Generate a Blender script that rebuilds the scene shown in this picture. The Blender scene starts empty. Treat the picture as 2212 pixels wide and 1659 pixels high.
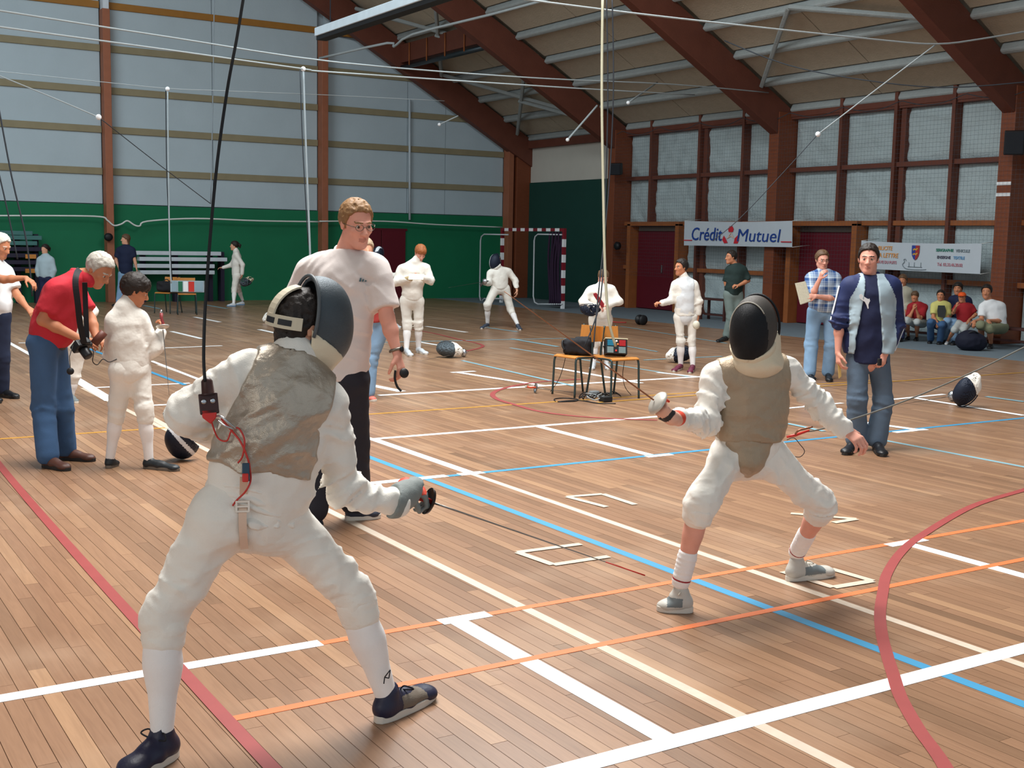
import bpy, bmesh, math, random
import numpy as np
from mathutils import Vector, Matrix

# ------------------------------------------------------------------ camera
SC = bpy.context.scene
COL = SC.collection
IW, IH, FPX = 2212.0, 1659.0, 2579.306
YAW, PITCH, ROLL, CAMH = 1.0083773, 0.11984303, 0.01920956, 1.75
def cam_axes():
    f = np.array([math.cos(YAW)*math.cos(PITCH), math.sin(YAW)*math.cos(PITCH), -math.sin(PITCH)])
    r = np.array([math.sin(YAW), -math.cos(YAW), 0.0]); u = np.cross(r, f)
    return math.cos(ROLL)*r+math.sin(ROLL)*u, -math.sin(ROLL)*r+math.cos(ROLL)*u, f
CR, CU, CF = cam_axes()
cd = bpy.data.cameras.new('camera'); cd.sensor_fit = 'HORIZONTAL'; cd.sensor_width = 36.0
cd.lens = FPX/IW*36.0; cd.clip_start = 0.05; cd.clip_end = 200
cam = bpy.data.objects.new('camera', cd); COL.objects.link(cam)
cam.matrix_world = Matrix(((CR[0], CU[0], -CF[0], 0), (CR[1], CU[1], -CF[1], 0), (CR[2], CU[2], -CF[2], CAMH), (0, 0, 0, 1)))
SC.camera = cam

# ------------------------------------------------------------------ world and daylight
wd = bpy.data.worlds.new('daylight'); SC.world = wd; wd.use_nodes = True
bg = wd.node_tree.nodes['Background']; bg.inputs['Color'].default_value = (0.78, 0.90, 1.0, 1); bg.inputs['Strength'].default_value = 0.62
def area_light(name, loc, target, sx, sy, power, color):
    l = bpy.data.lights.new(name, 'AREA'); l.shape = 'RECTANGLE'; l.size = sx; l.size_y = sy; l.energy = power; l.color = color
    o = bpy.data.objects.new(name, l); COL.objects.link(o); o.location = loc
    o.rotation_euler = (Vector(target)-Vector(loc)).to_track_quat('-Z', 'Y').to_euler(); return o
# added area lamps under the closed roof, and a side fill; no windows built
area_light('added_overhead_light', (4.2, 8.0, 9.5), (3.0, 4.8, 0.0), 5.5, 4.5, 2000, (1.0, 0.98, 0.95))
area_light('added_overhead_light', (0.0, 21.0, 9.0), (6.5, 26.0, 1.0), 7.0, 12.0, 1050, (0.84, 0.95, 1.0))  # added to brighten the far gable
area_light('added_overhead_light', (9.0, 14.0, 8.6), (9.0, 15.0, 0.0), 4.0, 7.0, 900, (0.88, 0.97, 1.0))
area_light('side_fill_light', (-6.0, 1.0, 4.0), (2.0, 5.0, 0.8), 6.0, 3.0, 150, (1.0, 0.95, 0.88))  # weak fill lamp added at the left
SC.view_settings.view_transform = 'Standard'; SC.view_settings.look = 'None'
SC.view_settings.gamma = 1.0; SC.view_settings.use_curve_mapping = False
SC.view_settings.exposure = 0.08

# ------------------------------------------------------------------ picture <-> place
C0 = np.array([0.0, 0.0, CAMH]); HF = np.array([CF[0], CF[1], 0.0]); HF /= np.linalg.norm(HF)
def ray(x, y): return CF*FPX+CR*(x-IW/2)-CU*(y-IH/2)
def gp(x, y, z=0.0):
    d = ray(x, y); return C0+d*((z-CAMH)/d[2])
def atX(x, y, X): d = ray(x, y); return C0+d*(X/d[0])
def atY(x, y, Y): d = ray(x, y); return C0+d*(Y/d[1])
def atD(x, y, dep): d = ray(x, y); return C0+d*(dep/(d@HF))
def proj(P):
    Q = np.asarray(P, float)-C0; return IW/2+FPX*(Q@CR)/(Q@CF), IH/2-FPX*(Q@CU)/(Q@CF)

# ------------------------------------------------------------------ materials
MATS = {}
def srgb(c):
    if isinstance(c, str): c = tuple(int(c[i:i+2], 16)/255 for i in (0, 2, 4))
    return tuple((v/12.92 if v <= .04045 else ((v+.055)/1.055)**2.4) for v in c)
def M(name, col, rough=.65, metal=0.0, var=.12, vs=6.0, bump=0.0, bs=60.0, spec=.35, aniso=None, coords='Position', sheen=0.0, fold=0.0, fs=14.0):
    if name in MATS: return MATS[name]
    m = bpy.data.materials.new(name); m.use_nodes = True; nt = m.node_tree; N = nt.nodes; L = nt.links
    b = N['Principled BSDF']; c = srgb(col)
    b.inputs['Roughness'].default_value = rough; b.inputs['Metallic'].default_value = metal
    b.inputs['Specular IOR Level'].default_value = spec
    if sheen: b.inputs['Sheen Weight'].default_value = sheen
    g = N.new('ShaderNodeNewGeometry'); mp = N.new('ShaderNodeMapping')
    L.new(g.outputs['Position'], mp.inputs['Vector'])
    if aniso: mp.inputs['Scale'].default_value = aniso
    n = N.new('ShaderNodeTexNoise'); n.inputs['Scale'].default_value = vs; n.inputs['Detail'].default_value = 4
    L.new(mp.outputs['Vector'], n.inputs['Vector'])
    mx = N.new('ShaderNodeMix'); mx.data_type = 'RGBA'
    mx.inputs['A'].default_value = tuple(v*(1-var) for v in c)+(1,); mx.inputs['B'].default_value = tuple(min(1, v*(1+var)) for v in c)+(1,)
    L.new(n.outputs['Fac'], mx.inputs['Factor']); L.new(mx.outputs['Result'], b.inputs['Base Color'])
    if bump or fold:
        last = None
        for amt, sc, det in ((fold, fs, 2.0), (bump, bs, 3.0)):
            if not amt: continue
            n2 = N.new('ShaderNodeTexNoise'); n2.inputs['Scale'].default_value = sc; n2.inputs['Detail'].default_value = det
            L.new(mp.outputs['Vector'], n2.inputs['Vector'])
            bm = N.new('ShaderNodeBump'); bm.inputs['Strength'].default_value = min(1, amt); bm.inputs['Distance'].default_value = (.02 if sc < 40 else .004)
            L.new(n2.outputs['Fac'], bm.inputs['Height'])
            if last: L.new(last.outputs['Normal'], bm.inputs['Normal'])
            last = bm
        L.new(last.outputs['Normal'], b.inputs['Normal'])
    MATS[name] = m; return m

# ------------------------------------------------------------------ meshes
def tag(o, label=None, cat=None, group=None, kind=None):
    if label: o['label'] = label
    if cat: o['category'] = cat
    if group: o['group'] = group
    if kind: o['kind'] = kind
    return o
def link(name, me, parent=None):
    o = bpy.data.objects.new(name, me); COL.objects.link(o)
    if parent is not None: o.parent = parent; o.matrix_parent_inverse = PINV.get(parent.name, Matrix())
    return o
PINV = {}
def empty(name, loc=(0, 0, 0)):
    o = bpy.data.objects.new(name, None); COL.objects.link(o); o.empty_display_size = .1
    o.location = tuple(float(v) for v in loc[:3]); PINV[o.name] = Matrix.Translation(-Vector(o.location)); return o
def mesh_np(name, V, F, mats, parent=None, smooth=True, mi=None):
    V = np.ascontiguousarray(V, dtype=np.float32); F = np.ascontiguousarray(F, dtype=np.int32)
    me = bpy.data.meshes.new(name); nf, k = F.shape
    me.vertices.add(len(V)); me.vertices.foreach_set('co', V.ravel())
    me.loops.add(nf*k); me.loops.foreach_set('vertex_index', F.ravel())
    me.polygons.add(nf); me.polygons.foreach_set('loop_start', np.arange(0, nf*k, k, dtype=np.int32))
    try: me.polygons.foreach_set('loop_total', np.full(nf, k, dtype=np.int32))
    except Exception: pass
    for m in (mats if isinstance(mats, (list, tuple)) else [mats]): me.materials.append(m)
    if mi is not None: me.polygons.foreach_set('material_index', np.asarray(mi, dtype=np.int32))
    me.polygons.foreach_set('use_smooth', np.full(nf, bool(smooth)))
    me.update(calc_edges=True); me.validate()
    return link(name, me, parent)
class MB:
    """collects boxes, bars and tubes for ONE mesh object"""
    def __init__(s): s.v = []; s.f = []; s.mi = []; s.sm = []
    def add(s, V, F, mi=0, smooth=False):
        b = len(s.v); s.v += [tuple(float(c) for c in p) for p in V]
        for f in F: s.f.append(tuple(b+i for i in f)); s.mi.append(mi); s.sm.append(smooth)
    def box(s, lo, hi, mi=0):
        (a, b, c), (d, e, f) = lo, hi
        s.add([(a,b,c),(d,b,c),(d,e,c),(a,e,c),(a,b,f),(d,b,f),(d,e,f),(a,e,f)], [(0,3,2,1),(4,5,6,7),(0,1,5,4),(1,2,6,5),(2,3,7,6),(3,0,4,7)], mi)
    def hexa(s, P, mi=0):
        s.add(P, [(0,3,2,1),(4,5,6,7),(0,1,5,4),(1,2,6,5),(2,3,7,6),(3,0,4,7)], mi)
    def beam(s, a, b, w, h, up=(0, 0, 1), mi=0):
        a = Vector(a); b = Vector(b); d = (b-a).normalized(); sd = d.cross(Vector(up)).normalized(); u = sd.cross(d).normalized()
        P = []
        for p in (a, b):
            for i, j in ((-1, -1), (1, -1), (1, 1), (-1, 1)): P.append(p+sd*(i*w/2)+u*(j*h/2))
        s.add(P, [(0,1,2,3),(7,6,5,4),(4,5,1,0),(5,6,2,1),(6,7,3,2),(7,4,0,3)], mi)
    def tube(s, pts, r, n=8, mi=0, closed=False, caps=True, flat=None):
        pts = [Vector(tuple(float(c) for c in p)) for p in pts]; m = len(pts); rr = r if isinstance(r, (list, tuple)) else [r]*m
        V = []; prev = None
        for i, p in enumerate(pts):
            if closed: t = (pts[(i+1) % m]-pts[i-1]).normalized()
            else: t = (pts[min(i+1, m-1)]-pts[max(i-1, 0)]).normalized()
            if prev is None:
                a = Vector((0, 0, 1)) if abs(t.z) < .9 else Vector((1, 0, 0)); x = t.cross(a).normalized()
            else: x = (prev-t*prev.dot(t)).normalized()
            prev = x; y = t.cross(x)
            for k in range(n):
                an = 2*math.pi*k/n; V.append(p+x*(math.cos(an)*rr[i])+y*(math.sin(an)*rr[i]*(flat or 1)))
        F = []
        for i in range(m if closed else m-1):
            a = i*n; b = ((i+1) % m)*n
            for k in range(n): F.append((a+k, a+(k+1) % n, b+(k+1) % n, b+k))
        if caps and not closed: F.append(tuple(range(n))[::-1]); F.append(tuple((m-1)*n+k for k in range(n)))
        s.add(V, F, mi, True)
    def lathe(s, prof, o=(0, 0, 0), ax=(0, 0, 1), n=20, mi=0, xd=None):
        ax = Vector(tuple(float(c) for c in ax)).normalized(); o = Vector(tuple(float(c) for c in o))
        x = ax.cross(Vector((0, 0, 1)) if abs(ax.z) < .9 else Vector((1, 0, 0))).normalized(); y = ax.cross(x)
        V = []; F = []
        for r, h in prof:
            for k in range(n):
                an = 2*math.pi*k/n; V.append(o+ax*h+x*(math.cos(an)*r)+y*(math.sin(an)*r))
        for i in range(len(prof)-1):
            for k in range(n): F.append((i*n+k, i*n+(k+1) % n, (i+1)*n+(k+1) % n, (i+1)*n+k))
        F.append(tuple(range(n))[::-1]); F.append(tuple((len(prof)-1)*n+k for k in range(n)))
        s.add(V, F, mi, True)
    def prism(s, poly, a, ux, uy, th, mi=0):
        """polygon (u,v) in the plane a+u*ux+v*uy, extruded by vector th"""
        a = Vector(tuple(map(float, a))); ux = Vector(tuple(map(float, ux))); uy = Vector(tuple(map(float, uy))); th = Vector(tuple(map(float, th)))
        n = len(poly); V = [a+ux*p[0]+uy*p[1] for p in poly]; V += [v+th for v in V]
        F = [tuple(range(n))[::-1], tuple(range(n, 2*n))]+[(i, (i+1) % n, n+(i+1) % n, n+i) for i in range(n)]
        s.add(V, F, mi)
    def build(s, name, mats, parent=None, bevel=0.0, seg=2):
        me = bpy.data.meshes.new(name); me.from_pydata(s.v, [], s.f)
        for m in (mats if isinstance(mats, (list, tuple)) else [mats]): me.materials.append(m)
        me.polygons.foreach_set('material_index', s.mi); me.polygons.foreach_set('use_smooth', s.sm)
        bm = bmesh.new(); bm.from_mesh(me); bmesh.ops.recalc_face_normals(bm, faces=bm.faces[:]); bm.to_mesh(me); bm.free()
        me.update(); o = link(name, me, parent)
        if bevel:
            md = o.modifiers.new('bevel', 'BEVEL'); md.width = bevel; md.segments = seg; md.limit_method = 'ANGLE'
        return o
def spline(pts, n=8):
    P = [np.asarray(p, float) for p in pts]; out = []
    for i in range(len(P)-1):
        a, b, c, d = P[max(i-1, 0)], P[i], P[i+1], P[min(i+2, len(P)-1)]
        for k in range(n):
            t = k/n; out.append(.5*((2*b)+(c-a)*t+(2*a-5*b+4*c-d)*t*t+(3*b-a-3*c+d)*t**3))
    out.append(P[-1]); return out

# ------------------------------------------------------------------ soft-body modelling: blended distance fields meshed by surface nets
def hash3(i, j, k, seed):
    n = (i*374761393+j*668265263+k*2147483647+seed*1274126177).astype(np.int64) & 0x7fffffff
    n = ((n ^ (n >> 13))*1274126177) & 0x7fffffff
    return ((n ^ (n >> 16)) & 0xffff).astype(np.float32)/65535.0
def vnoise(P, seed=0):
    Pi = np.floor(P).astype(np.int64); f = (P-Pi).astype(np.float32); f = f*f*(3-2*f); r = 0
    for a in (0, 1):
        for b in (0, 1):
            for c in (0, 1):
                w = (f[:, 0] if a else 1-f[:, 0])*(f[:, 1] if b else 1-f[:, 1])*(f[:, 2] if c else 1-f[:, 2])
                r = r+w*hash3(Pi[:, 0]+a, Pi[:, 1]+b, Pi[:, 2]+c, seed)
    return r*2-1
def nrm(v): v = np.asarray(v, float); return v/max(1e-9, np.linalg.norm(v))
class SDF:
    def __init__(s): s.ops = []; s.disp = []; s.lo = np.full(3, 1e9); s.hi = np.full(3, -1e9)
    def _add(s, fn, lo, hi, k, mode='u', grow=True):
        lo = np.asarray(lo, float); hi = np.asarray(hi, float); s.ops.append((fn, lo, hi, k, mode))
        if grow and mode == 'u': s.lo = np.minimum(s.lo, lo); s.hi = np.maximum(s.hi, hi)
        return s
    def cone(s, a, b, ra, rb, k=.02, mode='u'):
        a = np.asarray(a, float); b = np.asarray(b, float); ab = b-a; L2 = max(1e-9, ab@ab); R = max(ra, rb)
        def fn(X, Y, Z):
            x = X-a[0]; y = Y-a[1]; z = Z-a[2]
            t = np.clip((x*ab[0]+y*ab[1]+z*ab[2])/L2, 0, 1)
            return np.sqrt((x-t*ab[0])**2+(y-t*ab[1])**2+(z-t*ab[2])**2)-(ra+(rb-ra)*t)
        return s._add(fn, np.minimum(a, b)-R, np.maximum(a, b)+R, k, mode)
    def fcone(s, a, b, ra, rb, k=.02, mode='u'):
        a = np.asarray(a, float); b = np.asarray(b, float); ab = b-a; L2 = max(1e-9, ab@ab); L = L2**.5; R = max(ra, rb)
        def fn(X, Y, Z):
            x = X-a[0]; y = Y-a[1]; z = Z-a[2]
            u = (x*ab[0]+y*ab[1]+z*ab[2])/L2; t = np.clip(u, 0, 1.5)
            return np.maximum(np.sqrt((x-t*ab[0])**2+(y-t*ab[1])**2+(z-t*ab[2])**2)-(ra+(rb-ra)*np.minimum(t, 1)), (u-1)*L)
        return s._add(fn, np.minimum(a, b)-R, np.maximum(a, b)+R, k, mode)
    def chain(s, pts, rad, k=.02, mode='u'):
        for i in range(len(pts)-1): s.cone(pts[i], pts[i+1], rad[i], rad[i+1], k, mode)
        return s
    def ecap(s, a, b, side, r0, r1, k=.02, mode='u', cap=None):
        """tapered capsule with an elliptic section; r0=(half width along side, half depth)"""
        a = np.asarray(a, float); b = np.asarray(b, float); L = max(1e-6, np.linalg.norm(b-a)); z = (b-a)/L
        x = np.asarray(side, float); x = nrm(x-z*(x@z)); y = np.cross(z, x); R = max(r0[0], r0[1], r1[0], r1[1])
        def fn(X, Y, Z):
            px = X-a[0]; py = Y-a[1]; pz = Z-a[2]
            lz = px*z[0]+py*z[1]+pz*z[2]; lx = px*x[0]+py*x[1]+pz*x[2]; ly = px*y[0]+py*y[1]+pz*y[2]
            t = np.clip(lz/L, 0, 1); dz = lz-t*L; rx = r0[0]+(r1[0]-r0[0])*t; ry = r0[1]+(r1[1]-r0[1])*t
            rm = np.minimum(rx, ry); rc = rm if cap is None else cap
            q = np.sqrt((lx/rx)**2+(ly/ry)**2+(dz/rc)**2)
            return (q-1)*rm
        return s._add(fn, np.minimum(a, b)-R, np.maximum(a, b)+R, k, mode)
    def ell(s, c, rad, ax=None, k=.02, mode='u'):
        """ellipsoid with axes rows ax (3x3)"""
        c = np.asarray(c, float); A = np.eye(3) if ax is None else np.asarray(ax, float); R = max(rad); rm = min(rad)
        def fn(X, Y, Z):
            px = X-c[0]; py = Y-c[1]; pz = Z-c[2]; q = 0
            for i in range(3): q = q+((px*A[i, 0]+py*A[i, 1]+pz*A[i, 2])/rad[i])**2
            return (np.sqrt(q)-1)*rm
        return s._add(fn, c-R, c+R, k, mode)
    def box(s, c, half, ax=None, rnd=.01, k=.02, mode='u'):
        c = np.asarray(c, float); A = np.eye(3) if ax is None else np.asarray(ax, float); h = np.asarray(half, float)-rnd; R = np.linalg.norm(half)
        def fn(X, Y, Z):
            px = X-c[0]; py = Y-c[1]; pz = Z-c[2]; q = [np.abs(px*A[i, 0]+py*A[i, 1]+pz*A[i, 2])-h[i] for i in range(3)]
            o = np.sqrt(sum(np.maximum(v, 0)**2 for v in q)); return o+np.minimum(np.maximum(np.maximum(q[0], q[1]), q[2]), 0)-rnd
        return s._add(fn, c-R, c+R, k, mode)
    def cut(s, p, n, k=.0):
        """keep the side the normal points away from"""
        p = np.asarray(p, float); n = nrm(n)
        def fn(X, Y, Z): return (X-p[0])*n[0]+(Y-p[1])*n[1]+(Z-p[2])*n[2]
        return s._add(fn, p, p, k, 'i')
    def shell(s, th): s.ops.append((th, None, None, 0, 'sh')); return s
    def fn(s, f, mode='i', k=0.0): s.ops.append((f, np.zeros(3), np.zeros(3), k, mode if mode == 'i' else 'gs')); return s
    def grid(s, res, pad=.03):
        lo = s.lo-pad; hi = s.hi+pad; n = np.maximum(4, np.ceil((hi-lo)/res).astype(int)+1)
        ax = [(lo[i]+res*np.arange(n[i])).astype(np.float32) for i in range(3)]
        D = np.full(n, .5, dtype=np.float32)
        for fn, a, b, k, mode in s.ops:
            if mode in ('u', 's'):
                m = max(k, .004)+2*res
                i0 = np.clip(np.floor((a-m-lo)/res).astype(int), 0, n-1); i1 = np.clip(np.ceil((b+m-lo)/res).astype(int)+1, 1, n)
                if np.any(i1 <= i0): continue
                sl = tuple(slice(i0[i], i1[i]) for i in range(3))
                d = fn(ax[0][sl[0], None, None], ax[1][None, sl[1], None], ax[2][None, None, sl[2]]).astype(np.float32)
                if mode == 'u':
                    o = D[sl]; h = np.clip(.5+.5*(o-d)/max(k, 1e-5), 0, 1); D[sl] = o+(d-o)*h-k*h*(1-h)
                else:
                    o = D[sl]; h = np.clip(.5-.5*(o+d)/max(k, 1e-5), 0, 1); D[sl] = o+(-d-o)*h+k*h*(1-h)
            elif mode == 'i':
                d = fn(ax[0][:, None, None], ax[1][None, :, None], ax[2][None, None, :]).astype(np.float32); D = np.maximum(D, d)
            elif mode == 'gs':
                d = fn(ax[0][:, None, None], ax[1][None, :, None], ax[2][None, None, :]).astype(np.float32); D = np.maximum(D, -d)
            elif mode == 'sh': D = np.maximum(D, -(D+fn))
        for f in s.disp:
            m = np.abs(D) < .05; I = np.nonzero(m)
            P = np.stack([ax[i][I[i]] for i in range(3)], 1); D[m] += f(P).astype(np.float32)
        return ax, D
    def mesh(s, res, pad=.03):
        ax, D = s.grid(res, pad); S = D < 0; n = D.shape
        # border must be outside
        c = tuple(m-1 for m in n)
        cnt = np.zeros(c, np.float32); acc = np.zeros(c+(3,), np.float32)
        I, J, K = np.meshgrid(*[np.arange(m, dtype=np.float32) for m in c], indexing='ij', sparse=True)
        mixed = np.zeros(c, bool); s000 = S[:-1, :-1, :-1]
        cor = [(i, j, k) for i in (0, 1) for j in (0, 1) for k in (0, 1)]
        g = lambda A, o: A[o[0]:n[0]-1+o[0], o[1]:n[1]-1+o[1], o[2]:n[2]-1+o[2]]
        for o in cor[1:]: mixed |= g(S, o) != s000
        idx = np.nonzero(mixed); nv = len(idx[0])
        if nv == 0: return np.zeros((0, 3)), np.zeros((0, 4), int)
        dv = {o: D[idx[0]+o[0], idx[1]+o[1], idx[2]+o[2]] for o in cor}
        A = np.zeros((nv, 3), np.float32); Cn = np.zeros(nv, np.float32)
        for o in cor:
            for d in range(3):
                if o[d]: continue
                p = list(o); p[d] = 1; p = tuple(p); a = dv[o]; b = dv[p]; m = (a < 0) != (b < 0)
                t = np.where(m, a/np.where(np.abs(a-b) < 1e-12, 1, a-b), 0)
                for q in range(3): A[:, q] += np.where(m, (o[q]+(t if q == d else 0)), 0)
                Cn += m
        A /= np.maximum(Cn, 1)[:, None]
        V = np.stack([ax[i][0]+(idx[i]+A[:, i])*res for i in range(3)], 1)
        vid = np.full(c, -1, np.int64); vid[idx] = np.arange(nv); Q = []
        for d in range(3):
            e1 = [slice(None)]*3; e2 = [slice(None)]*3; e1[d] = slice(0, n[d]-1); e2[d] = slice(1, n[d])
            a = S[tuple(e1)]; b = S[tuple(e2)]; ch = a != b; i = list(np.nonzero(ch)); u, v = [(1, 2), (2, 0), (0, 1)][d]
            ok = (i[u] > 0) & (i[v] > 0) & (i[u] < n[u]-1) & (i[v] < n[v]-1); i = [q[ok] for q in i]; ins = a[tuple(i)]
            def cell(du, dv_):
                j = [q.copy() for q in i]; j[u] = j[u]-du; j[v] = j[v]-dv_; return vid[j[0], j[1], j[2]]
            q = np.stack([cell(1, 1), cell(0, 1), cell(0, 0), cell(1, 0)], 1); q[~ins] = q[~ins][:, ::-1]; Q.append(q)
        Q = np.concatenate(Q); Q = Q[(Q >= 0).all(1)]
        return V, Q
    def build(s, name, res, mats, parent=None, mi=None, pad=.03, smooth_it=1):
        V, Q = s.mesh(res, pad)
        for _ in range(smooth_it): V = lap(V, Q)
        idx = None
        if mi is not None: idx = mi(V[Q].mean(1))
        return mesh_np(name, V, Q, mats, parent, True, idx)
def lap(V, Q, w=.5):
    n = len(V); i = np.concatenate([Q[:, a] for a in (0, 1, 2, 3)]+[Q[:, a] for a in (1, 2, 3, 0)]); j = np.concatenate([Q[:, a] for a in (1, 2, 3, 0)]+[Q[:, a] for a in (0, 1, 2, 3)])
    c = np.maximum(np.bincount(i, minlength=n), 1)
    A = np.stack([np.bincount(i, weights=V[j, d], minlength=n) for d in range(3)], 1)
    return V+(A/c[:, None]-V)*w
def folds(amp, freq, seed=0, stretch=(1, 1, 1)):
    st = np.array(stretch, float)
    def f(P):
        Q = P*st*freq; w = vnoise(Q*.7, seed)[:, None]*.8; n = 1-np.abs(vnoise(Q+w, seed+1))*2
        return -amp*n*.7-amp*.3*vnoise(Q*2.3, seed+2)
    return f

def crease(c, ax, amp, wl, rad, seed=0):
    """irregular folds lying across the axis ax around the point c"""
    c = np.asarray(c, float); ax = nrm(ax); e1 = nrm(np.cross(ax, (.3, .2, .9))); e2 = np.cross(ax, e1)
    def f(P):
        q = P-c; m = np.exp(-(q*q).sum(1)/(rad*rad)); a = q@ax; w = vnoise(P*7, seed)*.035
        Q = np.stack([(a+w)/wl*1.1, (q@e1)/wl*.28, (q@e2)/wl*.28], 1)
        n = np.abs(vnoise(Q, seed+1)); r = (1-np.clip(n*2.2, 0, 1))**1.5
        Q2 = Q*1.9+7; r2 = (1-np.clip(np.abs(vnoise(Q2, seed+2))*2.4, 0, 1))**1.5
        return -amp*2.7*m*(r*1.2+r2*.6-.55)
    return f
# =================================================================== THE HALL
random.seed(7); np.random.seed(7)
XW, YG = 19.95, 31.2            # foam face of the right wall, face of the far gable
COLY = (26.12, 20.06, 14.06, 8.0, 2.0); CW, CFX = .30, 19.48
RS = .566                        # roof slope
XR = 5.0                         # ridge
def zroof(X): return 4.86+RS*(20.0-max(X, 2*XR-X))
WOOD = M('glulam_wood', '7a4128', .55, var=.22, vs=3, aniso=(2, 2, 12), bump=.25, bs=40)
WOODR = M('rafter_wood', '683a2c', .6, var=.2, vs=3, bump=.2, bs=30)
WOODF = M('frame_wood', '95572f', .55, var=.25, vs=6, bump=.2, bs=40)
FOAM = M('sprayed_foam', 'aebcbf', .9, var=.10, vs=3, bump=.9, bs=26, fold=.8, fs=7)
GREEN = M('green_paint', '0e6b47', .7, var=.10, vs=2, bump=.15, bs=40)
GREEND = M('dark_green_paint', '143f37', .75, var=.12, vs=2, bump=.15, bs=40)
PANEL = M('pale_wall_panel', 'afbec6', .8, var=.07, vs=1.5, bump=.2, bs=20)
CREAM = M('cream_panel', 'c2beb4', .85, var=.06, vs=2)
RAILG = M('gable_rail_wood', '8d8368', .7, var=.15, vs=4)
ROOFP = M('roof_fibre_panel', 'b4a793', .95, var=.12, vs=6, bump=.5, bs=30)
PURL = M('purlin_foam', '9da4a4', .9, var=.12, vs=6, bump=.6, bs=20)
MAROON = M('maroon_door', '5c1220', .5, var=.1, vs=4)
CONC = M('concrete', '6f7c85', .8, var=.12, vs=5, bump=.2, bs=60)
BLACK = M('black_plastic', '17181b', .5, var=.1)
STEEL = M('steel', 'b9bcc0', .28, metal=1.0, var=.08)
DSTEEL = M('dark_tube', '3a4348', .4, metal=.6, var=.1)
WHITEP = M('white_paint', 'e8eaec', .5, var=.04)

# ---- floor: base slab, planks, court lines
def wood_mat():
    m = bpy.data.materials.new('parquet_plank'); m.use_nodes = True; nt = m.node_tree; N = nt.nodes; L = nt.links; b = N['Principled BSDF']
    at = N.new('ShaderNodeAttribute'); at.attribute_name = 'tone'
    g = N.new('ShaderNodeNewGeometry'); mp = N.new('ShaderNodeMapping'); mp.inputs['Scale'].default_value = (60, 3.2, 10)
    L.new(g.outputs['Position'], mp.inputs['Vector'])
    n = N.new('ShaderNodeTexNoise'); n.inputs['Scale'].default_value = 1.0; n.inputs['Detail'].default_value = 5; n.inputs['Distortion'].default_value = 1.2
    ad = N.new('ShaderNodeVectorMath'); ad.operation = 'ADD'; L.new(mp.outputs['Vector'], ad.inputs[0])
    sc = N.new('ShaderNodeMath'); sc.operation = 'MULTIPLY'; sc.inputs[1].default_value = 37.0; L.new(at.outputs['Fac'], sc.inputs[0]); L.new(sc.outputs[0], ad.inputs[1]); L.new(ad.outputs[0], n.inputs['Vector'])
    r1 = N.new('ShaderNodeValToRGB'); e = r1.color_ramp.elements
    e[0].color = srgb('7a5d46')+(1,); e[1].color = srgb('ab8767')+(1,); e[0].position = 0.0; e[1].position = 1.0
    k = r1.color_ramp.elements.new(.55); k.color = srgb('937056')+(1,)
    L.new(at.outputs['Fac'], r1.inputs['Fac'])
    r2 = N.new('ShaderNodeValToRGB'); e = r2.color_ramp.elements; e[0].color = (.84, .81, .79, 1); e[1].color = (1.05, 1.04, 1.03, 1); e[0].position = .3; e[1].position = .62
    L.new(n.outputs['Fac'], r2.inputs['Fac'])
    mx = N.new('ShaderNodeMix'); mx.data_type = 'RGBA'; mx.blend_type = 'MULTIPLY'; mx.inputs['Factor'].default_value = .8
    L.new(r1.outputs['Color'], mx.inputs['A']); L.new(r2.outputs['Color'], mx.inputs['B'])
    # worn scuffs
    n3 = N.new('ShaderNodeTexNoise'); n3.inputs['Scale'].default_value = 1.1; n3.inputs['Detail'].default_value = 6; L.new(g.outputs['Position'], n3.inputs['Vector'])
    r3 = N.new('ShaderNodeValToRGB'); e = r3.color_ramp.elements; e[0].position = .52; e[0].color = (0, 0, 0, 1); e[1].position = .8; e[1].color = (1, 1, 1, 1); L.new(n3.outputs['Fac'], r3.inputs['Fac'])
    m2 = N.new('ShaderNodeMix'); m2.data_type = 'RGBA'; m2.inputs['B'].default_value = srgb('bda188')+(1,)
    mf = N.new('ShaderNodeMath'); mf.operation = 'MULTIPLY'; mf.inputs[1].default_value = .45; L.new(r3.outputs['Color'], mf.inputs[0]); L.new(mf.outputs[0], m2.inputs['Factor']); L.new(mx.outputs['Result'], m2.inputs['A'])
    L.new(m2.outputs['Result'], b.inputs['Base Color'])
    b.inputs['Roughness'].default_value = .33; b.inputs['Specular IOR Level'].default_value = .55
    bp = N.new('ShaderNodeBump'); bp.inputs['Strength'].default_value = .12; bp.inputs['Distance'].default_value = .002; L.new(n.outputs['Fac'], bp.inputs['Height']); L.new(bp.outputs['Normal'], b.inputs['Normal'])
    return m
PLANK = wood_mat()
b = MB(); b.box((-10, -4, -.12), (20.3, YG+.2, -.02)); floor = b.build('floor', M('joint_dark', '2c211c', .9, var=.1)); tag(floor, 'brown narrow plank sports hall floor with court lines', 'floor', kind='structure')
XS = 16.9
b = MB(); b.box((XS, -4, -.019), (20.2, YG, .001)); tag(b.build('concrete_strip', CONC, floor), 'grey concrete strip along the right wall')
PW = .0695; planks = []
nx0 = int(math.floor(-2.6/PW)); nx1 = int(XS/PW)
for i in range(nx0, nx1):
    x0 = i*PW+.0012; x1 = (i+1)*PW-.0012; y = .9+random.random()*1.2 if i*PW < 8 else 2+random.random()
    # only where the boards can be seen
    while y < YG:
        Ln = random.choice((.55, .8, 1.05, 1.3, 1.6, 2.0)) if y < 14 else random.choice((1.3, 2, 3))
        y1 = min(y+Ln, YG); q = (i+.5)*PW
        if q > y*.13-2.6 and q < y1*1.9+3.0: planks.append((x0, x1, y+.0009, y1-.0009, min(1, max(0, random.gauss(.5, .17)))))
        y = y1
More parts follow.
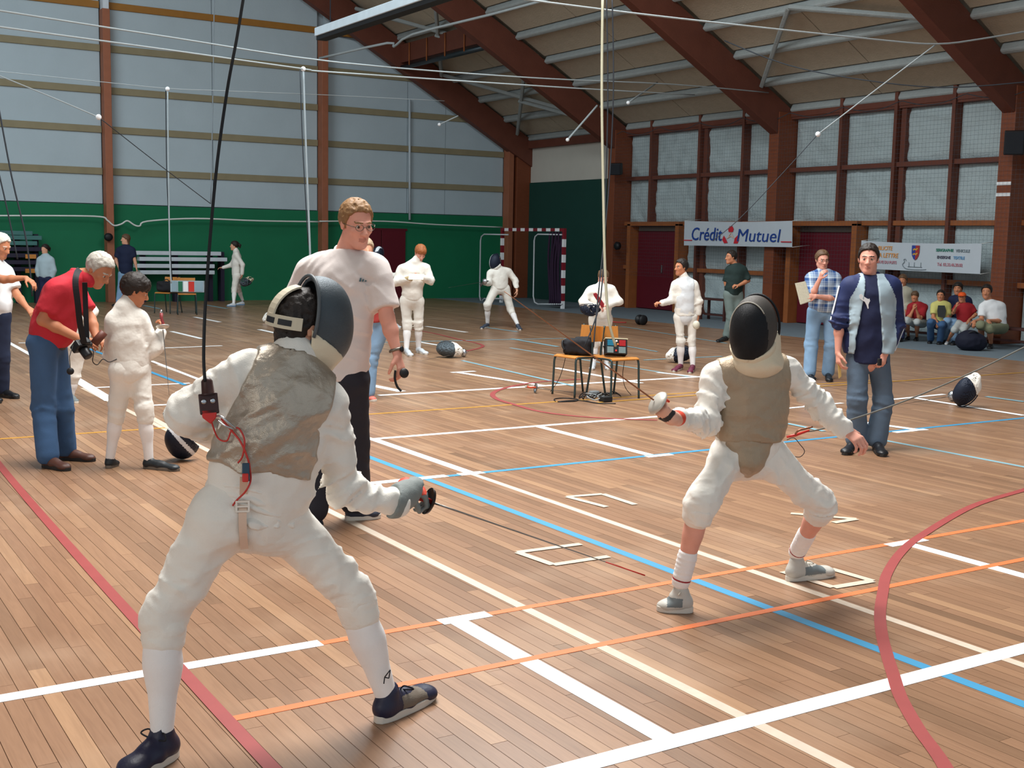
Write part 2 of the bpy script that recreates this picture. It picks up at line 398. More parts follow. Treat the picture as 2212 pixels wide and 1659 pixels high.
def parea(p):
    P = [proj((p[a], p[c], 0)) for a, c in ((0, 2), (1, 2), (1, 3), (0, 3))]
    if p[2] < .5: return 0
    cx = sum(q[0] for q in P)/4; cy = sum(q[1] for q in P)/4
    if not (0 < cx < IW and 0 < cy < IH): return 0
    return abs(sum(P[k][0]*P[(k+1) % 4][1]-P[(k+1) % 4][0]*P[k][1] for k in range(4)))/2
planks.sort(key=parea, reverse=True)
BOXF = [(4,5,6,7),(0,1,5,4),(1,2,6,5),(2,3,7,6),(3,0,4,7)]
def plank_v(p):
    a, d, c, e, t = p; h = .0008*(t-.5)
    return [(a,c,-.02),(d,c,-.02),(d,e,-.02),(a,e,-.02),(a,c,h),(d,c,h),(d,e,h),(a,e,h)]
def plank_obj(name, ps, kind=None):
    V = []; F = []; T = []
    for p in ps:
        k = len(V); V += plank_v(p); F += [tuple(k+i for i in f) for f in BOXF]; T += [p[4]]*8
    o = mesh_np(name, np.array(V), np.array(F), PLANK, floor, False)
    at = o.data.attributes.new('tone', 'FLOAT', 'POINT'); at.data.foreach_set('value', np.array(T, dtype=np.float32))
    if kind: o['kind'] = kind
for p in planks[:300]: plank_obj('plank', [p])
plank_obj('plank_field', planks[300:], 'stuff')
# court lines, painted or taped on the boards
TWHITE = M('white_tape', 'f4f4f4', .45, var=.02); LCREAM = M('worn_white_line', 'c6b6a4', .6, var=.16, vs=14); LBLUE = M('blue_line', '3d8cb6', .5, var=.06)
LORAN = M('orange_tape', 'd97544', .5, var=.05); LRED = M('red_line', '94413f', .55, var=.12, vs=8); LYEL = M('yellow_line', 'bf8c34', .5, var=.06); LPALE = M('pale_blue_line', '7fa9b6', .6, var=.1)
NL = [0]
def line_x(Y, xa, xb, wd, m, name, h=.0014, skew=0): # along X
    NL[0] += 1; h += .00004*NL[0]; b = MB(); b.hexa([(xa+skew,Y-wd/2,.0005),(xb+skew,Y-wd/2,.0005),(xb,Y+wd/2,.0005),(xa,Y+wd/2,.0005),(xa+skew,Y-wd/2,h),(xb+skew,Y-wd/2,h),(xb,Y+wd/2,h),(xa,Y+wd/2,h)]); return b.build(name, m, floor)
def line_y(X, ya, yb, wd, m, name, h=.0012):
    NL[0] += 1; h += .00004*NL[0]; b = MB(); b.box((X-wd/2, ya, .0005), (X+wd/2, yb, h)); return b.build(name, m, floor)
def ribbon(pts, wd, m, name, h=.0010, n=8, closed=False):
    NL[0] += 1; h += .00004*NL[0]; P = spline([(p[0], p[1]) for p in pts], n); V = []; F = []
    for i, p in enumerate(P):
        t = P[min(i+1, len(P)-1)]-P[max(i-1, 0)]; t /= max(1e-9, np.linalg.norm(t)); nn = np.array([-t[1], t[0]])*wd/2
        V += [(p[0]-nn[0], p[1]-nn[1], h), (p[0]+nn[0], p[1]+nn[1], h)]
        if i: k = 2*i; F.append((k-2, k, k+1, k-1))
    b = MB(); b.add(V, F); return b.build(name, m, floor)
line_y(4.075, .8, 12.0, .062, LBLUE, 'blue_line'); line_y(3.03, .8, 13.9, .055, LCREAM, 'worn_line')
line_y(4.465, .8, 7.65, .055, LCREAM, 'worn_line'); line_y(4.475, 7.65, 9.39, .085, TWHITE, 'white_tape'); line_y(4.47, 9.4, 16.0, .05, LCREAM, 'worn_line')
line_y(2.652, 3.12, 4.66, .092, TWHITE, 'white_tape'); line_y(6.195, 7.58, 9.33, .085, TWHITE, 'white_tape'); line_y(5.715, 1.8, 4.62, .085, TWHITE, 'white_tape')
line_y(8.63, 2, 7.45, .05, LPALE, 'pale_line'); line_y(10.35, 12.05, 16.5, .05, LPALE, 'pale_line')
line_x(4.66, 1.98, 8.5, .046, LORAN, 'orange_tape'); line_x(4.056, 1.36, 9.5, .046, LORAN, 'orange_tape')
line_x(3.105, 1.6, 7.0, .092, TWHITE, 'white_tape'); line_x(4.665, -.6, 1.985, .078, TWHITE, 'white_tape', .0016)
a = gp(930, 1342); c = gp(1046, 1327); line_x(4.66, a[0]+.03, c[0]+.02, .082, TWHITE, 'white_tape', .0018, -.0)
a = gp(1905, 1175); c = gp(1993, 1164); line_x(4.64, a[0], c[0], .07, TWHITE, 'white_tape', .0018)
line_x(7.63, 4.1, 12.5, .055, LBLUE, 'blue_line'); line_x(7.645, gp(690, 1048)[0], gp(962, 1027)[0], .085, TWHITE, 'white_tape', .0016); a = gp(990, 1025); c = gp(1042, 1020); line_x(7.64, a[0], c[0], .085, TWHITE, 'white_tape', .0016)
a = gp(1400, 988); c = gp(1432, 984); line_x(7.6, a[0], c[0]+.1, .07, TWHITE, 'white_tape', .0016); a = gp(1945, 930); line_x(7.57, a[0]-.15, a[0]+.3, .07, TWHITE, 'white_tape', .0016)
line_x(9.36, gp(784, 947)[0], gp(1420, 904)[0]+1.5, .07, TWHITE, 'white_tape'); line_x(10.72, 1.2, 12.5, .045, LYEL, 'yellow_line'); line_x(11.98, gp(806, 851)[0], 11.2, .085, TWHITE, 'white_tape')
# far fencing strips and court corners
def seg(x0, y0, x1, y1, wd, m, name='white_tape'):
    a = gp(x0, y0); c = gp(x1, y1); return ribbon([(a[0], a[1]), ((a[0]+c[0])/2, (a[1]+c[1])/2), (c[0], c[1])], wd, m, name, .0014, 2)
seg(985, 804, 1172, 833, .1, TWHITE); seg(975, 805, 1026, 802, .09, TWHITE); seg(800, 832, 868, 846, .12, TWHITE)
seg(1200, 795, 1385, 828, .1, TWHITE); seg(806, 740, 1215, 731, .07, LPALE, 'pale_line'); seg(900, 738, 960, 748, .09, TWHITE); seg(998, 779, 1240, 834, .06, LPALE, 'pale_line')
seg(1105, 732, 1205, 749, .09, LPALE, 'pale_line'); seg(920, 705, 1008, 718, .09, TWHITE); seg(1040, 706, 1118, 717, .08, LPALE, 'pale_line'); seg(1215, 731, 1340, 748, .06, LPALE, 'pale_line')
seg(40, 741, 215, 741, .09, TWHITE); seg(15, 738, 238, 862, .07, TWHITE); seg(215, 738, 245, 752, .08, TWHITE); seg(160, 817, 240, 866, .13, TWHITE); seg(200, 838, 410, 828, .08, TWHITE); seg(188, 752, 400, 832, .06, LBLUE, 'blue_line')
seg(327, 780, 440, 824, .06, TWHITE); seg(333, 753, 480, 747, .08, TWHITE); seg(370, 716, 436, 732, .09, TWHITE); seg(330, 876, 372, 874, .08, TWHITE); seg(322, 900, 420, 955, .07, LCREAM, 'worn_line'); seg(420, 685, 475, 696, .1, TWHITE); seg(440, 658, 490, 667, .09, LPALE, 'pale_line'); seg(310, 660, 345, 667, .09, LPALE, 'pale_line'); seg(560, 712, 605, 722, .1, TWHITE)
seg(1695, 883, 1820, 871, .06, TWHITE); seg(1740, 877, 1780, 885, .07, TWHITE); seg(1900, 866, 2040, 852, .07, TWHITE); seg(1975, 860, 2212, 898, .09, TWHITE); seg(2130, 857, 2212, 868, .08, LPALE, 'pale_line'); seg(1845, 910, 1990, 930, .1, TWHITE); seg(1700, 915, 1780, 932, .06, LPALE, 'pale_line')
seg(1420, 805, 1560, 820, .09, TWHITE); seg(1390, 778, 1560, 770, .06, LPALE, 'pale_line'); seg(1290, 870, 1560, 850, .05, LYEL, 'yellow_line'); seg(1700, 840, 2212, 805, .045, LYEL, 'yellow_line'); seg(1340, 705, 1570, 742, .05, LPALE, 'pale_line'); seg(1280, 735, 1420, 760, .05, LPALE, 'pale_line')
# red curves
r7 = lambda x, y: gp(1612+x*.27125, 880+y*.27125)[:2]; r8 = lambda x, y: gp(1612+x*.27125, 1209+y*.27125)[:2]
ribbon([r7(2400, 600), r7(2212, 660), r7(1800, 790), r7(1400, 1020), r7(1230, 1160), r7(1120, 1330), r8(1090, 250), r8(1065, 430), r8(1080, 600), r8(1120, 760), r8(1170, 920), r8(1230, 1100), r8(1370, 1350), r8(1480, 1500), r8(1585, 1659), (3.1, 2.2), (2.9, 1.9)], .055, LRED, 'red_line')
ribbon([(1.5, 10.4), (1.46, 9.6), (1.42, 8.1), (1.39, 6.46), (1.375, 5.35), (1.365, 4.54), (1.36, 3.9), (1.36, 3.3), (1.37, 2.2)], .055, LRED, 'red_line')
ribbon([gp(*p)[:2] for p in ((1420, 908), (1330, 905), (1240, 899), (1165, 889), (1110, 874), (1075, 863), (1064, 852), (1080, 842), (1120, 832), (1180, 824), (1260, 819))], .06, LRED, 'red_line')
ribbon([gp(*p)[:2] for p in ((890, 712), (940, 721), (990, 733), (1035, 743), (1041, 750), (1010, 758), (950, 766))], .06, LRED, 'red_line')
# half worn-off square marks
def lmark(pts):
    for a, c in zip(pts[:-1], pts[1:]): seg(*a, *c, .05, LCREAM, 'worn_line')
lmark([(1255, 1176), (1118, 1194), (1195, 1221), (1315, 1203)]); lmark([(1310, 1096), (1225, 1074), (1302, 1068), (1372, 1091)]); lmark([(1690, 1236), (1800, 1270), (1885, 1256), (1795, 1230)]); lmark([(1708, 1110), (1850, 1122), (1800, 1130)])

# ---- right (eave) wall
b = MB(); b.box((20.12, -4, 0), (20.3, YG, 4.9)); wr = b.build('wall_right', M('wall_core', '8d979c', .9, var=.1)); tag(wr, 'long right hand wall of brown timber frame and pale foam panels', 'wall', kind='structure')
for i, yc in enumerate(COLY+(YG-.2,)):
    b = MB(); b.box((CFX, yc-CW/2, 0), (20.1, yc+CW/2, 4.72)); b.build('column', WOOD, wr, bevel=.01)
ZB = (1.09, 2.25, 3.44, 4.62)
def foam_panel(y0, y1, z0, z1, par):
    nu = max(4, int((y1-y0)/.09)); nv = max(4, int((z1-z0)/.09)); u = np.linspace(0, 1, nu+1); v = np.linspace(0, 1, nv+1); U, W = np.meshgrid(u, v, indexing='ij')
    Y = y0+(y1-y0)*U; Z = z0+(z1-z0)*W; e = np.minimum(np.minimum(U*(y1-y0), (1-U)*(y1-y0)), np.minimum(W*(z1-z0), (1-W)*(z1-z0)))
    P = np.stack([Y.ravel()*5, Z.ravel()*5, np.zeros(Y.size)+y0], 1); d = .05*np.clip(e/.10, 0, 1)**.6+(.05*vnoise(P, 3)+.028*vnoise(P*2.7, 5)+.012*vnoise(P*6, 6)).reshape(Y.shape)*np.clip(e/.06, 0, 1)
    d -= .05*np.exp(-(W*(z1-z0)/.06)**2)*vnoise(P*1.7, 9).reshape(Y.shape)**2
    V = np.stack([(20.04-d).ravel(), Y.ravel(), Z.ravel()], 1); I = np.arange((nu+1)*(nv+1)).reshape(nu+1, nv+1)
    F = np.stack([I[:-1, :-1], I[:-1, 1:], I[1:, 1:], I[1:, :-1]], -1).reshape(-1, 4)
    mesh_np('foam_panel', V, F, FOAM, par)
doors = {0: (atX(1366, 600, 19.9)[1], atX(1470, 600, 19.9)[1]), 1: (atX(1712, 600, 19.9)[1], atX(1852, 600, 19.9)[1])}
for bi in range(3):
    ya, yb = COLY[bi]-CW/2, COLY[bi+1]+CW/2; L = ya-yb; ps = [yb+L*t for t in (.20, .47, .745)]
    if bi == 0: ps = [atX(x, 380, 19.86)[1] for x in (1605, 1511, 1407)]
    if bi == 1: ps = [atX(x, 400, 19.86)[1] for x in (2054, 1930, 1813)]
    dr = doors.get(bi)
    for k, y in enumerate(ps):
        wdt = .08; lo = 2.25 if dr and dr[1]-.06 < y < dr[0]+.06 else 0
        b = MB(); b.box((19.80, y-wdt/2, lo), (20.08, y+wdt/2, 4.9)); b.build('post', WOODR, wr, bevel=.005)
        if k == 1:
            b = MB(); b.box((19.9, y-.20, 0), (20.08, y-.075, 4.62)); b.build('post', WOODR, wr, bevel=.005)
    ed = [yb]+ps+[ya]
    for z in ZB:
        for a, c in zip(ed[:-1], ed[1:]):
            segs = [(a, c)]
            if z < 2.2 and dr:
                segs = [(s0, min(s1, dr[1]-.1)) for s0, s1 in segs if s0 < dr[1]-.1]+[(max(s0, dr[0]+.1), s1) for s0, s1 in segs if s1 > dr[0]+.1]
            for s0, s1 in segs:
                if s1-s0 > .1: b = MB(); b.box((19.86, s0, z-.05), (20.08, s1, z+.05)); b.build('rail', WOODF if z < 3 else WOODR, wr, bevel=.004)
    zz = (0.0,)+ZB
    for z0, z1 in zip(zz[:-1], zz[1:]):
        for a, c in zip(ed[:-1], ed[1:]):
            s0, s1 = a, c
            if z1 < 2.3 and dr:
                if a >= dr[1]-.1 and c <= dr[0]+.1: continue
                if a < dr[1] < c: s1 = dr[1]-.08
                if a < dr[0] < c and not a < dr[1] < c: s0 = dr[0]+.08
                if a < dr[1] and c > dr[0]: s1 = dr[1]-.08
            if s1-s0 > .15: foam_panel(s0+.03, s1-.03, z0+.04, z1-.04, wr)
    if dr:
        n = bi+1; y0, y1 = dr[1], dr[0]; ztop = 2.24
        d = empty('door_%d' % n, (19.9, (y0+y1)/2, 0)); tag(d, ['maroon double door between foam wall and tall column', 'maroon door beside the plain blue banner end'][bi] if False else ('dark maroon door left of the bank banner' if bi == 0 else 'dark maroon door right of the bank banner'), 'door', kind='structure')
        b = MB(); b.box((19.98, y0+.09, .02), (20.05, y1-.1, 2.05)); lf = b.build('door_leaf', MAROON, d, bevel=.006)
        b = MB(); b.box((20.06, y0-.05, 0), (20.11, y1+.05, 2.2)); b.build('door_backing', MAROON, d)
        b = MB(); b.box((19.99, y0+.09, 2.06), (20.05, y1-.1, 2.17)); b.build('transom', M('dusty_transom', '6b5f57', .8), d)
        for yy in (y0, y1):
            b = MB(); b.box((19.72, yy-.07, 0), (20.1, yy+.07, ztop)); b.build('door_jamb', WOODF, d, bevel=.005)
        b = MB(); b.box((19.72, y0-.07, ztop-.05), (20.1, y1+.07, ztop+.05)); b.build('door_head', WOODF, d, bevel=.005)
        b = MB(); ym = y0+.42*(y1-y0); b.box((19.94, ym-.02, .98), (19.975, ym+.02, 1.18)); b.build('door_handle', STEEL, lf, bevel=.005)
# green bay in the far corner
y0, y1 = COLY[0]+CW/2, YG-.36
b = MB(); b.box((19.93, y0, 0), (20.1, y1, 3.48)); b.build('green_panel', GREEND, wr)
b = MB(); b.box((19.97, y0, 3.49), (20.1, y1, 4.5)); b.build('cream_panel', CREAM, wr)
b = MB(); b.box((19.8, y0, 4.5), (20.1, y1, 4.72)); b.build('eave_plate', WOODR, wr)
b = MB(); b.box((19.84, 2, 4.62), (20.1, COLY[0], 4.74)); b.build('eave_plate', WOODR, wr)

# ---- far gable wall
b = MB(); b.prism([(-10, 0), (20.2, 0), (20.2, zroof(20.2)), (XR, zroof(XR)), (-10, zroof(-10))], (0, YG+.1, 0), (1, 0, 0), (0, 0, 1), (0, .15, 0)); wl = b.build('wall_left', M('gable_core', '9aa4aa', .9)); tag(wl, 'far gable wall with pale panels over a green base', 'wall', kind='structure')
PX = [1.9, 7.50, 13.28, 19.3]; RZ = (3.27, 4.30, 5.26, 6.28, 7.32, 8.3, 9.3)
SEAM = {1: [(7.5+13.28)/2-.15], 2: [15.95, 17.2], 0: [4.5]}
for c in range(3):
    xa, xb = PX[c]+.1, PX[c+1]-.1; ed = [xa]+SEAM[c]+[xb]
    for z0, z1 in zip((2.47,)+RZ[:-1], RZ):
        for a, d in zip(ed[:-1], ed[1:]):
            zr = zroof(d)-.25
            if zr < z0+.1: 
                if zroof(a)-.25 < z0+.15: continue
            t1 = min(z1-.08, zroof(a)-.15); t2 = min(z1-.08, zroof(d)-.15)
            b = MB(); b.prism([(a+.008, z0+.08 if z0 > 2.5 else z0), (d-.008, z0+.08 if z0 > 2.5 else z0), (d-.008, max(t2, z0+.06)), (a+.008, max(t1, z0+.06))], (0, YG, 0), (1, 0, 0), (0, 0, 1), (0, .09, 0)); b.build('wall_panel', PANEL, wl)
    for z in RZ:
        x1 = min(xb, 20-(z-4.86+.3)/RS)
        if x1 > xa+.2: b = MB(); b.box((xa, YG-.05, z-.085), (x1, YG+.06, z+.085)); b.build('wall_rail', RAILG if z < 7.2 else M('ochre_rail', '9a6a2c', .6), wl, bevel=.01)
b = MB(); b.box((-10, YG-.02, 0), (20, YG+.05, 2.45)); b.build('green_base', GREEN, wl)
for k, x in enumerate(PX):
    b = MB(); b.box((x-.09, YG-.32, 0), (x+.09, YG, min(7.2, zroof(x)-.5) if k < 3 else 4.6)); b.build('gable_post', M('gable_post_wood', '9a5f45', .6, var=.15), wl, bevel=.01)
    if k == 1: b = MB(); b.box((x-.07, YG-.30, 7.2), (x+.07, YG, zroof(x)-.4)); b.build('gable_post', M('pale_post', 'cfd8e0', .5), wl)
b = MB(); x0 = atY(768, 560, YG)[0]; x1 = atY(874, 560, YG)[0]; d3 = empty('door_3', ((x0+x1)/2, YG-.05, 0)); tag(d3, 'maroon double door in the far green gable wall', 'door', kind='structure')
for i in range(2):
    b = MB(); xa = x0+(x1-x0)*i/2; b.box((xa+.01, YG-.07, .01), (xa+(x1-x0)/2-.01, YG-.02, 1.96)); b.build('door_leaf', MAROON, d3, bevel=.006)
b = MB(); b.box((x0-.05, YG-.06, 1.96), (x1+.05, YG-.02, 2.02)); b.build('door_head', MAROON, d3)
# sagging safety net edge on the gable
ROPE = M('white_rope', 'd7dad6', .7, var=.1)
b = MB(); pts = [atY(x, y, YG-.335) for x, y in ((-60, 466), (120, 466), (215, 468), (232, 476), (246, 487), (262, 484), (275, 477), (290, 486), (302, 488), (318, 478), (420, 472), (560, 477), (690, 479))]; b.tube(spline(pts, 5), .022, 6); tag(b.build('net_rope', ROPE), 'sagging white net rope along the green gable wall', 'rope')
b = MB(); pts = [atY(x, y, YG-.335) for x, y in ((690, 478), (830, 478), (940, 485), (1085, 491))]; b.tube(spline(pts, 5), .02, 6); tag(b.build('net_rope', ROPE), 'thin grey net rope in the dark gable corner', 'rope')
for x in (885,):
    b = MB(); b.tube([atY(885, 475, YG-.08), atY(885, 215, YG-.08)], .035, 6); b.build('drain_pipe', M('pale_pipe', 'b9c4cb', .6), wl)

# ---- roof
b = MB(); th = .12
b.hexa([(20.6, -4, zroof(20.6)+.02), (20.6, YG+.3, zroof(20.6)+.02), (XR, YG+.3, zroof(XR)+.02), (XR, -4, zroof(XR)+.02)]+[(20.6, -4, zroof(20.6)+th), (20.6, YG+.3, zroof(20.6)+th), (XR, YG+.3, zroof(XR)+th), (XR, -4, zroof(XR)+th)])
b.hexa([(XR, -4, zroof(XR)+.02), (XR, YG+.3, zroof(XR)+.02), (-11, YG+.3, zroof(-11)+.02), (-11, -4, zroof(-11)+.02)]+[(XR, -4, zroof(XR)+th), (XR, YG+.3, zroof(XR)+th), (-11, YG+.3, zroof(-11)+th), (-11, -4, zroof(-11)+th)])
ceil = b.build('ceiling', M('roof_deck', 'a59a8a', .95)); tag(ceil, 'sloping roof of beige fibre panels on pale purlins', 'ceiling', kind='structure')
PUX = [19.9-.885*i for i in range(17)]
bays = [COLY[3], COLY[2], COLY[1], COLY[0], YG-.15]
for yi in range(4):
    y0, y1 = bays[yi]+.12, bays[yi+1]-.12
    for i, x in enumerate(PUX):
        b = MB(); b.beam((x, y0, zroof(x)-.10), (x, y1, zroof(x)-.10), .13, .2, up=(RS, 0, 1)); b.build('purlin', PURL, ceil, bevel=.04)
    for i in range(len(PUX)-1):
        xa, xb = PUX[i]-.07, PUX[i+1]+.07; ym = y0+(y1-y0)*(.48 if i % 2 else .55)
        for a, d in ((y0, ym-.012), (ym+.012, y1)):
            b = MB(); b.hexa([(xa, a, zroof(xa)-.045), (xb, a, zroof(xb)-.045), (xb, d, zroof(xb)-.045), (xa, d, zroof(xa)-.045), (xa, a, zroof(xa)+.01), (xb, a, zroof(xb)+.01), (xb, d, zroof(xb)+.01), (xa, d, zroof(xa)+.01)]); b.build('roof_panel', ROOFP, ceil)
RD = .80
for yc in list(COLY)+[YG-.3]:
    b = MB(); y0, y1 = yc-.13, yc+.13; zt = lambda X: zroof(X)-.13
    P = [(20.1, zt(20.1)-RD*.98), (20.1, zt(20.1)), (XR, zt(XR)), (XR, zt(XR)-RD*1.15)]
    b.prism([(p[0], p[1]) for p in P], (0, y0, 0), (1, 0, 0), (0, 0, 1), (0, y1-y0, 0)); b.build('rafter', WOODR, ceil, bevel=.015)
    b = MB(); P = [(XR, zt(XR)-RD*1.15), (XR, zt(XR)), (-10, zt(-10)), (-10, zt(-10)-RD)]; b.prism(P, (0, y0, 0), (1, 0, 0), (0, 0, 1), (0, y1-y0, 0)); b.build('rafter', WOODR, ceil, bevel=.015)
# diagonal roof bracing in the end bays and a longitudinal beam
def brace(x0, y0, x1, y1, off=.26, w=.09):
    b = MB(); b.beam((x0, y0, zroof(x0)-off), (x1, y1, zroof(x1)-off), w, .09, up=(RS, 0, 1)); b.build('roof_brace', PURL, ceil, bevel=.02)
for (xa, xb) in ((19.4, 16.8), (16.8, 14.1)):
    brace(xa, COLY[0]+.15, xb, YG-.45); brace(xb, COLY[0]+.15, xa, YG-.45, .3)
    brace(xa, COLY[0]+.15, (xa+xb)/2, (COLY[0]+YG)/2, .34, .06)
brace(18.9, COLY[1]-.15, 17.0, COLY[2]+3.2); brace(17.0, COLY[2]+3.2, 18.0, COLY[2]+.15)
b = MB(); A = atX(816, 128, 15.6); B = atX(1010, 66, 15.6); b.box((15.5, COLY[0]+.1, 6.62), (15.72, YG-.4, 7.12)); b.build('ridge_beam', WOODR, ceil, bevel=.01)
b = MB(); b.tube([(15.55, COLY[0]+.1, 6.5), (15.55, YG-.4, 6.5)], .07, 8); b.build('dark_duct', DSTEEL, ceil)
for t in (.2, .4, .6, .8):
    b = MB(); y = COLY[0]+t*(YG-COLY[0]); b.tube([(15.47, y, 6.5), (15.47, y, 7.1)], .02, 6); b.build('strap', WOODF, ceil)
# =================================================================== PEOPLE: builders
RH = np.array([HF[1], -HF[0], 0.0]); ZU = np.array([0, 0, 1.0])
def vb(v):
    """direction given as (to the right, towards the viewer, up)"""
    return nrm(v[0]*RH-v[1]*HF+v[2]*ZU)
def lerp(a, b, t): return np.asarray(a)*(1-t)+np.asarray(b)*t
SKIN = M('skin', 'd9a184', .55, var=.08, vs=20, spec=.3); SKINT = M('skin_tanned', 'c2815f', .55, var=.08, vs=20, spec=.3); SKINP = M('skin_pink', 'dfa08c', .55, var=.1, vs=20, spec=.3); SKIND = M('skin_shade', 'a9745a', .55, var=.08, vs=20)
LIPS = M('lips', 'bf8070', .45, var=.06)
EYEW = M('eye_white', 'c4bab2', .25, var=.02); IRIS = M('iris', '4a4136', .2, var=.1)
class Mesher:
    """collects several field meshes into one continuous body object"""
    def __init__(s): s.V = []; s.Q = []; s.m = []; s.n = 0
    def add(s, S, res, mi=0, pad=.03, it=1):
        V, Q = S.mesh(res, pad)
        if not len(V): return
        for _ in range(it): V = lap(V, Q)
        s.V.append(V); s.Q.append(Q+s.n); s.n += len(V)
        s.m.append(np.full(len(Q), mi) if not callable(mi) else mi(V[Q].mean(1)))
    def build(s, name, mats, parent=None):
        return mesh_np(name, np.concatenate(s.V), np.concatenate(s.Q), mats, parent, True, np.concatenate(s.m))
def frame(front, up=(0, 0, 1)):
    y = nrm(front); z = np.asarray(up, float); z = nrm(z-y*(z@y)); x = np.cross(y, z); return np.array([x, y, z])
def hp(c, F, p, s=1.0): return np.asarray(c)+(p[0]*F[0]+p[1]*F[1]+p[2]*F[2])*s
def head_sdf(S, c, F, s, neck, detail=True, nr=.056):
    P = lambda x, y, z: hp(c, F, (x, y, z), s)
    S.ell(P(0, -.014, .036), [.076*s, .096*s, .086*s], F, .02)
    S.ell(P(0, .024, -.028), [.063*s, .070*s, .088*s], F, .03)
    S.ell(P(0, .064, -.100), [.025*s, .022*s, .020*s], F, .03*s)
    for q in (-1, 1):
        S.cone(P(q*.050, -.004, -.060), P(q*.016, .060, -.102), .020*s, .015*s, .03*s)
        if detail:
            S.ell(P(q*.044, .060, -.020), [.020*s, .020*s, .018*s], F, .02*s)
            S.ell(P(q*.031, .103, .004), [.019*s, .018*s, .0125*s], F, .010*s, 's')
            S.cone(P(q*.012, .092, .024), P(q*.045, .078, .022), .0085*s, .007*s, .012*s)
            S.cone(P(q*.016, .087, .0090), P(q*.044, .078, .0072), .0052*s, .0050*s, .004*s)
            S.ell(P(q*.013, .101, -.036), [.009*s, .011*s, .008*s], F, .006*s)
        S.ell(P(q*.078, -.010, -.002), [.009*s, .020*s, .032*s], F, .006*s)
    S.cone(P(0, .086, .012), P(0, .112, -.031), .009*s, .0135*s, .012*s)
    if detail:
        S.chain([P(-.022, .084, -.066), P(0, .0935, -.0615), P(.022, .084, -.066)], [.004*s, .0065*s, .004*s], .006*s)
        S.chain([P(-.019, .084, -.070), P(0, .0915, -.0750), P(.019, .084, -.070)], [.004*s, .0070*s, .004*s], .006*s)
        S.chain([P(-.021, .090, -.0675), P(0, .1005, -.0680), P(.021, .090, -.0675)], [.0016*s]*3, .002*s, 's')
    if neck is not None: S.cone(P(0, -.020, -.055), neck, nr*s, nr*1.06*s, .025)
def head_mi(c, F, s, beard=False):
    def f(C):
        L = (C-np.asarray(c))@F.T/s; m = np.zeros(len(C), int); ax = np.abs(L[:, 0])
        m[(ax < .023) & (L[:, 2] < -.0575-.1*ax) & (L[:, 2] > -.0815+.2*ax) & (L[:, 1] > .08)] = 1
        m[(ax > .010) & (ax < .050) & (L[:, 2] > .0225-.10*(ax-.03)) & (L[:, 2] < .0315-.12*np.abs(ax-.03)) & (L[:, 1] > .066)] = 2
        if beard: m[(L[:, 2] < -.045) & (L[:, 2] > -.13) & (L[:, 1] > -.01) & (m == 0) & ~((ax < .02) & (L[:, 2] > -.06))] = 2
        return m
    return f
def eyes(c, F, s, par, look=(0, 1, 0)):
    for q in (-1, 1):
        b = MB(); o = hp(c, F, (q*.031, .0775, .003), s); d = nrm(F[1]+.0*F[0])
        prof = [(math.sin(a)*.0125*s, -math.cos(a)*.0125*s) for a in np.linspace(.01, math.pi-.01, 9)]; b.lathe(prof, o, d, 12, 0)
        b.lathe([(.0072*s, 0), (.0062*s, .0012*s)], o+d*.0112*s, d, 12, 1); b.build('eye', [EYEW, IRIS], par)
def hair_obj(c, F, s, mat, par, res, kind='short', th=.012, name='hair', seed=0):
    S = SDF(); P = lambda x, y, z: hp(c, F, (x, y, z), s)
    S.ell(P(0, -.016, .038), [(.077+th)*s, (.098+th)*s, (.088+th*1.25)*s], F, .01)
    if kind == 'long':
        S.ecap(P(0, -.05, .0), P(0, -.075, -.12), F[0], (.075*s, .05*s), (.05*s, .03*s), .03)
    if kind == 'ponytail': S.chain([P(0, -.10, .06), P(0, -.15, .02), P(0, -.15, -.09)], [.025*s, .03*s, .012*s], .02)
    if kind == 'fringe': S.ell(P(0, .055, .075), [.062*s, .042*s, .04*s], F, .02)
    fz = {'short': .092, 'fringe': .040, 'long': .060, 'ponytail': .064, 'receding': .094}.get(kind, .06); lw = -.064 if kind != 'long' else -.3
    def keep(X, Y, Z):
        X, Y, Z = np.broadcast_arrays(X, Y, Z); D = np.stack([(X-c[0]).ravel(), (Y-c[1]).ravel(), (Z-c[2]).ravel()], 1)@F.T/s
        n = vnoise(D*70, seed+11)*.007; x = np.abs(D[:, 0])
        zc = np.interp(D[:, 1], [-.14, -.04, -.022, -.012, .014, .026, .052, .085], [lw, lw*.95, -.03, .012, -.020, .026, fz-.022, fz])+np.where(D[:, 1] > .05, .10*np.clip(x-.03, 0, .03), 0)
        return (zc+n-D[:, 2]).reshape(X.shape)*s
    S.fn(keep)
    S.disp.append(folds(.007*s, 46/s, seed+3))
    return S.build(name, res, mat, par, smooth_it=0)
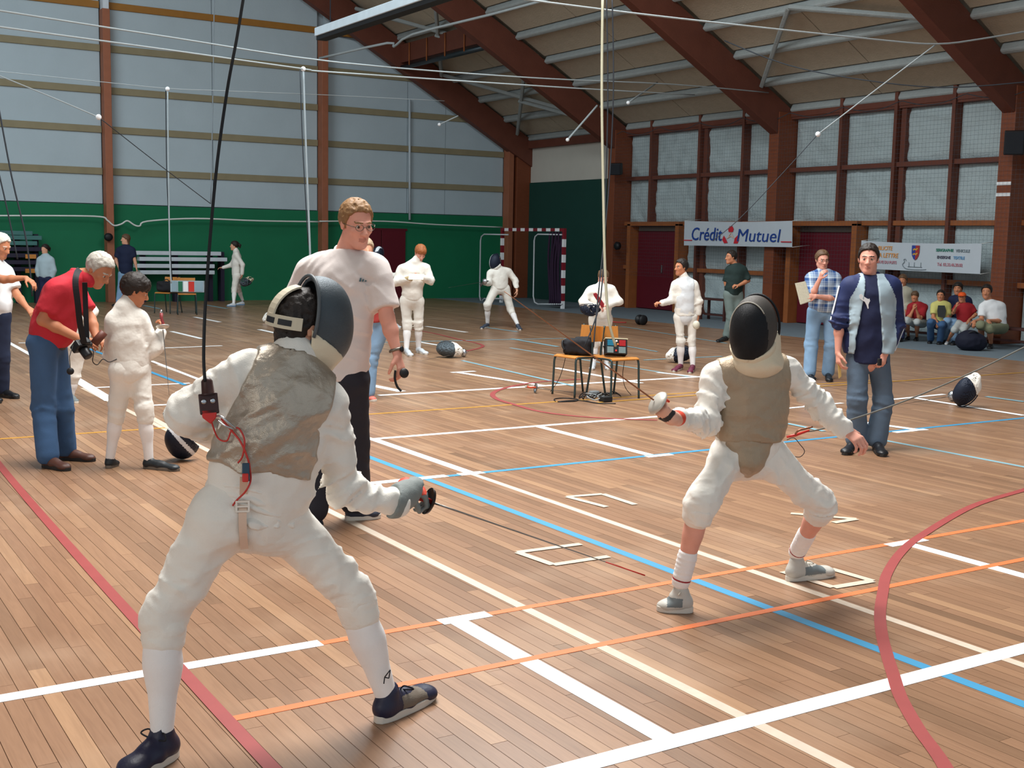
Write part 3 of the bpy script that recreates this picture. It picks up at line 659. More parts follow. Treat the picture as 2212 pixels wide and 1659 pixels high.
def hand_sdf(S, w, d, n, s=1.0, side=1, curl=.3, thumb=.35, spread=.06, curls=None, tcurl=.25):
    """w wrist, d direction of the fingers, n normal out of the back of the hand, side +1: thumb on d x n side"""
    d = nrm(d); n = np.asarray(n, float); n = nrm(n-d*(n@d)); x = np.cross(d, n)*side
    w = np.asarray(w, float); kn = w+d*.088*s
    S.ecap(w+d*.006*s, w+d*.078*s, x, (.026*s, .017*s), (.038*s, .0145*s), .012*s)
    lens = ((.042, .026, .020), (.046, .030, .022), (.043, .028, .021), (.033, .021, .018)); offs = (.029, .010, -.009, -.027); fwd = (.084, .088, .085, .076)
    for i in range(4):
        p = w+d*fwd[i]*s+x*offs[i]*s; cu = (curls[i] if curls else curl); ang = 0; dirx = nrm(d+x*(1.5-i)*spread); r = (.0092, .0096, .0092, .0082)[i]*s
        for j, L in enumerate(lens[i]):
            ang += cu*(1.15, 1.45, .9)[j]; dv = dirx*math.cos(ang)-n*math.sin(ang); q = p+dv*L*s
            S.cone(p, q, r*(1-.07*j), r*(.93-.08*j), .004*s); p = q
    a = w+d*.022*s+x*.024*s; dv = nrm(d*.62+x*(.25+thumb)-n*.38*(.4+tcurl*1.6)); b = a+dv*.040*s; S.cone(a, b, .0155*s, .0115*s, .010*s)
    dv2 = nrm(dv*.9+d*.35-x*tcurl*.9-n*tcurl*.8); c = b+dv2*.032*s; S.cone(b, c, .0108*s, .0098*s, .004*s)
    dv3 = nrm(dv2-x*tcurl*.7-n*tcurl*.4); S.cone(c, c+dv3*.024*s, .0098*s, .0082*s, .004*s)
    return S
def shoe_obj(A, T, s, par, mat, solem, res, up=None, gz=None, accent=None, wd=1.0, hi=1.0, laces=None, name='shoe', tongue=None):
    """A: ankle joint, T: toe tip (on the sole plane)."""
    A = np.asarray(A, float); T = np.asarray(T, float)
    up = ZU if up is None else nrm(up)
    f = T-A; f = f-up*(f@up); L0 = np.linalg.norm(f); f = f/L0; x = np.cross(f, up)
    heel = A-up*((A-T)@up)-f*.062*s; L = np.linalg.norm(T-heel); zb = .022*s
    P = lambda y, z, xx=0: heel+f*y+up*z+x*xx
    S = SDF()
    S.ecap(P(.036*s, .045*s), P(L*.45, .042*s), x, (.035*s*wd, .040*s), (.042*s*wd, .036*s), .02)
    S.ecap(P(L*.45, .042*s), P(L-.052*s, .030*s), x, (.043*s*wd, .036*s), (.042*s*wd, .024*s), .02)
    S.ell(P(L-.050*s, .026*s), [.043*s*wd, .050*s, .026*s], np.array([x, f, up]), .02)
    S.cone(P(.055*s, .05*s), P(.060*s, .092*s*hi), .040*s, .039*s, .02)
    if tongue: S.ecap(P(.10*s, .075*s), P(.085*s, .125*s), x, (.022*s, .006*s), (.024*s, .005*s), .008)
    S.cone(P(.09*s, .06*s), P(L*.55, .055*s), .030*s, .022*s, .02)
    S.cut(P(0, .012*s), -up); S.cut(P(.06*s, .100*s*hi), nrm(up-.25*f)) if not tongue else None
    o = S.build(name, res, [mat]+([accent] if accent else []), par, mi=(lambda C: ((((C-heel)@up) > .03*s) & (((C-heel)@up) < .074*s) & (((C-heel)@f) > L*.30) & (((C-heel)@f) < L*.72)).astype(int)) if accent else None)
    out = []; n = 20
    for k in range(n):
        t = k/n*2*math.pi; cy = math.cos(t); sx = math.sin(t); y = L*.5-cy*L*.503; w = .047*s*wd*(1-.30*max(0, -(-cy))*0-.22*max(0, cy)) * abs(sx)**.62 * (1 if sx > 0 else -1)
        w *= (1-.12*math.exp(-((y/L-.42)/.14)**2)); out.append((y, w))
    b = MB(); b.prism(out, heel, f, x, up*.028*s); b.build('sole', solem, o, bevel=.004*s)
    if laces:
        b = MB()
        for i in range(4):
            y = L*(.40+.075*i); h = (.083-.0085*i)*s; b.tube([P(y, h-.014*s, -.028*s), P(y, h+.002*s, 0), P(y+.012*s, h-.014*s, .028*s)], .0035*s, 5)
        for q in (-1, 1):
            b.tube(spline([P(L*.40, .083*s, 0), P(L*.36, .108*s, q*.03*s), P(L*.42, .095*s, q*.055*s), P(L*.41, .085*s, q*.01*s)], 5), .003*s, 5)
        b.build('lace', laces, o)
    return o
class Person:
    def __init__(s, name, label, depth, J, h=1.75, fb=(0, 1, 0), fh=None, hup=(0, 0, 1), group=None, res=.010):
        s.J = {}; s.d = depth
        for k, v in J.items(): s.J[k] = atD(v[0], v[1], depth+(v[2] if len(v) > 2 else 0))
        s.s = h/1.75; s.fb = vb(fb); s.fh = vb(fh or fb); s.F = frame(s.fh, vb(hup)); s.res = res
        j = s.J; base = (j['A0']+j['A1'])/2
        s.root = empty('person', (base[0], base[1], 0.0)); tag(s.root, label, 'person', group)
        s.Sm = (j['S0']+j['S1'])/2; s.Pm = (j['P0']+j['P1'])/2; s.sd = nrm(j['S1']-j['S0']); s.pd = nrm(j['P1']-j['P0'])
        s.b = Mesher()
    def pt(s, t): return lerp(s.Sm, s.Pm, t)
    # ---- cloth volumes
    def torso(s, S, o=.0, k=.04, chest=(.158, .112), waist=(.132, .10), hip=(.158, .115), t0=.12, t1=1.05, belly=0.0):
        m = s.s; f = s.fb; j = s.J
        S.cone(lerp(j['S0'], j['S1'], .10), lerp(j['S0'], j['S1'], .90), .054*m+o, .054*m+o, k)
        for q in ('S0', 'S1'): S.cone(lerp(j['N'], s.Sm, .15), lerp(j[q], j['N'], .25), .052*m+o, .050*m+o, k)
        S.ecap(s.pt(t0), s.pt(.42), s.sd, (chest[0]*m+o, chest[1]*m+o), (chest[0]*.96*m+o, chest[1]*.97*m+o), k)
        S.ecap(s.pt(.42), s.pt(.72), s.sd, (chest[0]*.95*m+o, chest[1]*.95*m+o), (waist[0]*m+o, waist[1]*m+o), k)
        S.ecap(s.pt(.72), s.pt(t1), lerp(s.sd, s.pd, .7), (waist[0]*m+o, waist[1]*m+o), (hip[0]*m+o, hip[1]*m+o), k)
        if belly: S.ell(s.pt(.72)+f*.06*m, [.12*m, .09*m+belly, .13*m], frame(f), .05)
    def sleeve(s, S, i, o=.0, f=1.0, up=.054, el=.046, wr=.035, k=.03, fore=True, cuff=0.0):
        m = s.s; j = s.J; a, e, w = j['S%d' % i], j['E%d' % i], j['W%d' % i]
        if not fore: S.fcone(a, lerp(a, e, f), up*m+o*.8, (up*.94)*m+o*1.25, k); return
        S.cone(a, e, up*m+o, el*m+o, k); S.cone(e, lerp(e, w, f), el*m+o, wr*m+o+cuff, k)
    def legs(s, S, o=.0, f=1.0, th=.086, kn=.060, an=.048, k=.04, i=(0, 1), calf=0):
        m = s.s; j = s.J
        for q in i:
            p, kk, a = j['P%d' % q], j['K%d' % q], j['A%d' % q]; S.cone(p, kk, th*m+o, kn*m+o, k); e = lerp(kk, a, f)
            if f > 0: S.cone(kk, e, kn*m+o, (kn+(an-kn)*min(1, f))*m+o, .025)
    def seat(s, S, o=.0, k=.05, hip=(.158, .112), r=.085):
        m = s.s; w = s.pt(.80); S.ecap(w, s.Pm, s.pd, (hip[0]*.88*m+o, hip[1]*.9*m+o), (hip[0]*m+o, hip[1]*m+o), k)
        for q in ('P0', 'P1'): S.ell(lerp(s.J[q], s.Pm, .2)-s.fb*.045*m, [r*m+o]*3, None, k)
    # ---- skin
    def head(s, detail=True, skin=SKIN, brow=None, beard=False, res=None, eye=True, hs=1.0, nr=.056):
        S = SDF(); head_sdf(S, s.J['H'], s.F, s.s*hs, s.J['N'], detail, nr); s.hs = s.s*hs
        s.b.add(S, res or s.res*.6, head_mi(s.J['H'], s.F, s.s*hs, beard) if detail else 0); s.skin = skin; s.brow = brow
        if detail and eye: eyes(s.J['H'], s.F, s.s*hs, s.root)
    def core(s):
        S = SDF(); s.torso(S, -.012, .05); s.legs(S, -.012, th=.08, kn=.055, an=.04)
        for i in (0, 1): s.sleeve(S, i, -.008, wr=.030)
        s.b.add(S, max(.016, s.res*1.3))
    def arm(s, i, d=None, n=None, side=1, curl=.35, res=None, full=True, hs=1.0, **kw):
        m = s.s; j = s.J; e, w = j['E%d' % i], j['W%d' % i]; S = SDF()
        if full: S.cone(j['S%d' % i], e, .046*m, .040*m, .02)
        S.cone(e, lerp(e, w, .35), .040*m, .041*m, .02); S.ecap(lerp(e, w, .35), w, np.cross(nrm(w-e), n if n is not None else s.fb), (.041*m, .038*m), (.029*m, .022*m), .02)
        hand_sdf(S, w, d if d is not None else w-e, n if n is not None else s.fb, m*hs, side, curl, **kw)
        s.b.add(S, res or s.res*.45, pad=.02)
    def bare_leg(s, i, t0=.05, t1=.95, mi=0):
        m = s.s; j = s.J; k, a = j['K%d' % i], j['A%d' % i]; S = SDF(); bk = -s.fb
        S.cone(lerp(k, a, t0), lerp(k, a, .35), .050*m, .052*m, .02); S.cone(lerp(k, a, .3)+bk*.012*m, lerp(k, a, .55), .048*m, .040*m, .03); S.cone(lerp(k, a, .45), lerp(k, a, t1), .043*m, .034*m, .03)
        s.b.add(S, s.res*.8, mi)
    def finish(s):
        mats = [s.skin, LIPS if s.skin is not SKIND else SKIND, s.brow or s.skin]
        return s.b.build('body', mats, s.root)
    def cloth(s, name, S, mat, res=None, fold=None, par=None, mi=None, it=1):
        if fold: S.disp.append(folds(*fold))
        return S.build(name, res or s.res, mat, par or s.root, mi=mi, smooth_it=it)
    def socks(s, mat, t0=.2, r0=.056, r1=.044, o=.0, i=(0, 1), mi=None, name='sock'):
        for q in i:
            k, a = s.J['K%d' % q], s.J['A%d' % q]; m = s.s; S = SDF(); bk = -s.fb
            if t0 < .5:
                S.cone(lerp(k, a, t0), lerp(k, a, .42), r0*m+o, (r0-.001)*m+o, .02); S.cone(lerp(k, a, .3)+bk*.014*m, lerp(k, a, .55), (r0-.006)*m+o, (r0-.012)*m+o, .03); S.cone(lerp(k, a, .42), lerp(k, a, 1.0), (r0-.001)*m+o, r1*m+o, .03)
            else: S.cone(lerp(k, a, t0), a, r0*m+o, r1*m+o, .02)
            S.cut(lerp(k, a, t0-.02), k-a)
            s.cloth(name, S, mat, mi=mi)
    def shoes(s, mat, solem, i=(0, 1), **kw):
        for q in i: shoe_obj(s.J['A%d' % q], s.J['T%d' % q], kw.pop('sc', 1.0)*s.s if False else s.s*kw.get('k', 1), s.root, mat, solem, kw.get('res') or s.res*.7, **{a: b for a, b in kw.items() if a not in ('k', 'res')})
def mask_parts(c, F, s, par, res, meshm, bibm, trimm, stripe=None, open_back=True, bib=True, rimm=None):
    """fencing mask: domed wire mesh, rim, bib"""
    P = lambda x, y, z: hp(c, F, (x, y, z), s)
    S = SDF(); S.ell(P(0, .020, .018), [.108*s, .135*s, .152*s], F, .01); S.ell(P(0, .055, -.055), [.086*s, .100*s, .105*s], F, .05)
    if open_back: S.shell(.012*s)
    S.cut(P(0, -.028, 0), nrm(-F[1]+.06*F[2]))
    S.fn(lambda X, Y, Z: -((X-c[0])*F[2][0]+(Y-c[1])*F[2][1]+(Z-c[2])*F[2][2])-.122*s-.9*((X-c[0])*F[1][0]+(Y-c[1])*F[1][1]+(Z-c[2])*F[1][2]-.11*s)*0)
    mi = None; mats = [meshm]
    if stripe is not None:
        mats = [meshm, stripe[0]]; fn = stripe[1]; mi = lambda C: fn((C-np.asarray(c))@F.T/s).astype(int)
    o = S.build('mask_mesh', res, mats, par, mi=mi)
    # rim ring and the rib between face and side mesh
    b = MB(); pts = []
    for t in np.linspace(-.62*math.pi, .62*math.pi, 25): pts.append(P(.109*math.sin(t)*1.0, -.028+.004*math.cos(t), .018+.150*math.cos(t)))
    b.tube(pts, .0065*s, 8); b.build('mask_rim', rimm or trimm, o)
    if bib:
        B = SDF(); B.ell(P(0, .030, -.050), [.110*s, .128*s, .125*s], F, .01); B.ecap(P(0, .03, -.10), P(0, .055, -.185), F[0], (.092*s, .085*s), (.060*s, .035*s), .03)
        B.shell(.010*s); B.cut(P(0, -.03, 0), -F[1])
        B.cut(P(0, .06, -.072), nrm(F[2]+.62*F[1])); B.disp.append(folds(.003, 18, 5)); B.build('mask_bib', res, bibm, par)
    return o
# =================================================================== PEOPLE: the bout in front
WHITEC = M('white_fencing_cotton', 'e9e5dc', .8, var=.05, vs=9, bump=.25, bs=260, spec=.2, sheen=.15, fold=.35, fs=16)
WHITEK = M('white_knit', 'efecea', .85, var=.04, vs=9, bump=.35, bs=320, spec=.15, sheen=.1)
LAME = M('lame_brocade', 'b0a596', .36, metal=.55, var=.16, vs=10, bump=.35, bs=300, fold=.5, fs=20, spec=.5)
LAMEB = M('lame_beige', 'a3917a', .45, metal=.35, var=.14, vs=10, bump=.4, bs=300, fold=.45, fs=20, spec=.45)
MESHG = M('mask_mesh_grey', '4d565c', .45, metal=.5, var=.12, vs=30, bump=.5, bs=420)
MESHK = M('mask_mesh_black', '15171b', .5, metal=.4, var=.15, vs=40, bump=.5, bs=420)
TRIM = M('mask_trim', 'b5b2a6', .6, var=.06); DTRIM = M('dark_trim', '565c60', .5, var=.06)
BIB = M('bib_cloth', 'd9ccb2', .75, var=.06, bump=.3, bs=250)
HAIRD = M('dark_hair', '241c18', .55, var=.35, vs=60, aniso=(1, 1, 1), bump=.6, bs=160); HAIRB = M('brown_hair', '5e4631', .55, var=.3, vs=60, bump=.6, bs=160)
HAIRG = M('grey_hair', 'b9b4aa', .6, var=.25, vs=60, bump=.6, bs=160); HAIRR = M('ginger_hair', '9a5a30', .55, var=.25, vs=60, bump=.6, bs=160); HAIRS = M('sandy_hair', '8b6844', .55, var=.3, vs=60, bump=.6, bs=160)
SHOEB = M('navy_shoe_leather', '22233a', .45, var=.15, bump=.2, bs=120); SHOEM = M('grey_shoe_mesh', '6f655a', .6, var=.15, bump=.4, bs=200); SOLEW = M('pale_sole', 'cfc8bd', .6, var=.08)
SHOEW = M('worn_white_shoe', 'bdbab2', .5, var=.12, bump=.2, bs=100); SHOEG = M('grey_shoe_panel', '6d7577', .5, var=.1); SOLED = M('dark_sole', '2a2725', .7); LACEK = M('black_lace', '1b1b22', .7)
LACEW = M('pale_lace', 'cfcabc', .7)
RED = M('red_plastic', 'c8322a', .4, var=.06); REDW = M('red_wire', 'c23a34', .45, var=.05); BROWNP = M('brown_socket', '3a1f1c', .4, var=.1)
GLOVEG = M('grey_glove', '7f8684', .75, var=.08, bump=.3, bs=200); GLOVER = M('red_glove', 'd8472f', .6, var=.08); GLOVEP = M('pink_glove', 'd8a893', .7, var=.08, bump=.2, bs=160)
BLADE = M('blade_steel', '8d8a86', .35, metal=.9, var=.1); RUST = M('taped_blade', '9a6444', .5, metal=.4, var=.15)
def foil(name, label, base, d, up, length, tip=None, gm=None, gr=.055, grip=RED, bladem=None, bend=0.0, grp=None, cup=.022, r0=.0042):
    base = np.asarray(base, float); d = nrm(d); up = np.asarray(up, float)
    e = empty(name, base); tag(e, label, 'foil', grp)
    b = MB(); b.lathe([(.001, .0), (gr*.55, .004), (gr*.9, cup*.55), (gr, cup), (gr*.985, cup+.0025), (gr*.86, cup*.5+.002), (.004, .003)][::1], base-d*cup*.2+d*.0, -d, 24); b.build('guard', gm or STEEL, e)
    b = MB(); n = 10; pts = [base+d*(length*i/n)+up*(bend*(i/n)**2) for i in range(n+1)]; b.tube(pts, [r0+(.0016-r0)*i/n for i in range(n+1)], 6); bl = b.build('blade', bladem or BLADE, e)
    if tip: b = MB(); b.tube(pts[-3:], [.0026, .0026, .0032], 6); b.build('tip_tape', tip, bl)
    b = MB(); b.tube([base-d*.012, base-d*.05+up*.004, base-d*.09-up*.004, base-d*.125], [.010, .0125, .0115, .013], 8); g = b.build('grip', grip, e); b = MB(); b.lathe([(.006, 0), (.011, .008), (.010, .022), (.004, .028)], base-d*.124, -d, 10); b.build('pommel', STEEL, g)
    return e

def surf(pts, obj, off=.004):
    """press picture points onto the surface of a built part"""
    me = obj.data; n = len(me.vertices); co = np.empty(n*3, np.float32); me.vertices.foreach_get('co', co); co = co.reshape(-1, 3).astype(float); out = []
    for x, y in pts:
        d = nrm(ray(x, y)); q = co-C0; t = q@d; r = np.linalg.norm(q-t[:, None]*d, axis=1); ok = r < max(.012, r.min()*1.2); out.append(C0+d*(t[ok].min()-off))
    return out
# ---------------- fencer seen from behind
J = dict(H=(658, 702, .10), N=(634, 776, .05), S0=(524, 808, -.02), S1=(710, 876, .07), E0=(412, 892, .0), W0=(474, 936, .20), E1=(742, 1058, .15), W1=(862, 1088, .25),
         P0=(482, 1108, -.05), P1=(606, 1124, .07), K0=(354, 1330, -.12), K1=(762, 1280, .15), A0=(350, 1578, -.19), A1=(838, 1514, .20))
p = Person('person', 'fencer seen from behind in grey vest, white breeches and wide stance', 4.0, J, 1.65, fb=(.45, -.9, 0), fh=(.80, -.58, -.10), hup=(.12, .05, 1), res=.0068)
j = p.J; j['T0'] = gp(258, 1688); j['T1'] = gp(934, 1502); R = p.res
p.core()
S = SDF(); head_sdf(S, j['H'], p.F, p.s, j['N'], False); p.b.add(S, .007); p.skin = SKIN; p.brow = None
p.finish()
S = SDF(); p.torso(S, .016, .05, chest=(.172, .115), waist=(.158, .115), hip=(.165, .125), t1=.98)
p.sleeve(S, 0, .014, up=.060, el=.056, wr=.046); p.sleeve(S, 1, .012, up=.062, el=.048, wr=.038, f=.98); S.cone(p.Sm+ZU*.03, lerp(j['N'], j['H'], .22), .075, .066, .04)
for i in (0, 1):
    S.disp.append(crease(j['E%d' % i], j['W%d' % i]-j['S%d' % i], .010, .05, .11, i)); S.disp.append(crease(lerp(j['E%d' % i], j['W%d' % i], .6), j['W%d' % i]-j['E%d' % i], .006, .045, .10, i+5)); S.disp.append(crease(lerp(j['E%d' % i], j['S%d' % i], .8), nrm(j['S%d' % i]-j['E%d' % i])+p.sd*.5, .007, .06, .10, i+8))
p.cloth('jacket', S, WHITEC, R, (.006, 13, 2))
S = SDF(); p.torso(S, .028, .05, chest=(.172, .116), waist=(.158, .112), hip=(.165, .12), t1=.95)
S.cut(atD(550, 1002, 4.0), atD(540, 1052, 4.0)-atD(550, 1002, 4.0))
for i, q in ((0, -1), (1, 1)): S.cut(lerp(j['S%d' % i], p.Sm, .06), p.sd*q+ZU*.1)
S.fn(lambda X, Y, Z: (((X-j['N'][0])**2+(Y-j['N'][1])**2+(Z-j['N'][2]-.05)**2)**.5-.075), 'gs')
S.disp.append(crease(p.pt(.55), p.sd+.8*(p.Pm-p.Sm)/.45, .007, .085, .22, 3)); S.disp.append(crease(p.pt(.85), p.Pm-p.Sm, .006, .06, .2, 13))
vest = p.cloth('lame_vest', S, LAME, R, (.006, 9, 7))
S = SDF(); p.seat(S, .010, hip=(.160, .120), r=.090); p.legs(S, .010, f=.20, th=.094, kn=.064, an=.055, k=.05)
for i in (0, 1):
    ax = j['K%d' % i]-j['P%d' % i]; S.disp.append(crease(lerp(j['K%d' % i], j['A%d' % i], .08), j['A%d' % i]-j['K%d' % i], .008, .036, .075, i)); S.disp.append(crease(lerp(j['P%d' % i], j['K%d' % i], .42), ax+p.pd*(.25-.5*i), .005, .075, .15, i+3)); S.disp.append(crease(lerp(j['P%d' % i], j['K%d' % i], .8), ax, .006, .055, .10, i+6))
br = p.cloth('breeches', S, WHITEC, R, (.004, 12, 12))
S = SDF(); S.ecap(p.pt(.90), p.pt(1.0), p.pd, (.172, .126), (.180, .134), .02, cap=.02); S.disp.append(crease(p.pt(.95), p.Pm-p.Sm, .007, .03, .3, 4)); p.cloth('jacket_hem', S, WHITEC, R)
b = MB(); xx = nrm(p.pd); zz = nrm(p.Pm-p.Sm); yy = np.cross(zz, xx); rr = random.Random(5)
for cc, rx, ry, tr_ in ((p.pt(.815), .160, .126, .013), (p.pt(.87), .163, .130, .010), (p.pt(.74), .166, .130, .008)): b.tube([cc+xx*rx*math.cos(t)+yy*ry*math.sin(t)+zz*.006*math.sin(5*t)+zz*rr.uniform(-.003, .003) for t in np.linspace(0, 2*math.pi, 41)[:-1]], [tr_+rr.uniform(-.003, .003) for _ in range(40)], 8, closed=True)
b.build('waistband', WHITEC, p.root)
for i in (0, 1):
    k, a = j['K%d' % i], j['A%d' % i]; S = SDF(); S.cone(lerp(k, a, .10), lerp(k, a, .24), .074, .068, .01); S.cut(lerp(k, a, .25), a-k); S.cut(lerp(k, a, .04), k-a); p.cloth('breeches_cuff', S, WHITEC, R, (.004, 30, 5), br)
def sockmark(C): return np.zeros(len(C), int)
p.socks(WHITEK, .2, .061, .040)
p.shoes(SHOEB, SOLEW, (0,), res=.006, laces=LACEK, tongue=True, wd=1.08, k=1.1)
p.shoes(SHOEB, SOLEW, (1,), res=.006, laces=LACEK, accent=SHOEM, tongue=True, wd=1.08, k=1.12)
# logo stitched on the sock
b = MB(); a0 = atD(838, 1456, 4.10); a1 = atD(829, 1480, 4.10); 
for u, v, w, x in ((843, 1447, 831, 1463), (843, 1447, 840, 1465), (831, 1463, 840, 1465), (831, 1463, 829, 1477)): b.tube([atD(u, v, 4.128), atD(w, x, 4.125)], .0022, 5)
b.build('sock_logo', LACEK, p.root)
# mask, hair and the strap behind the head
hairo = hair_obj(j['H'], p.F, p.s*.97, HAIRD, p.root, .006, 'long', .010)
mk = mask_parts(lerp(j['H'], hp(j['H'], p.F, (0, .02, .01)), 1), p.F, p.s*1.02, p.root, .006, MESHG, BIB, DTRIM)
def strap(pts, wd, th, m, par, name):
    """pts in head frame: centre line with outward normals"""
    b = MB(); V = []; F = []
    for i, (x, y, z) in enumerate(pts):
        c = hp(j['H'], p.F, (x, y, z), p.s); o = nrm(c-hp(j['H'], p.F, (0, -.0, .0), p.s)); t = nrm(hp(j['H'], p.F, pts[min(i+1, len(pts)-1)], p.s)-hp(j['H'], p.F, pts[max(i-1, 0)], p.s)); sdv = nrm(np.cross(t, o))
        V += [c-sdv*wd/2, c+sdv*wd/2, c+sdv*wd/2+o*th, c-sdv*wd/2+o*th]
        if i: k = 4*i; F += [(k-4, k-3, k+1, k), (k-3, k-2, k+2, k+1), (k-2, k-1, k+3, k+2), (k-1, k-4, k, k+3)]
    F += [(3, 2, 1, 0), (len(V)-4, len(V)-3, len(V)-2, len(V)-1)]; b.add(V, F); return b.build(name, m, par, bevel=.001)
STRAP = M('cream_strap', 'cdc3ac', .7, var=.06); SLOT = M('strap_label', '24262a', .6)
ang = np.linspace(-1.25, 1.25, 15)
bd = strap([(.098*math.sin(a), -.016-.122*math.cos(a), .012) for a in ang], .046*p.s, .006, STRAP, mk, 'mask_strap')
strap([(0, -.016-.118*math.cos(a), .02+.118*math.sin(a)) for a in np.linspace(.1, 1.35, 9)], .05*p.s, .007, STRAP, mk, 'mask_tongue')
for a0, a1 in ((-.12, .34), (.50, .94)): strap([(.1*math.sin(a), -.016-.125*math.cos(a), .012) for a in np.linspace(a0, a1, 6)], .020, .006, SLOT, bd, 'strap_label')
b = MB(); b.tube(spline([hp(j['H'], p.F, q, p.s) for q in ((-.06, -.10, -.105), (0, -.118, -.115), (.06, -.10, -.115), (.085, -.04, -.12))], 6), .006, 6); b.build('collar_piping', M('red_piping', '9c3136', .6), p.root)
# strap with buckle down the back, body wire
bk = lambda x, y, o=0.0: atD(x, y, 3.845+o)
def flat_strip(P, wd, th, m, par, name, n=6):
    Q = spline(P, n); b = MB(); V = []; F = []
    for i, c in enumerate(Q):
        t = nrm(Q[min(i+1, len(Q)-1)]-Q[max(i-1, 0)]); o = nrm(C0-c); o = nrm(o-t*(o@t)); sdv = np.cross(t, o)
        V += [c-sdv*wd/2, c+sdv*wd/2, c+sdv*wd/2+o*th, c-sdv*wd/2+o*th]
        if i: k = 4*i; F += [(k-4, k-3, k+1, k), (k-3, k-2, k+2, k+1), (k-2, k-1, k+3, k+2), (k-1, k-4, k, k+3)]
    F += [(3, 2, 1, 0), (len(V)-4, len(V)-3, len(V)-2, len(V)-1)]; b.add(V, F); return b.build(name, m, par)
WEB = M('pink_webbing', 'd9bda8', .7, var=.05)
st = flat_strip([bk(527, 1030, -.01)]+surf([(526, 1075), (524, 1110), (525, 1150), (528, 1185)], br, .006), .026, .003, WEB, p.root, 'crotch_strap')
q = surf([(524, 1094)], br, .012)[0]; b = MB(); fx = frame(nrm(C0-q)); 
for dz in (-.016, 0, .016): b.beam(hp(q, fx, (-.022, 0, dz)), hp(q, fx, (.022, 0, dz)), .006, .006)
for dx in (-.02, .02): b.beam(hp(q, fx, (dx, 0, -.018)), hp(q, fx, (dx, 0, .018)), .006, .006)
b.build('buckle', M('clear_buckle', 'e6ded2', .3), st)
b = MB(); b.tube(spline(surf([(478, 905), (500, 930), (520, 955), (535, 990), (540, 1015)], vest, .01)+[bk(541, 1040, -.02), bk(530, 1062, -.03)]+surf([(512, 1080), (503, 1092)], br, .012), 6), .0035, 6); b.build('body_wire', REDW, p.root)
b = MB(); b.tube(spline([bk(455, 905)]+surf([(470, 945), (490, 952), (500, 930), (515, 925), (528, 950), (524, 985), (514, 1000)], vest, .012), 6), .003, 6); b.build('body_wire', REDW, p.root)
q = bk(531, 1020, -.02); b = MB(); fx = frame(nrm(C0-q)); b.box((-.012, -.008, -.03), (.012, .008, .03)); o = b.build('wire_clip', M('blue_clip', '2d4356', .4), p.root, bevel=.003); o.data.transform(Matrix(((fx[0][0], fx[1][0], fx[2][0], q[0]), (fx[0][1], fx[1][1], fx[2][1], q[1]), (fx[0][2], fx[1][2], fx[2][2], q[2]), (0, 0, 0, 1))))
q = bk(530, 1032, -.03); b = MB(); b.box((-.010, -.008, -.014), (.010, .008, .014)); o = b.build('wire_clip', RED, p.root, bevel=.003); o.data.transform(Matrix(((fx[0][0], fx[1][0], fx[2][0], q[0]), (fx[0][1], fx[1][1], fx[2][1], q[1]), (fx[0][2], fx[1][2], fx[2][2], q[2]), (0, 0, 0, 1))))
# glove
d = nrm(atD(938, 1088, 4.40)-j['W1']); S = SDF(); nn = vb((.1, .3, 1)); gc = atD(938, 1087, 4.385); td = atD(1393, 1243, 4.72)-gc; dd = nrm(td); w1 = gc-dd*.135+nn*.030
hand_sdf(S, w1, dd, nn, p.s*1.10, 1, .80, tcurl=.5); S.cone(j['W1']-d*.02, w1+dd*.015, .036, .032, .02); S.disp.append(folds(.002, 40, 3)); p.cloth('glove', S, [GLOVEG, GLOVER], .0045, mi=lambda C: (((C-j['W1'])@nn > .004)).astype(int))
S = SDF(); a = lerp(j['E1'], j['W1'], .88); S.cone(a, w1+dd*.05, .060, .047, .01); S.cut(a, j['E1']-j['W1']); S.cut(w1+dd*.065, dd); p.cloth('glove_cuff', S, GLOVEG, .006, (.003, 25, 8))
gc = atD(938, 1087, 4.385); td = atD(1393, 1243, 4.72)-gc
foil('fencing_foil', 'foil held low by the fencer seen from behind, dark round guard', gc, td, ZU, float(np.linalg.norm(td)), RED, M('dark_guard', '2a2422', .35, metal=.6), .052, bladem=BLADE)
# overhead wire with its plug
CABK = M('black_cable', '101216', .5, var=.1)
e = empty('overhead_cable', bk(450, 830)); tag(e, 'thick black overhead cable plugged in at the near fencer\'s back', 'cable')
b = MB(); pts = [atD(x, y, dd) for x, y, dd in ((530, -30, 4.3), (512, 80, 4.2), (490, 200, 4.1), (466, 380, 4.0), (446, 620, 3.86), (440, 760, 3.8), (443, 825, 3.78))]; b.tube(spline(pts, 6), .0055, 8); b.build('cable', CABK, e)
ax = bk(452, 880)-bk(446, 820); b = MB(); b.lathe([(.008, 0), (.018, .012), (.020, .05), (.026, .055)], bk(446, 815, -.05), ax, 10); b.build('plug_neck', BROWNP, e)
fx = frame(nrm(C0-bk(450, 870)), -ax); q = bk(451, 872, -.05); T = Matrix(((fx[0][0], fx[1][0], fx[2][0], q[0]), (fx[0][1], fx[1][1], fx[2][1], q[1]), (fx[0][2], fx[1][2], fx[2][2], q[2]), (0, 0, 0, 1)))
b = MB(); b.box((-.030, -.014, -.034), (.030, .014, .034)); o = b.build('plug_body', BROWNP, e, bevel=.004); o.data.transform(T)
b = MB()
for dx in (-.013, .015): b.lathe([(.0085, 0), (.0085, .004), (.005, .005)], (dx, .013, .008), (0, 1, 0), 10)
o = b.build('plug_socket', STEEL, e); o.data.transform(T)
b = MB(); b.prism([(-.026, 0), (.026, 0), (.024, -.025), (.0, -.048), (-.018, -.03)], (0, -.012, -.018), (1, 0, 0), (0, 0, 1), (0, .026, 0)); o = b.build('plug_tip', RED, e, bevel=.003); o.data.transform(T)
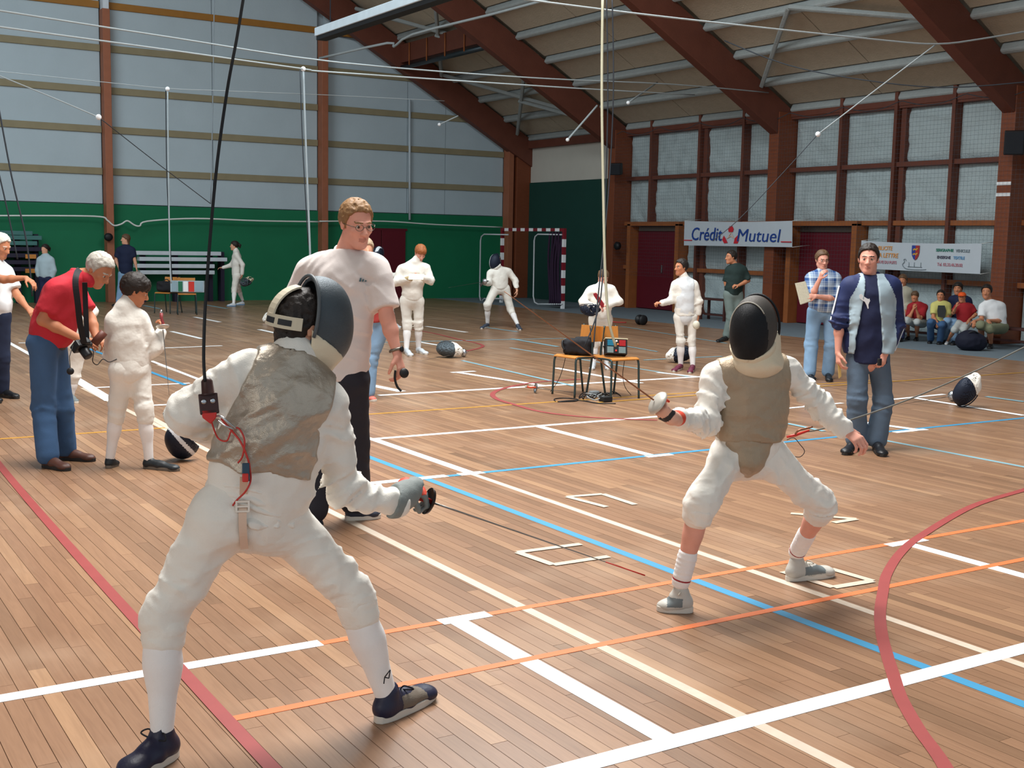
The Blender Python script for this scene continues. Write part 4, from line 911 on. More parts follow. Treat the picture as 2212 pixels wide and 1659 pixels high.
b = MB(); b.tube(spline([bk(462, 900, -.05), bk(478, 900, -.07), bk(492, 912, -.075), bk(508, 925, -.06)], 6), .004, 6); b.tube(spline([bk(470, 908, -.06), bk(486, 920, -.075), bk(505, 927, -.06)], 6), .003, 6); b.build('snap_hook', STEEL, e)

# ---------------- fencer facing us
J = dict(H=(1632, 712, -.05), N=(1640, 792, .03), S0=(1546, 812, .0), S1=(1702, 800, .05), E0=(1524, 912, -.10), W0=(1462, 902, -.26), E1=(1768, 874, .10), W1=(1826, 930, .04),
         P0=(1574, 988, .0), P1=(1656, 984, .06), K0=(1513, 1090, -.24), K1=(1776, 1090, .06), A0=(1471, 1256, -.20), A1=(1722, 1192, .38))
p = Person('person', 'fencer facing us in black mask, beige vest and bare shins', 5.75, J, 1.55, fb=(-.12, 1, -.05), fh=(-.52, .84, -.14), hup=(-.05, .15, 1), res=.0075)
j = p.J; j['T0'] = gp(1418, 1318); j['T1'] = gp(1800, 1243); R = p.res
p.core(); p.skin = SKINP; p.brow = None
S = SDF(); head_sdf(S, j['H'], p.F, p.s, j['N'], False); p.b.add(S, .009)
p.bare_leg(0, .1, .85); p.bare_leg(1, .1, .85)
# bare left hand closed loosely
S = SDF(); dv = nrm(atD(1848, 946, 5.75)-j['W1']); hand_sdf(S, j['W1'], dv, vb((.25, .75, .55)), p.s*1.1, -1, .55, tcurl=.45); S.cone(lerp(j['E1'], j['W1'], .8), j['W1']+dv*.01, .030, .026, .01); p.b.add(S, .0045)
p.finish()
S = SDF(); p.torso(S, .014, .05, chest=(.165, .115), waist=(.15, .11), hip=(.16, .12), t1=.95)
p.sleeve(S, 0, .012, up=.062, el=.052, wr=.036); p.sleeve(S, 1, .012, up=.058, el=.048, wr=.034, f=.97); S.cone(p.Sm+ZU*.02, lerp(j['N'], j['H'], .35), .08, .07, .04)
for i in (0, 1):
    S.disp.append(crease(j['E%d' % i], j['W%d' % i]-j['S%d' % i], .011, .05, .11, i+30)); S.disp.append(crease(lerp(j['E%d' % i], j['W%d' % i], .6), j['W%d' % i]-j['E%d' % i], .008, .04, .10, i+35)); S.disp.append(crease(lerp(j['E%d' % i], j['S%d' % i], .6), nrm(j['S%d' % i]-j['E%d' % i])+p.sd*.3, .007, .05, .10, i+38))
p.cloth('jacket', S, WHITEC, R, (.006, 14, 22))
S = SDF(); p.torso(S, .024, .05, chest=(.176, .116), waist=(.160, .115), hip=(.16, .12), t1=1.0)
hc = atD(1622, 962, 5.62); S.cut(hc, atD(1618, 1020, 5.64)-hc)
for i, q in ((0, -1), (1, 1)): S.cut(lerp(j['S%d' % i], p.Sm, .04), p.sd*q+ZU*.05)
S.disp.append(crease(p.pt(.8), p.Pm-p.Sm, .005, .05, .14, 33)); vest = p.cloth('lame_vest', S, LAMEB, R, (.006, 10, 31))
S = SDF(); S.ecap(p.pt(.72)+p.fb*.075, p.pt(1.02)+p.fb*.095, p.sd, (.135, .055), (.075, .05), .02); S.cone(p.pt(1.0)+p.fb*.10, p.pt(1.16)+p.fb*.075, .055, .022, .04); p.cloth('vest_groin_flap', S, LAMEB, R, (.004, 20, 3))
S = SDF(); p.seat(S, .010, hip=(.160, .120), r=.092); p.legs(S, .010, f=.16, th=.092, kn=.064, an=.056, k=.05)
for i in (0, 1):
    ax = j['K%d' % i]-j['P%d' % i]; S.disp.append(crease(lerp(j['K%d' % i], j['A%d' % i], .03), j['A%d' % i]-j['K%d' % i], .008, .045, .09, i+20)); S.disp.append(crease(lerp(j['P%d' % i], j['K%d' % i], .4), ax+p.pd*(.6-1.2*i), .008, .07, .15, i+23)); S.disp.append(crease(lerp(j['P%d' % i], j['K%d' % i], .8), ax, .008, .05, .09, i+26))
br = p.cloth('breeches', S, WHITEC, R, (.005, 13, 14))
for i in (0, 1):
    k, a = j['K%d' % i], j['A%d' % i]; S = SDF(); S.cone(lerp(k, a, .08), lerp(k, a, .22), .076, .066, .01); S.cut(lerp(k, a, .23), a-k); S.cut(lerp(k, a, .03), k-a); p.cloth('breeches_cuff', S, WHITEC, R, (.004, 30, 5), br)
for i in (0, 1):
    k, a = j['K%d' % i], j['A%d' % i]; S = SDF(); S.cone(lerp(k, a, .66 if i == 0 else .6), lerp(k, a, 1.0), .047, .044, .01); S.disp.append(lambda P, a=a, k=k: -.0022*np.sin(((P-a)@nrm(k-a))*260+2*vnoise(P*20, 3))); p.cloth('sock', S, WHITEK, .007)
p.shoes(SHOEW, SOLEW, (0,), res=.006, laces=LACEW, accent=SHOEG, k=1.15, tongue=True); p.shoes(SHOEW, SOLEW, (1,), res=.006, laces=LACEW, accent=SHOEG, k=1.15, tongue=True)
for i in (0, 1):
    k, a = j['K%d' % i], j['A%d' % i]; b = MB(); c = lerp(k, a, .965); ax = nrm(k-a); x = nrm(np.cross(ax, p.fb)); y = np.cross(ax, x); b.tube([c+(x*math.cos(t)+y*math.sin(t))*.040 for t in np.linspace(0, 2*math.pi, 18)[:-1]], .006, 6, closed=True); b.build('shoe_collar', M('red_piping', '9c3136', .6), p.root)
mk = mask_parts(j['H'], p.F, p.s*1.12, p.root, .007, MESHK, BIB, TRIM, stripe=(M('mask_mesh_side', '4b4743', .6, metal=.3, var=.15, vs=40, bump=.5, bs=400), lambda L: (L[:, 1] < .088) & (L[:, 2] > -.10)), rimm=MESHK)
b = MB(); b.tube([hp(j['H'], p.F, (.0945*math.sin(t), .090, .018+.1315*math.cos(t)), p.s*1.12) for t in np.linspace(-.9, 1.9, 21)], .0030, 6); b.build('mask_rib', TRIM, mk)
S = SDF(); cbx = lerp(j['H'], j['N'], .62)+p.fb*.045; S.ecap(cbx+ZU*.07, cbx-ZU*.03, p.sd, (.100, .088), (.112, .085), .03); S.ell(cbx-ZU*.045+p.fb*.03, [.10, .075, .05], frame(p.fb), .04); S.cut(cbx+ZU*.11, ZU); S.disp.append(folds(.004, 16, 6)); p.cloth('mask_bib_collar', S, BIB, .008)
# weapon hand
gc = atD(1412, 864, 5.40); tdir = atD(1120, 652, 5.18)-gc; hd = nrm(tdir); nn = vb((-.1, .75, -.55)); w0 = gc-hd*.138+nn*.028
S = SDF(); hand_sdf(S, w0, hd, nn, p.s*1.15, -1, .80, tcurl=.5); S.cone(lerp(j['E0'], j['W0'], .9), w0+hd*.02, .040, .032, .02); p.cloth('glove', S, [GLOVEP, GLOVER, M('black_glove', '2a2425', .6)], .0045, mi=lambda C: np.where(((C-w0)@nn) < -.022, 1, np.where(np.abs((C-w0)@hd-.045) < .010, 2, 0)))
tdir = atD(1120, 652, 5.18)-gc
foil('fencing_foil', 'foil raised by the fencer facing us, white round guard', gc, tdir, ZU, .88, None, M('white_guard', 'c9c5bb', .4, metal=.3), .060, GLOVER, RUST)
# reel wire trailing behind
e = empty('reel_wire', atD(1735, 935, 6.0)); tag(e, 'thin grey reel wire stretched from right edge to the masked fencer\'s back', 'cable')
b = MB(); b.tube(spline([atD(1745, 932, 6.0), atD(1790, 922, 6.05), atD(1950, 868, 6.3), atD(2110, 800, 6.6), atD(2225, 744, 6.9), atD(2420, 650, 7.4)], 5), .0042, 6); b.build('wire', M('grey_wire', '6e6d66', .5), e)
b = MB(); b.tube([atD(1700, 944, 5.97), atD(1718, 940, 5.98), atD(1748, 930, 6.0)], [.006, .008, .005], 8); b.build('plug', RED, e); b = MB(); b.tube(spline([atD(1718, 938, 5.97), atD(1725, 930, 5.96), atD(1740, 926, 5.97), atD(1755, 922, 5.98)], 4), .005, 6); b.build('plug_clip', M('copper_clip', '8a5a44', .4, metal=.6), e)
b = MB(); b.tube(spline([atD(1700, 950, 5.9), atD(1715, 946, 5.93), atD(1728, 960, 5.96), atD(1738, 975, 5.96), atD(1728, 987, 5.95), atD(1712, 985, 5.93)], 6), .002, 5); b.build('loose_wire', LACEK, e)

# ---------------- referee with glasses
J = dict(H=(770, 484, -.02), N=(745, 556, .04), S0=(664, 586, .06), S1=(816, 582, -.04), E0=(618, 700, .10), W0=(652, 790, -.05), E1=(836, 686, -.10), W1=(858, 764, -.14),
         P0=(700, 822, .03), P1=(756, 822, -.03), K0=(682, 968, -.06), K1=(764, 962, .06), A0=(676, 1102, -.14), A1=(768, 1088, .10))
p = Person('person', 'tall man with glasses in a pale grey T-shirt and dark trousers', 7.2, J, 1.93, fb=(.38, .92, 0), fh=(.55, .80, -.22), hup=(.1, .2, 1), res=.012)
j = p.J; j['T0'] = gp(686, 1148); j['T1'] = gp(822, 1118)
TEE = M('pale_grey_tee', 'd8cfcb', .85, var=.04, bump=.2, bs=200, fold=.25, fs=9, sheen=.1); NAVYT = M('dark_navy_trousers', '25252e', .8, var=.12, bump=.2, bs=200, fold=.2, fs=10)
p.core(); p.head(True, SKINP, HAIRS, res=.0052, hs=1.0, nr=.060)
p.arm(1, nrm(atD(868, 800, 7.05)-j['W1']), vb((.85, .35, .1)), 1, .5, res=.0052, tcurl=.4); p.arm(0, None, vb((-.9, .2, 0)), -1, .4, res=.007)
p.finish()
S = SDF(); p.torso(S, .022, .05, chest=(.158, .112), waist=(.145, .108), hip=(.150, .112), t1=1.0)
for i in (0, 1): p.sleeve(S, i, .018, .80, fore=False, up=.056)
S.cut(j['N']+ZU*.045, ZU); S.cut(p.pt(.98), p.Pm-p.Sm)
for i in (0, 1): S.disp.append(crease(lerp(j['S%d' % i], p.pt(.35), .45), p.sd+ZU*(1 if i else -1), .009, .07, .16, 40+i))
S.disp.append(crease(p.pt(.8), ZU+p.sd*.4, .008, .10, .22, 45))
sh = p.cloth('t_shirt', S, TEE, .0095, (.009, 7, 41, (1, 1, .6)))
b = MB(); c = lerp(j['N'], j['H'], .12); ax = nrm(j['H']-j['N']); x = nrm(np.cross(ax, p.fb)); y = np.cross(x, ax); b.tube([c+(x*math.cos(t)*.072+y*math.sin(t)*.070)-y*.0-ax*.02*math.sin(t) for t in np.linspace(0, 2*math.pi, 24)[:-1]], .009, 8, closed=True); b.build('collar', TEE, sh)
q = surf([(783, 604)], sh, .003)[0]; fx = frame(p.fb); b = MB()
for k in range(3): w0 = -.022+.016*k; b.prism([(w0, -.012), (w0+.011, -.012), (w0+.004, -.002+.006*k), (w0-.004, -.006+.008*k)], q, -fx[0]*-1, fx[2], p.fb*.003)
b.build('chest_logo', M('logo_teal', '4f6a72', .6), sh)
S = SDF(); p.seat(S, .012, hip=(.160, .118)); p.legs(S, .012, f=.97, th=.094, kn=.074, an=.072, k=.04); S.cut((0, 0, .05), (0, 0, -1)); p.cloth('trousers', S, NAVYT, .012, (.007, 9, 51))
DECK = M('navy_deck_shoe', '2f3340', .6, var=.1); p.shoes(DECK, SOLEW, (0, 1), laces=M('tan_lace', 'a5805f', .7), hi=.8)
hair_obj(j['H'], p.F, p.hs, HAIRS, p.root, .0065, 'receding', .010)
def glasses(P, s, par, m=None):
    fr = m or M('glasses_frame', '6a675f', .3, metal=.8); gl = empty('glasses_dummy') if False else None
    b = MB()
    for q in (-1, 1):
        b.tube([hp(P.J['H'], P.F, (q*.033+.0235*math.cos(t), .108-.004*abs(math.cos(t)), .003+.017*math.sin(t)), s) for t in np.linspace(0, 2*math.pi, 17)[:-1]], .0016*s, 5, closed=True)
        b.tube([hp(P.J['H'], P.F, v, s) for v in ((q*.056, .104, .006), (q*.080, .06, .008), (q*.084, -.005, .006))], .0018*s, 5)
    b.tube([hp(P.J['H'], P.F, v, s) for v in ((-.010, .108, .004), (0, .112, .007), (.010, .108, .004))], .0016*s, 5)
    b.build('glasses', fr, par)
glasses(p, p.hs, p.root)
b = MB(); c = lerp(j['E1'], j['W1'], .90); ax = nrm(j['W1']-j['E1']); x = nrm(np.cross(ax, p.fb)); y = np.cross(ax, x); b.tube([c+(x*math.cos(t)*.036+y*math.sin(t)*.030) for t in np.linspace(0, 2*math.pi, 18)[:-1]], .010, 8, closed=True); wt = b.build('watch_strap', M('metal_strap', '7a746a', .35, metal=.8), p.root); b = MB(); b.lathe([(.018, 0), (.019, .006), (.015, .009)], c+vb((.9, .4, .2))*.036, vb((.9, .4, .2)), 14); b.build('watch_face', BLACK, wt)
e = empty('timer', atD(872, 800, 7.02)); tag(e, 'black stopwatch with cord in the tall referee\'s hand', 'stopwatch'); b = MB(); b.lathe([(.004, -.012), (.026, -.010), (.030, 0), (.026, .010), (.004, .012)], atD(873, 806, 6.98), vb((.5, .8, .2)), 16); b.build('case', BLACK, e)
b = MB(); b.tube(spline([atD(854, 800, 7.0), atD(853, 818, 7.0), atD(858, 835, 7.0), atD(867, 845, 7.0)], 5), .007, 6); b.build('cord', BLACK, e)
# =================================================================== PEOPLE: everyone else
JEANS = M('blue_jeans', '3f5f86', .85, var=.18, vs=5, bump=.3, bs=220, fold=.2, fs=10); JEANSL = M('light_jeans', '7f9fbe', .85, var=.16, vs=5, bump=.3, bs=220, fold=.2, fs=10); JEANSG = M('grey_washed_jeans', '57697c', .85, var=.3, vs=3.5, bump=.3, bs=220, fold=.2, fs=10)
REDP = M('red_polo', 'c02a38', .8, var=.08, bump=.25, bs=200, fold=.3, fs=10); SHIRTW = M('white_shirt', 'e4e6e8', .8, var=.05, fold=.2, fs=9); NAVY = M('navy_cotton', '1d2444', .8, var=.1, fold=.2, fs=10); DKGREEN = M('dark_green_tee', '20312f', .8, var=.1)
GREYT = M('grey_green_trousers', '72807c', .8, var=.08, fold=.2, fs=9); SWEAT = M('pale_grey_sweater', 'a9bcc4', .85, var=.06); REDT = M('red_tee', '9e2028', .8, var=.08); YEL = M('yellow_shirt', 'cfc878', .8, var=.08); CREAMK = M('cream_cardigan', 'b7b29f', .85, var=.08); KHAKI = M('khaki_shorts', '7d8066', .8, var=.08); BEIGE = M('pale_shorts', 'b3b8b6', .8, var=.06)
BSHOE = M('brown_shoe', '5a3a30', .45, var=.15); KSHOE = M('black_shoe', '17181c', .4, var=.1); WSHOE = M('white_trainer', 'c9ced3', .5, var=.1); MSHOE = M('maroon_trainer', '6b2740', .5, var=.12)
WLAME = M('white_vest', 'dfe3e6', .5, metal=.15, var=.06, fold=.3, fs=14)
def make(label, J, h=1.7, fb=(0, 1, 0), fh=None, hup=(0, 0, 1), res=.016, top=SHIRTW, sleeve='short', o=.014, hem=1.0, bottom=JEANS, bf=.97, bo=.012, sock=None, shoe=(KSHOE, SOLED), hair=(HAIRD, 'short'), skin=SKIN, detail=True, arms=(), fold=.006, chest=(.158, .112), waist=(.138, .106), bare=False, collar=0, kn=.062, an=.060, belly=0, hs=1.0, group=None, depth=None, mk_head=True, cr=True, th=.088):
    G = [gp(*J[k][:2]) for k in ('G0', 'G1')]; s = h/1.75
    dep = depth or float(((G[0]+G[1])/2-C0)@HF)
    JJ = {k: v for k, v in J.items() if k[0] not in 'GT'}
    JJ['A0'] = JJ['A1'] = (J['G0'][0], J['G0'][1])
    p = Person('person', label, dep, JJ, h, fb, fh, hup, group, res); j = p.J
    for i in (0, 1):
        j['A%d' % i] = G[i]+ZU*(.085*s+(J['G%d' % i][2] if len(J['G%d' % i]) > 2 else 0)); t = J.get('T%d' % i)
        fz = np.array([p.fb[0], p.fb[1], 0]); fz = nrm(fz); j['T%d' % i] = gp(*t) if t else G[i]+fz*.19*s
    c = (j['A0']+j['A1'])/2; p.root.location = (c[0], c[1], 0); PINV[p.root.name] = Matrix.Translation(-Vector(p.root.location))
    p.core()
    if mk_head: p.head(detail, skin, hair[0] if hair else None, res=max(.0055, res*.62), eye=detail and res < .017, hs=hs)
    else: p.skin = skin; p.brow = None; p.hs = s*hs
    for i, a in enumerate(arms):
        if a is None: continue
        p.arm(i, vb(a[0]) if a[0] is not None else None, vb(a[1]), a[2], a[3], res=max(.0055, res*.5), full=True, hs=a[4] if len(a) > 4 else 1.0)
    if bare:
        for i in (0, 1): p.bare_leg(i)
    p.finish()
    S = SDF(); p.torso(S, o, .05, chest, waist, (.160, .120) if collar else (.146, .108), t1=hem+.02, belly=belly)
    for i in (0, 1):
        if sleeve == 'long': p.sleeve(S, i, o, .98, up=.051, el=.046, wr=.035)
        elif sleeve == 'short': p.sleeve(S, i, o, .72, fore=False, up=.054)
        elif sleeve == 'half': p.sleeve(S, i, o, .92, fore=False, up=.052)
        if cr: S.disp.append(crease(j['E%d' % i], j['W%d' % i]-j['S%d' % i], .008*s, .05, .10, i+len(label)))
    if collar: S.cone(j['N']-ZU*.01, lerp(j['N'], j['H'], .38), .072*s, .064*s, .02)
    else: S.cut(j['N']+ZU*.042*s, ZU)
    S.cut(p.pt(hem), p.Pm-p.Sm)
    tname = 'jacket' if collar else 'shirt'
    p.top = p.cloth(tname, S, top, None, (fold, 10, len(label)))
    S = SDF(); p.seat(S, bo, hip=(.146, .106), r=.078); p.legs(S, bo, f=bf, th=th, kn=kn, an=an, k=.04)
    for i in (0, 1): S.disp.append(crease(j['K%d' % i], j['A%d' % i]-j['K%d' % i], .007*s, .06, .11, i+3+len(label)))
    if bf > .8: S.cut((0, 0, .035*s), (0, 0, -1))
    p.bottom = p.cloth('breeches' if collar else ('shorts' if bare else 'trousers'), S, bottom, None, (fold*.8, 9, len(label)+5))
    if sock: p.socks(sock, .12 if bf < .5 else .6, .056, .042)
    if shoe: p.shoes(shoe[0], shoe[1])
    if hair and mk_head: hair_obj(j['H'], p.F, p.hs, hair[0], p.root, max(.007, res*.6), hair[1], hair[2] if len(hair) > 2 else .013, seed=len(label))
    return p
ARMD = ((.2, .3, -1), (-1, .2, 0), -1, .4)
# man in the red polo bending over his camera
p = make('grey-haired man in red polo and jeans looking down at his camera', dict(H=(214, 584, .0), N=(176, 596, .0), S0=(120, 628, -.15), S1=(160, 624, .16), E0=(92, 692, -.18), W0=(172, 732, -.12), E1=(196, 690, .14), W1=(208, 728, .03), P0=(94, 742, -.08), P1=(112, 740, .10), K0=(94, 882, -.06), K1=(134, 880, .10), G0=(104, 1010), G1=(142, 993), T0=(150, 1018), T1=(206, 997)), 1.72, (.93, .30, -.15), (.80, .30, -.62), (.6, .1, .8), .0135, REDP, 'short', .022, .98, JEANS, arms=(((.9, .1, -.25), (.1, .9, .5), 1, .5), ((.75, .3, -.5), (.6, .3, .8), -1, .5)), hair=(HAIRG, 'short', .013), skin=SKINT, shoe=(BSHOE, SOLED), chest=(.165, .125), waist=(.15, .125), kn=.072, an=.070, belly=.02, th=.095)
j = p.J
S = SDF(); c = lerp(j['N'], j['H'], .12); S.cone(c-p.fb*.05, c+p.fb*.06-ZU*.02, .066, .062, .03); S.cut(c+ZU*.035-p.fb*.02, nrm(j['H']-j['N']+ZU*.5)); p.cloth('polo_collar', S, REDP, .011)
BELT = M('dark_belt', '1e1a1c', .5); S = SDF(); S.ecap(p.pt(.955), p.pt(1.0), p.pd, (.150, .135), (.152, .135), .01); S.cut(p.pt(.94), p.Sm-p.Pm); S.cut(p.pt(1.02), p.Pm-p.Sm); p.cloth('belt', S, BELT, .012)
CAMK = M('camera_body', '15161a', .4, var=.1); e = empty('camera_on_strap', atD(176, 745, 8.6)); tag(e, 'black camera hanging on a broad strap from the red polo man\'s neck', 'camera')
c = atD(176, 747, 8.62); fx = frame(vb((.6, .3, -.7)), vb((.3, .2, .9))); T = Matrix(((fx[0][0], fx[1][0], fx[2][0], c[0]), (fx[0][1], fx[1][1], fx[2][1], c[1]), (fx[0][2], fx[1][2], fx[2][2], c[2]), (0, 0, 0, 1)))
b = MB(); b.box((-.065, -.03, -.045), (.065, .03, .045)); b.box((-.03, -.025, .045), (.03, .03, .07)); o = b.build('camera_body', CAMK, e, bevel=.008); o.data.transform(T)
b = MB(); b.lathe([(.034, .03), (.036, .04), (.035, .10), (.030, .105)], (0, 0, -.003), (0, 1, 0), 16); o = b.build('lens', CAMK, e, bevel=.003); o.data.transform(T)
flat_strip([atD(182, 742, 8.55), atD(173, 700, 8.48), atD(168, 655, 8.44), atD(163, 612, 8.44), atD(166, 590, 8.5), atD(172, 582, 8.66)], .042, .004, M('camera_strap', '14141a', .7), e, 'strap'); flat_strip([atD(188, 742, 8.66), atD(186, 690, 8.66), atD(184, 640, 8.66), atD(183, 610, 8.64)], .036, .004, MATS['camera_strap'], e, 'strap')
b = MB(); c = atD(214, 730, 8.62); b.tube([c-vb((.6, -.2, .75))*.055, c+vb((.6, -.2, .75))*.055], .030, 12); tag(b.build('leather_case', M('brown_leather', '5f3328', .5)), 'small brown leather case in the red polo man\'s hand', 'case')
b = MB(); b.tube(spline([atD(196, 742, 8.55), atD(202, 762, 8.55), atD(200, 780, 8.55), atD(210, 788, 8.6), atD(222, 776, 8.65), atD(236, 782, 8.66), atD(252, 776, 8.7)], 6), .0035, 5); tag(b.build('loose_wire', BLACK), 'thin dark wire dangling between red polo man and boy', 'wire')
b = MB(); b.lathe([(.004, -.014), (.022, -.010), (.026, 0), (.022, .010), (.004, .014)], atD(152, 802, 8.46), vb((.3, 1, 0)), 14); b.tube([atD(152, 798, 8.47), atD(150, 770, 8.52), atD(158, 745, 8.56)], .003, 5); tag(b.build('lens_cap', BLACK), 'round black lens cap dangling at the red polo man\'s thigh', 'lens cap')

# boy with his foil
p = make('boy fencer in white with dark hair holding a foil hilt', dict(H=(292, 628, .04), N=(268, 662, .0), S0=(245, 694, -.03), S1=(304, 690, .05), E0=(240, 770, .08), W0=(288, 770, .24), E1=(334, 752, .08), W1=(348, 718, .16), P0=(264, 800, -.02), P1=(300, 798, .05), K0=(254, 880, -.0), K1=(312, 882, .0), G0=(238, 1010), G1=(322, 1012), T0=(252, 1004), T1=(388, 1018)), 1.42, (.50, -.80, 0), (.85, -.35, -.35), (.3, 0, 1), .0125, WHITEC, 'long', .013, .95, WHITEC, .22, .010, WHITEK, (M('boy_shoe', '23282c', .45), SHOEM), (HAIRD, 'fringe', .02), arms=(None, ((.1, -.3, .9), (.8, .2, .2), 1, .7)), collar=1, fold=.007, chest=(.158, .108), waist=(.138, .102), kn=.064, th=.088, hs=1.12, skin=SKINT)
j = p.J; S = SDF(); S.ecap(p.pt(.86), p.pt(1.0), p.pd, (.140, .112), (.150, .118), .02); S.disp.append(folds(.006, 14, 4)); p.cloth('waistband', S, WHITEC)
foil('fencing_foil', 'foil pointing down in the dark-haired boy\'s hand', atD(352, 712, 8.88), atD(365, 850, 8.75)-atD(352, 712, 8.88), RH, .50, None, M('silver_guard', 'c3bfb8', .35, metal=.7), .05, M('dark_red_grip', '7c2a2c', .5))
# child fencer hidden behind
make('small fencer mostly hidden behind the man in red', dict(H=(160, 640), N=(165, 664), S0=(148, 684), S1=(190, 682), E0=(146, 715), W0=(150, 745), E1=(201, 672, -.1), W1=(185, 690, -.2), P0=(150, 755), P1=(168, 755), K0=(146, 810), K1=(160, 812), G0=(140, 868), G1=(154, 868), T1=(166, 872)), 1.4, (.6, .7, 0), res=.02, top=WHITEC, sleeve='long', o=.016, bottom=WHITEC, bf=.2, sock=WHITEK, shoe=(SHOEG, SOLEW), collar=1, detail=False, hair=(HAIRB, 'short'), arms=(None, None))
# white-haired man at the left edge
make('white-haired man in white shirt cut off by the left edge', dict(H=(2, 532), N=(-10, 566), S0=(-38, 592, -.1), S1=(14, 590, .12), E0=(8, 604, -.28), W0=(56, 600, -.30), E1=(36, 636, .08), W1=(58, 664, .0), P0=(-28, 682), P1=(2, 682), K0=(-24, 770), K1=(6, 772), G0=(-30, 862), G1=(6, 858), T1=(40, 862), T0=(0, 872)), 1.72, (.85, .4, 0), (.9, .3, -.35), res=.016, top=SHIRTW, sleeve='short', o=.022, bottom=M('deep_navy_jeans', '232c44', .85), skin=SKINT, hair=(M('white_hair', 'd9d6cd', .6, bump=.5, bs=120), 'short'), arms=(((.85, .2, -.5), (.3, .3, .9), 1, .35), ((.7, .2, -.7), (.3, .5, .7), -1, .4)), belly=.03)
# far end, by the green wall
make('girl in a pale grey sweater at the far left', dict(H=(97, 538), N=(98, 550), S0=(85, 562), S1=(112, 562), E0=(81, 584), W0=(85, 603), E1=(117, 584), W1=(112, 603), P0=(92, 600), P1=(105, 600), K0=(93, 625), K1=(104, 625), G0=(92, 662), G1=(105, 662)), 1.5, (-.5, .8, 0), res=.026, top=SWEAT, sleeve='long', o=.02, detail=False, hair=(HAIRD, 'ponytail'), cr=False, bottom=NAVY)
make('long-haired man in navy shirt with white sleeves by the green wall', dict(H=(271, 517), N=(272, 531), S0=(256, 541), S1=(287, 541), E0=(251, 562), W0=(257, 580), E1=(291, 562), W1=(295, 580), P0=(264, 592), P1=(279, 592), K0=(260, 620), K1=(273, 621), G0=(256, 661), G1=(268, 661)), 1.65, (-.5, .6, 0), (-.8, .4, 0), res=.026, top=M('navy_tee', '16203c', .8), sleeve='short', o=.02, bottom=JEANSL, detail=False, hair=(HAIRB, 'long'), cr=False, arms=(ARMD, ARMD))
p = make('girl fencer walking left with her mask in hand by the benches', dict(H=(506, 531), N=(510, 542), S0=(511, 550, -.14), S1=(511, 550, .14), E0=(524, 572, -.16), W0=(523, 592, -.16), E1=(499, 573, .1), W1=(482, 578, .1), P0=(511, 596, -.08), P1=(512, 596, .08), K0=(506, 624, -.08), K1=(514, 622, .08), G0=(505, 662), G1=(524, 659, .05)), 1.6, (-.95, .15, 0), res=.024, top=WHITEC, sleeve='long', o=.012, bottom=WHITEC, bf=.2, sock=WHITEK, shoe=(WSHOE, M('blue_sole', '5f87a8', .6)), detail=False, hair=(HAIRD, 'ponytail'), collar=1, cr=False, arms=(((0, 0, -1), (1, 0, 0), 1, .6), ((-1, 0, 0), (0, 0, 1), 1, .4)))
# behind the referee
make('woman in red top and jeans half hidden behind the referee', dict(H=(790, 540), N=(792, 560), S0=(776, 582), S1=(826, 584), E0=(770, 630), W0=(780, 670), E1=(838, 630), W1=(836, 668), P0=(800, 682), P1=(832, 684), K0=(790, 770), K1=(802, 774), G0=(783, 864), G1=(796, 866), T1=(812, 868)), 1.68, (.3, .8, 0), res=.018, top=M('brick_red_top', 'a13a36', .8), sleeve='long', o=.02, hem=1.12, bottom=JEANSL, detail=False, hair=(M('fair_hair', 'b09a80', .6), 'long'), shoe=(M('red_trainer', 'c86a5c', .5), SOLEW), cr=False)
p = make('masked fencer in white standing behind the referee\'s shoulder', dict(H=(818, 550), N=(820, 567), S0=(808, 577), S1=(833, 577), E0=(800, 602), W0=(812, 618), E1=(846, 597), W1=(862, 592), P0=(816, 622), P1=(832, 622), K0=(822, 662), K1=(842, 664), G0=(826, 708), G1=(852, 706), T1=(864, 710)), 1.6, (.3, .9, 0), (-.5, .8, .1), res=.022, top=WHITEC, sleeve='long', o=.014, bottom=WHITEC, bf=.2, sock=WHITEK, shoe=(WSHOE, SOLEW), detail=False, hair=None, collar=1, cr=False, arms=(None, ((1, .2, .1), (0, .4, 1), 1, .4)))
STW = M('mask_white_stripe', 'd8dde2', .5); MESHN = M('mask_navy', '1a2233', .5, metal=.3, bump=.4, bs=300)
mask_parts(p.J['H'], p.F, p.s*1.05, p.root, .016, MESHN, WHITEC, MESHN, stripe=(STW, lambda L: (L[:, 2] > .05) & (L[:, 0] < -.02) & (L[:, 0] > -.07)), open_back=False)
# red-haired fencer with a score sheet
p = make('red-haired fencer in white reading a score sheet', dict(H=(908, 547), N=(896, 566), S0=(866, 582), S1=(922, 580), E0=(856, 610, -.02), W0=(886, 602, -.22), E1=(930, 608, -.02), W1=(914, 600, -.2), P0=(876, 650), P1=(904, 650), K0=(880, 698), K1=(904, 698), G0=(878, 764), G1=(904, 762), T0=(888, 771), T1=(922, 767)), 1.66, (.3, .95, 0), (.35, .75, -.55), (.3, .5, .8), .016, WHITEC, 'long', .013, .97, WHITEC, .2, .010, WHITEK, (WSHOE, SOLEW), (HAIRR, 'fringe', .015), arms=(((.8, .5, .1), (0, .3, -1), 1, .4), ((-.7, .6, .1), (0, .3, -1), -1, .4)), collar=1, fold=.009, kn=.062, th=.080, skin=SKINP)
b = MB(); c = atD(899, 598, 17.66); fx = frame(vb((0, .5, .85)), vb((0, -.85, .5))); b.hexa([hp(c, fx, v) for v in ((-.11, -.002, -.08), (.11, -.002, -.08), (.11, -.002, .08), (-.11, -.002, .08), (-.11, .002, -.08), (.11, .002, -.08), (.11, .002, .08), (-.11, .002, .08))]); tag(b.build('score_sheet', M('paper', 'd9d2bb', .8)), 'sheet of paper held by the red-haired fencer', 'paper')
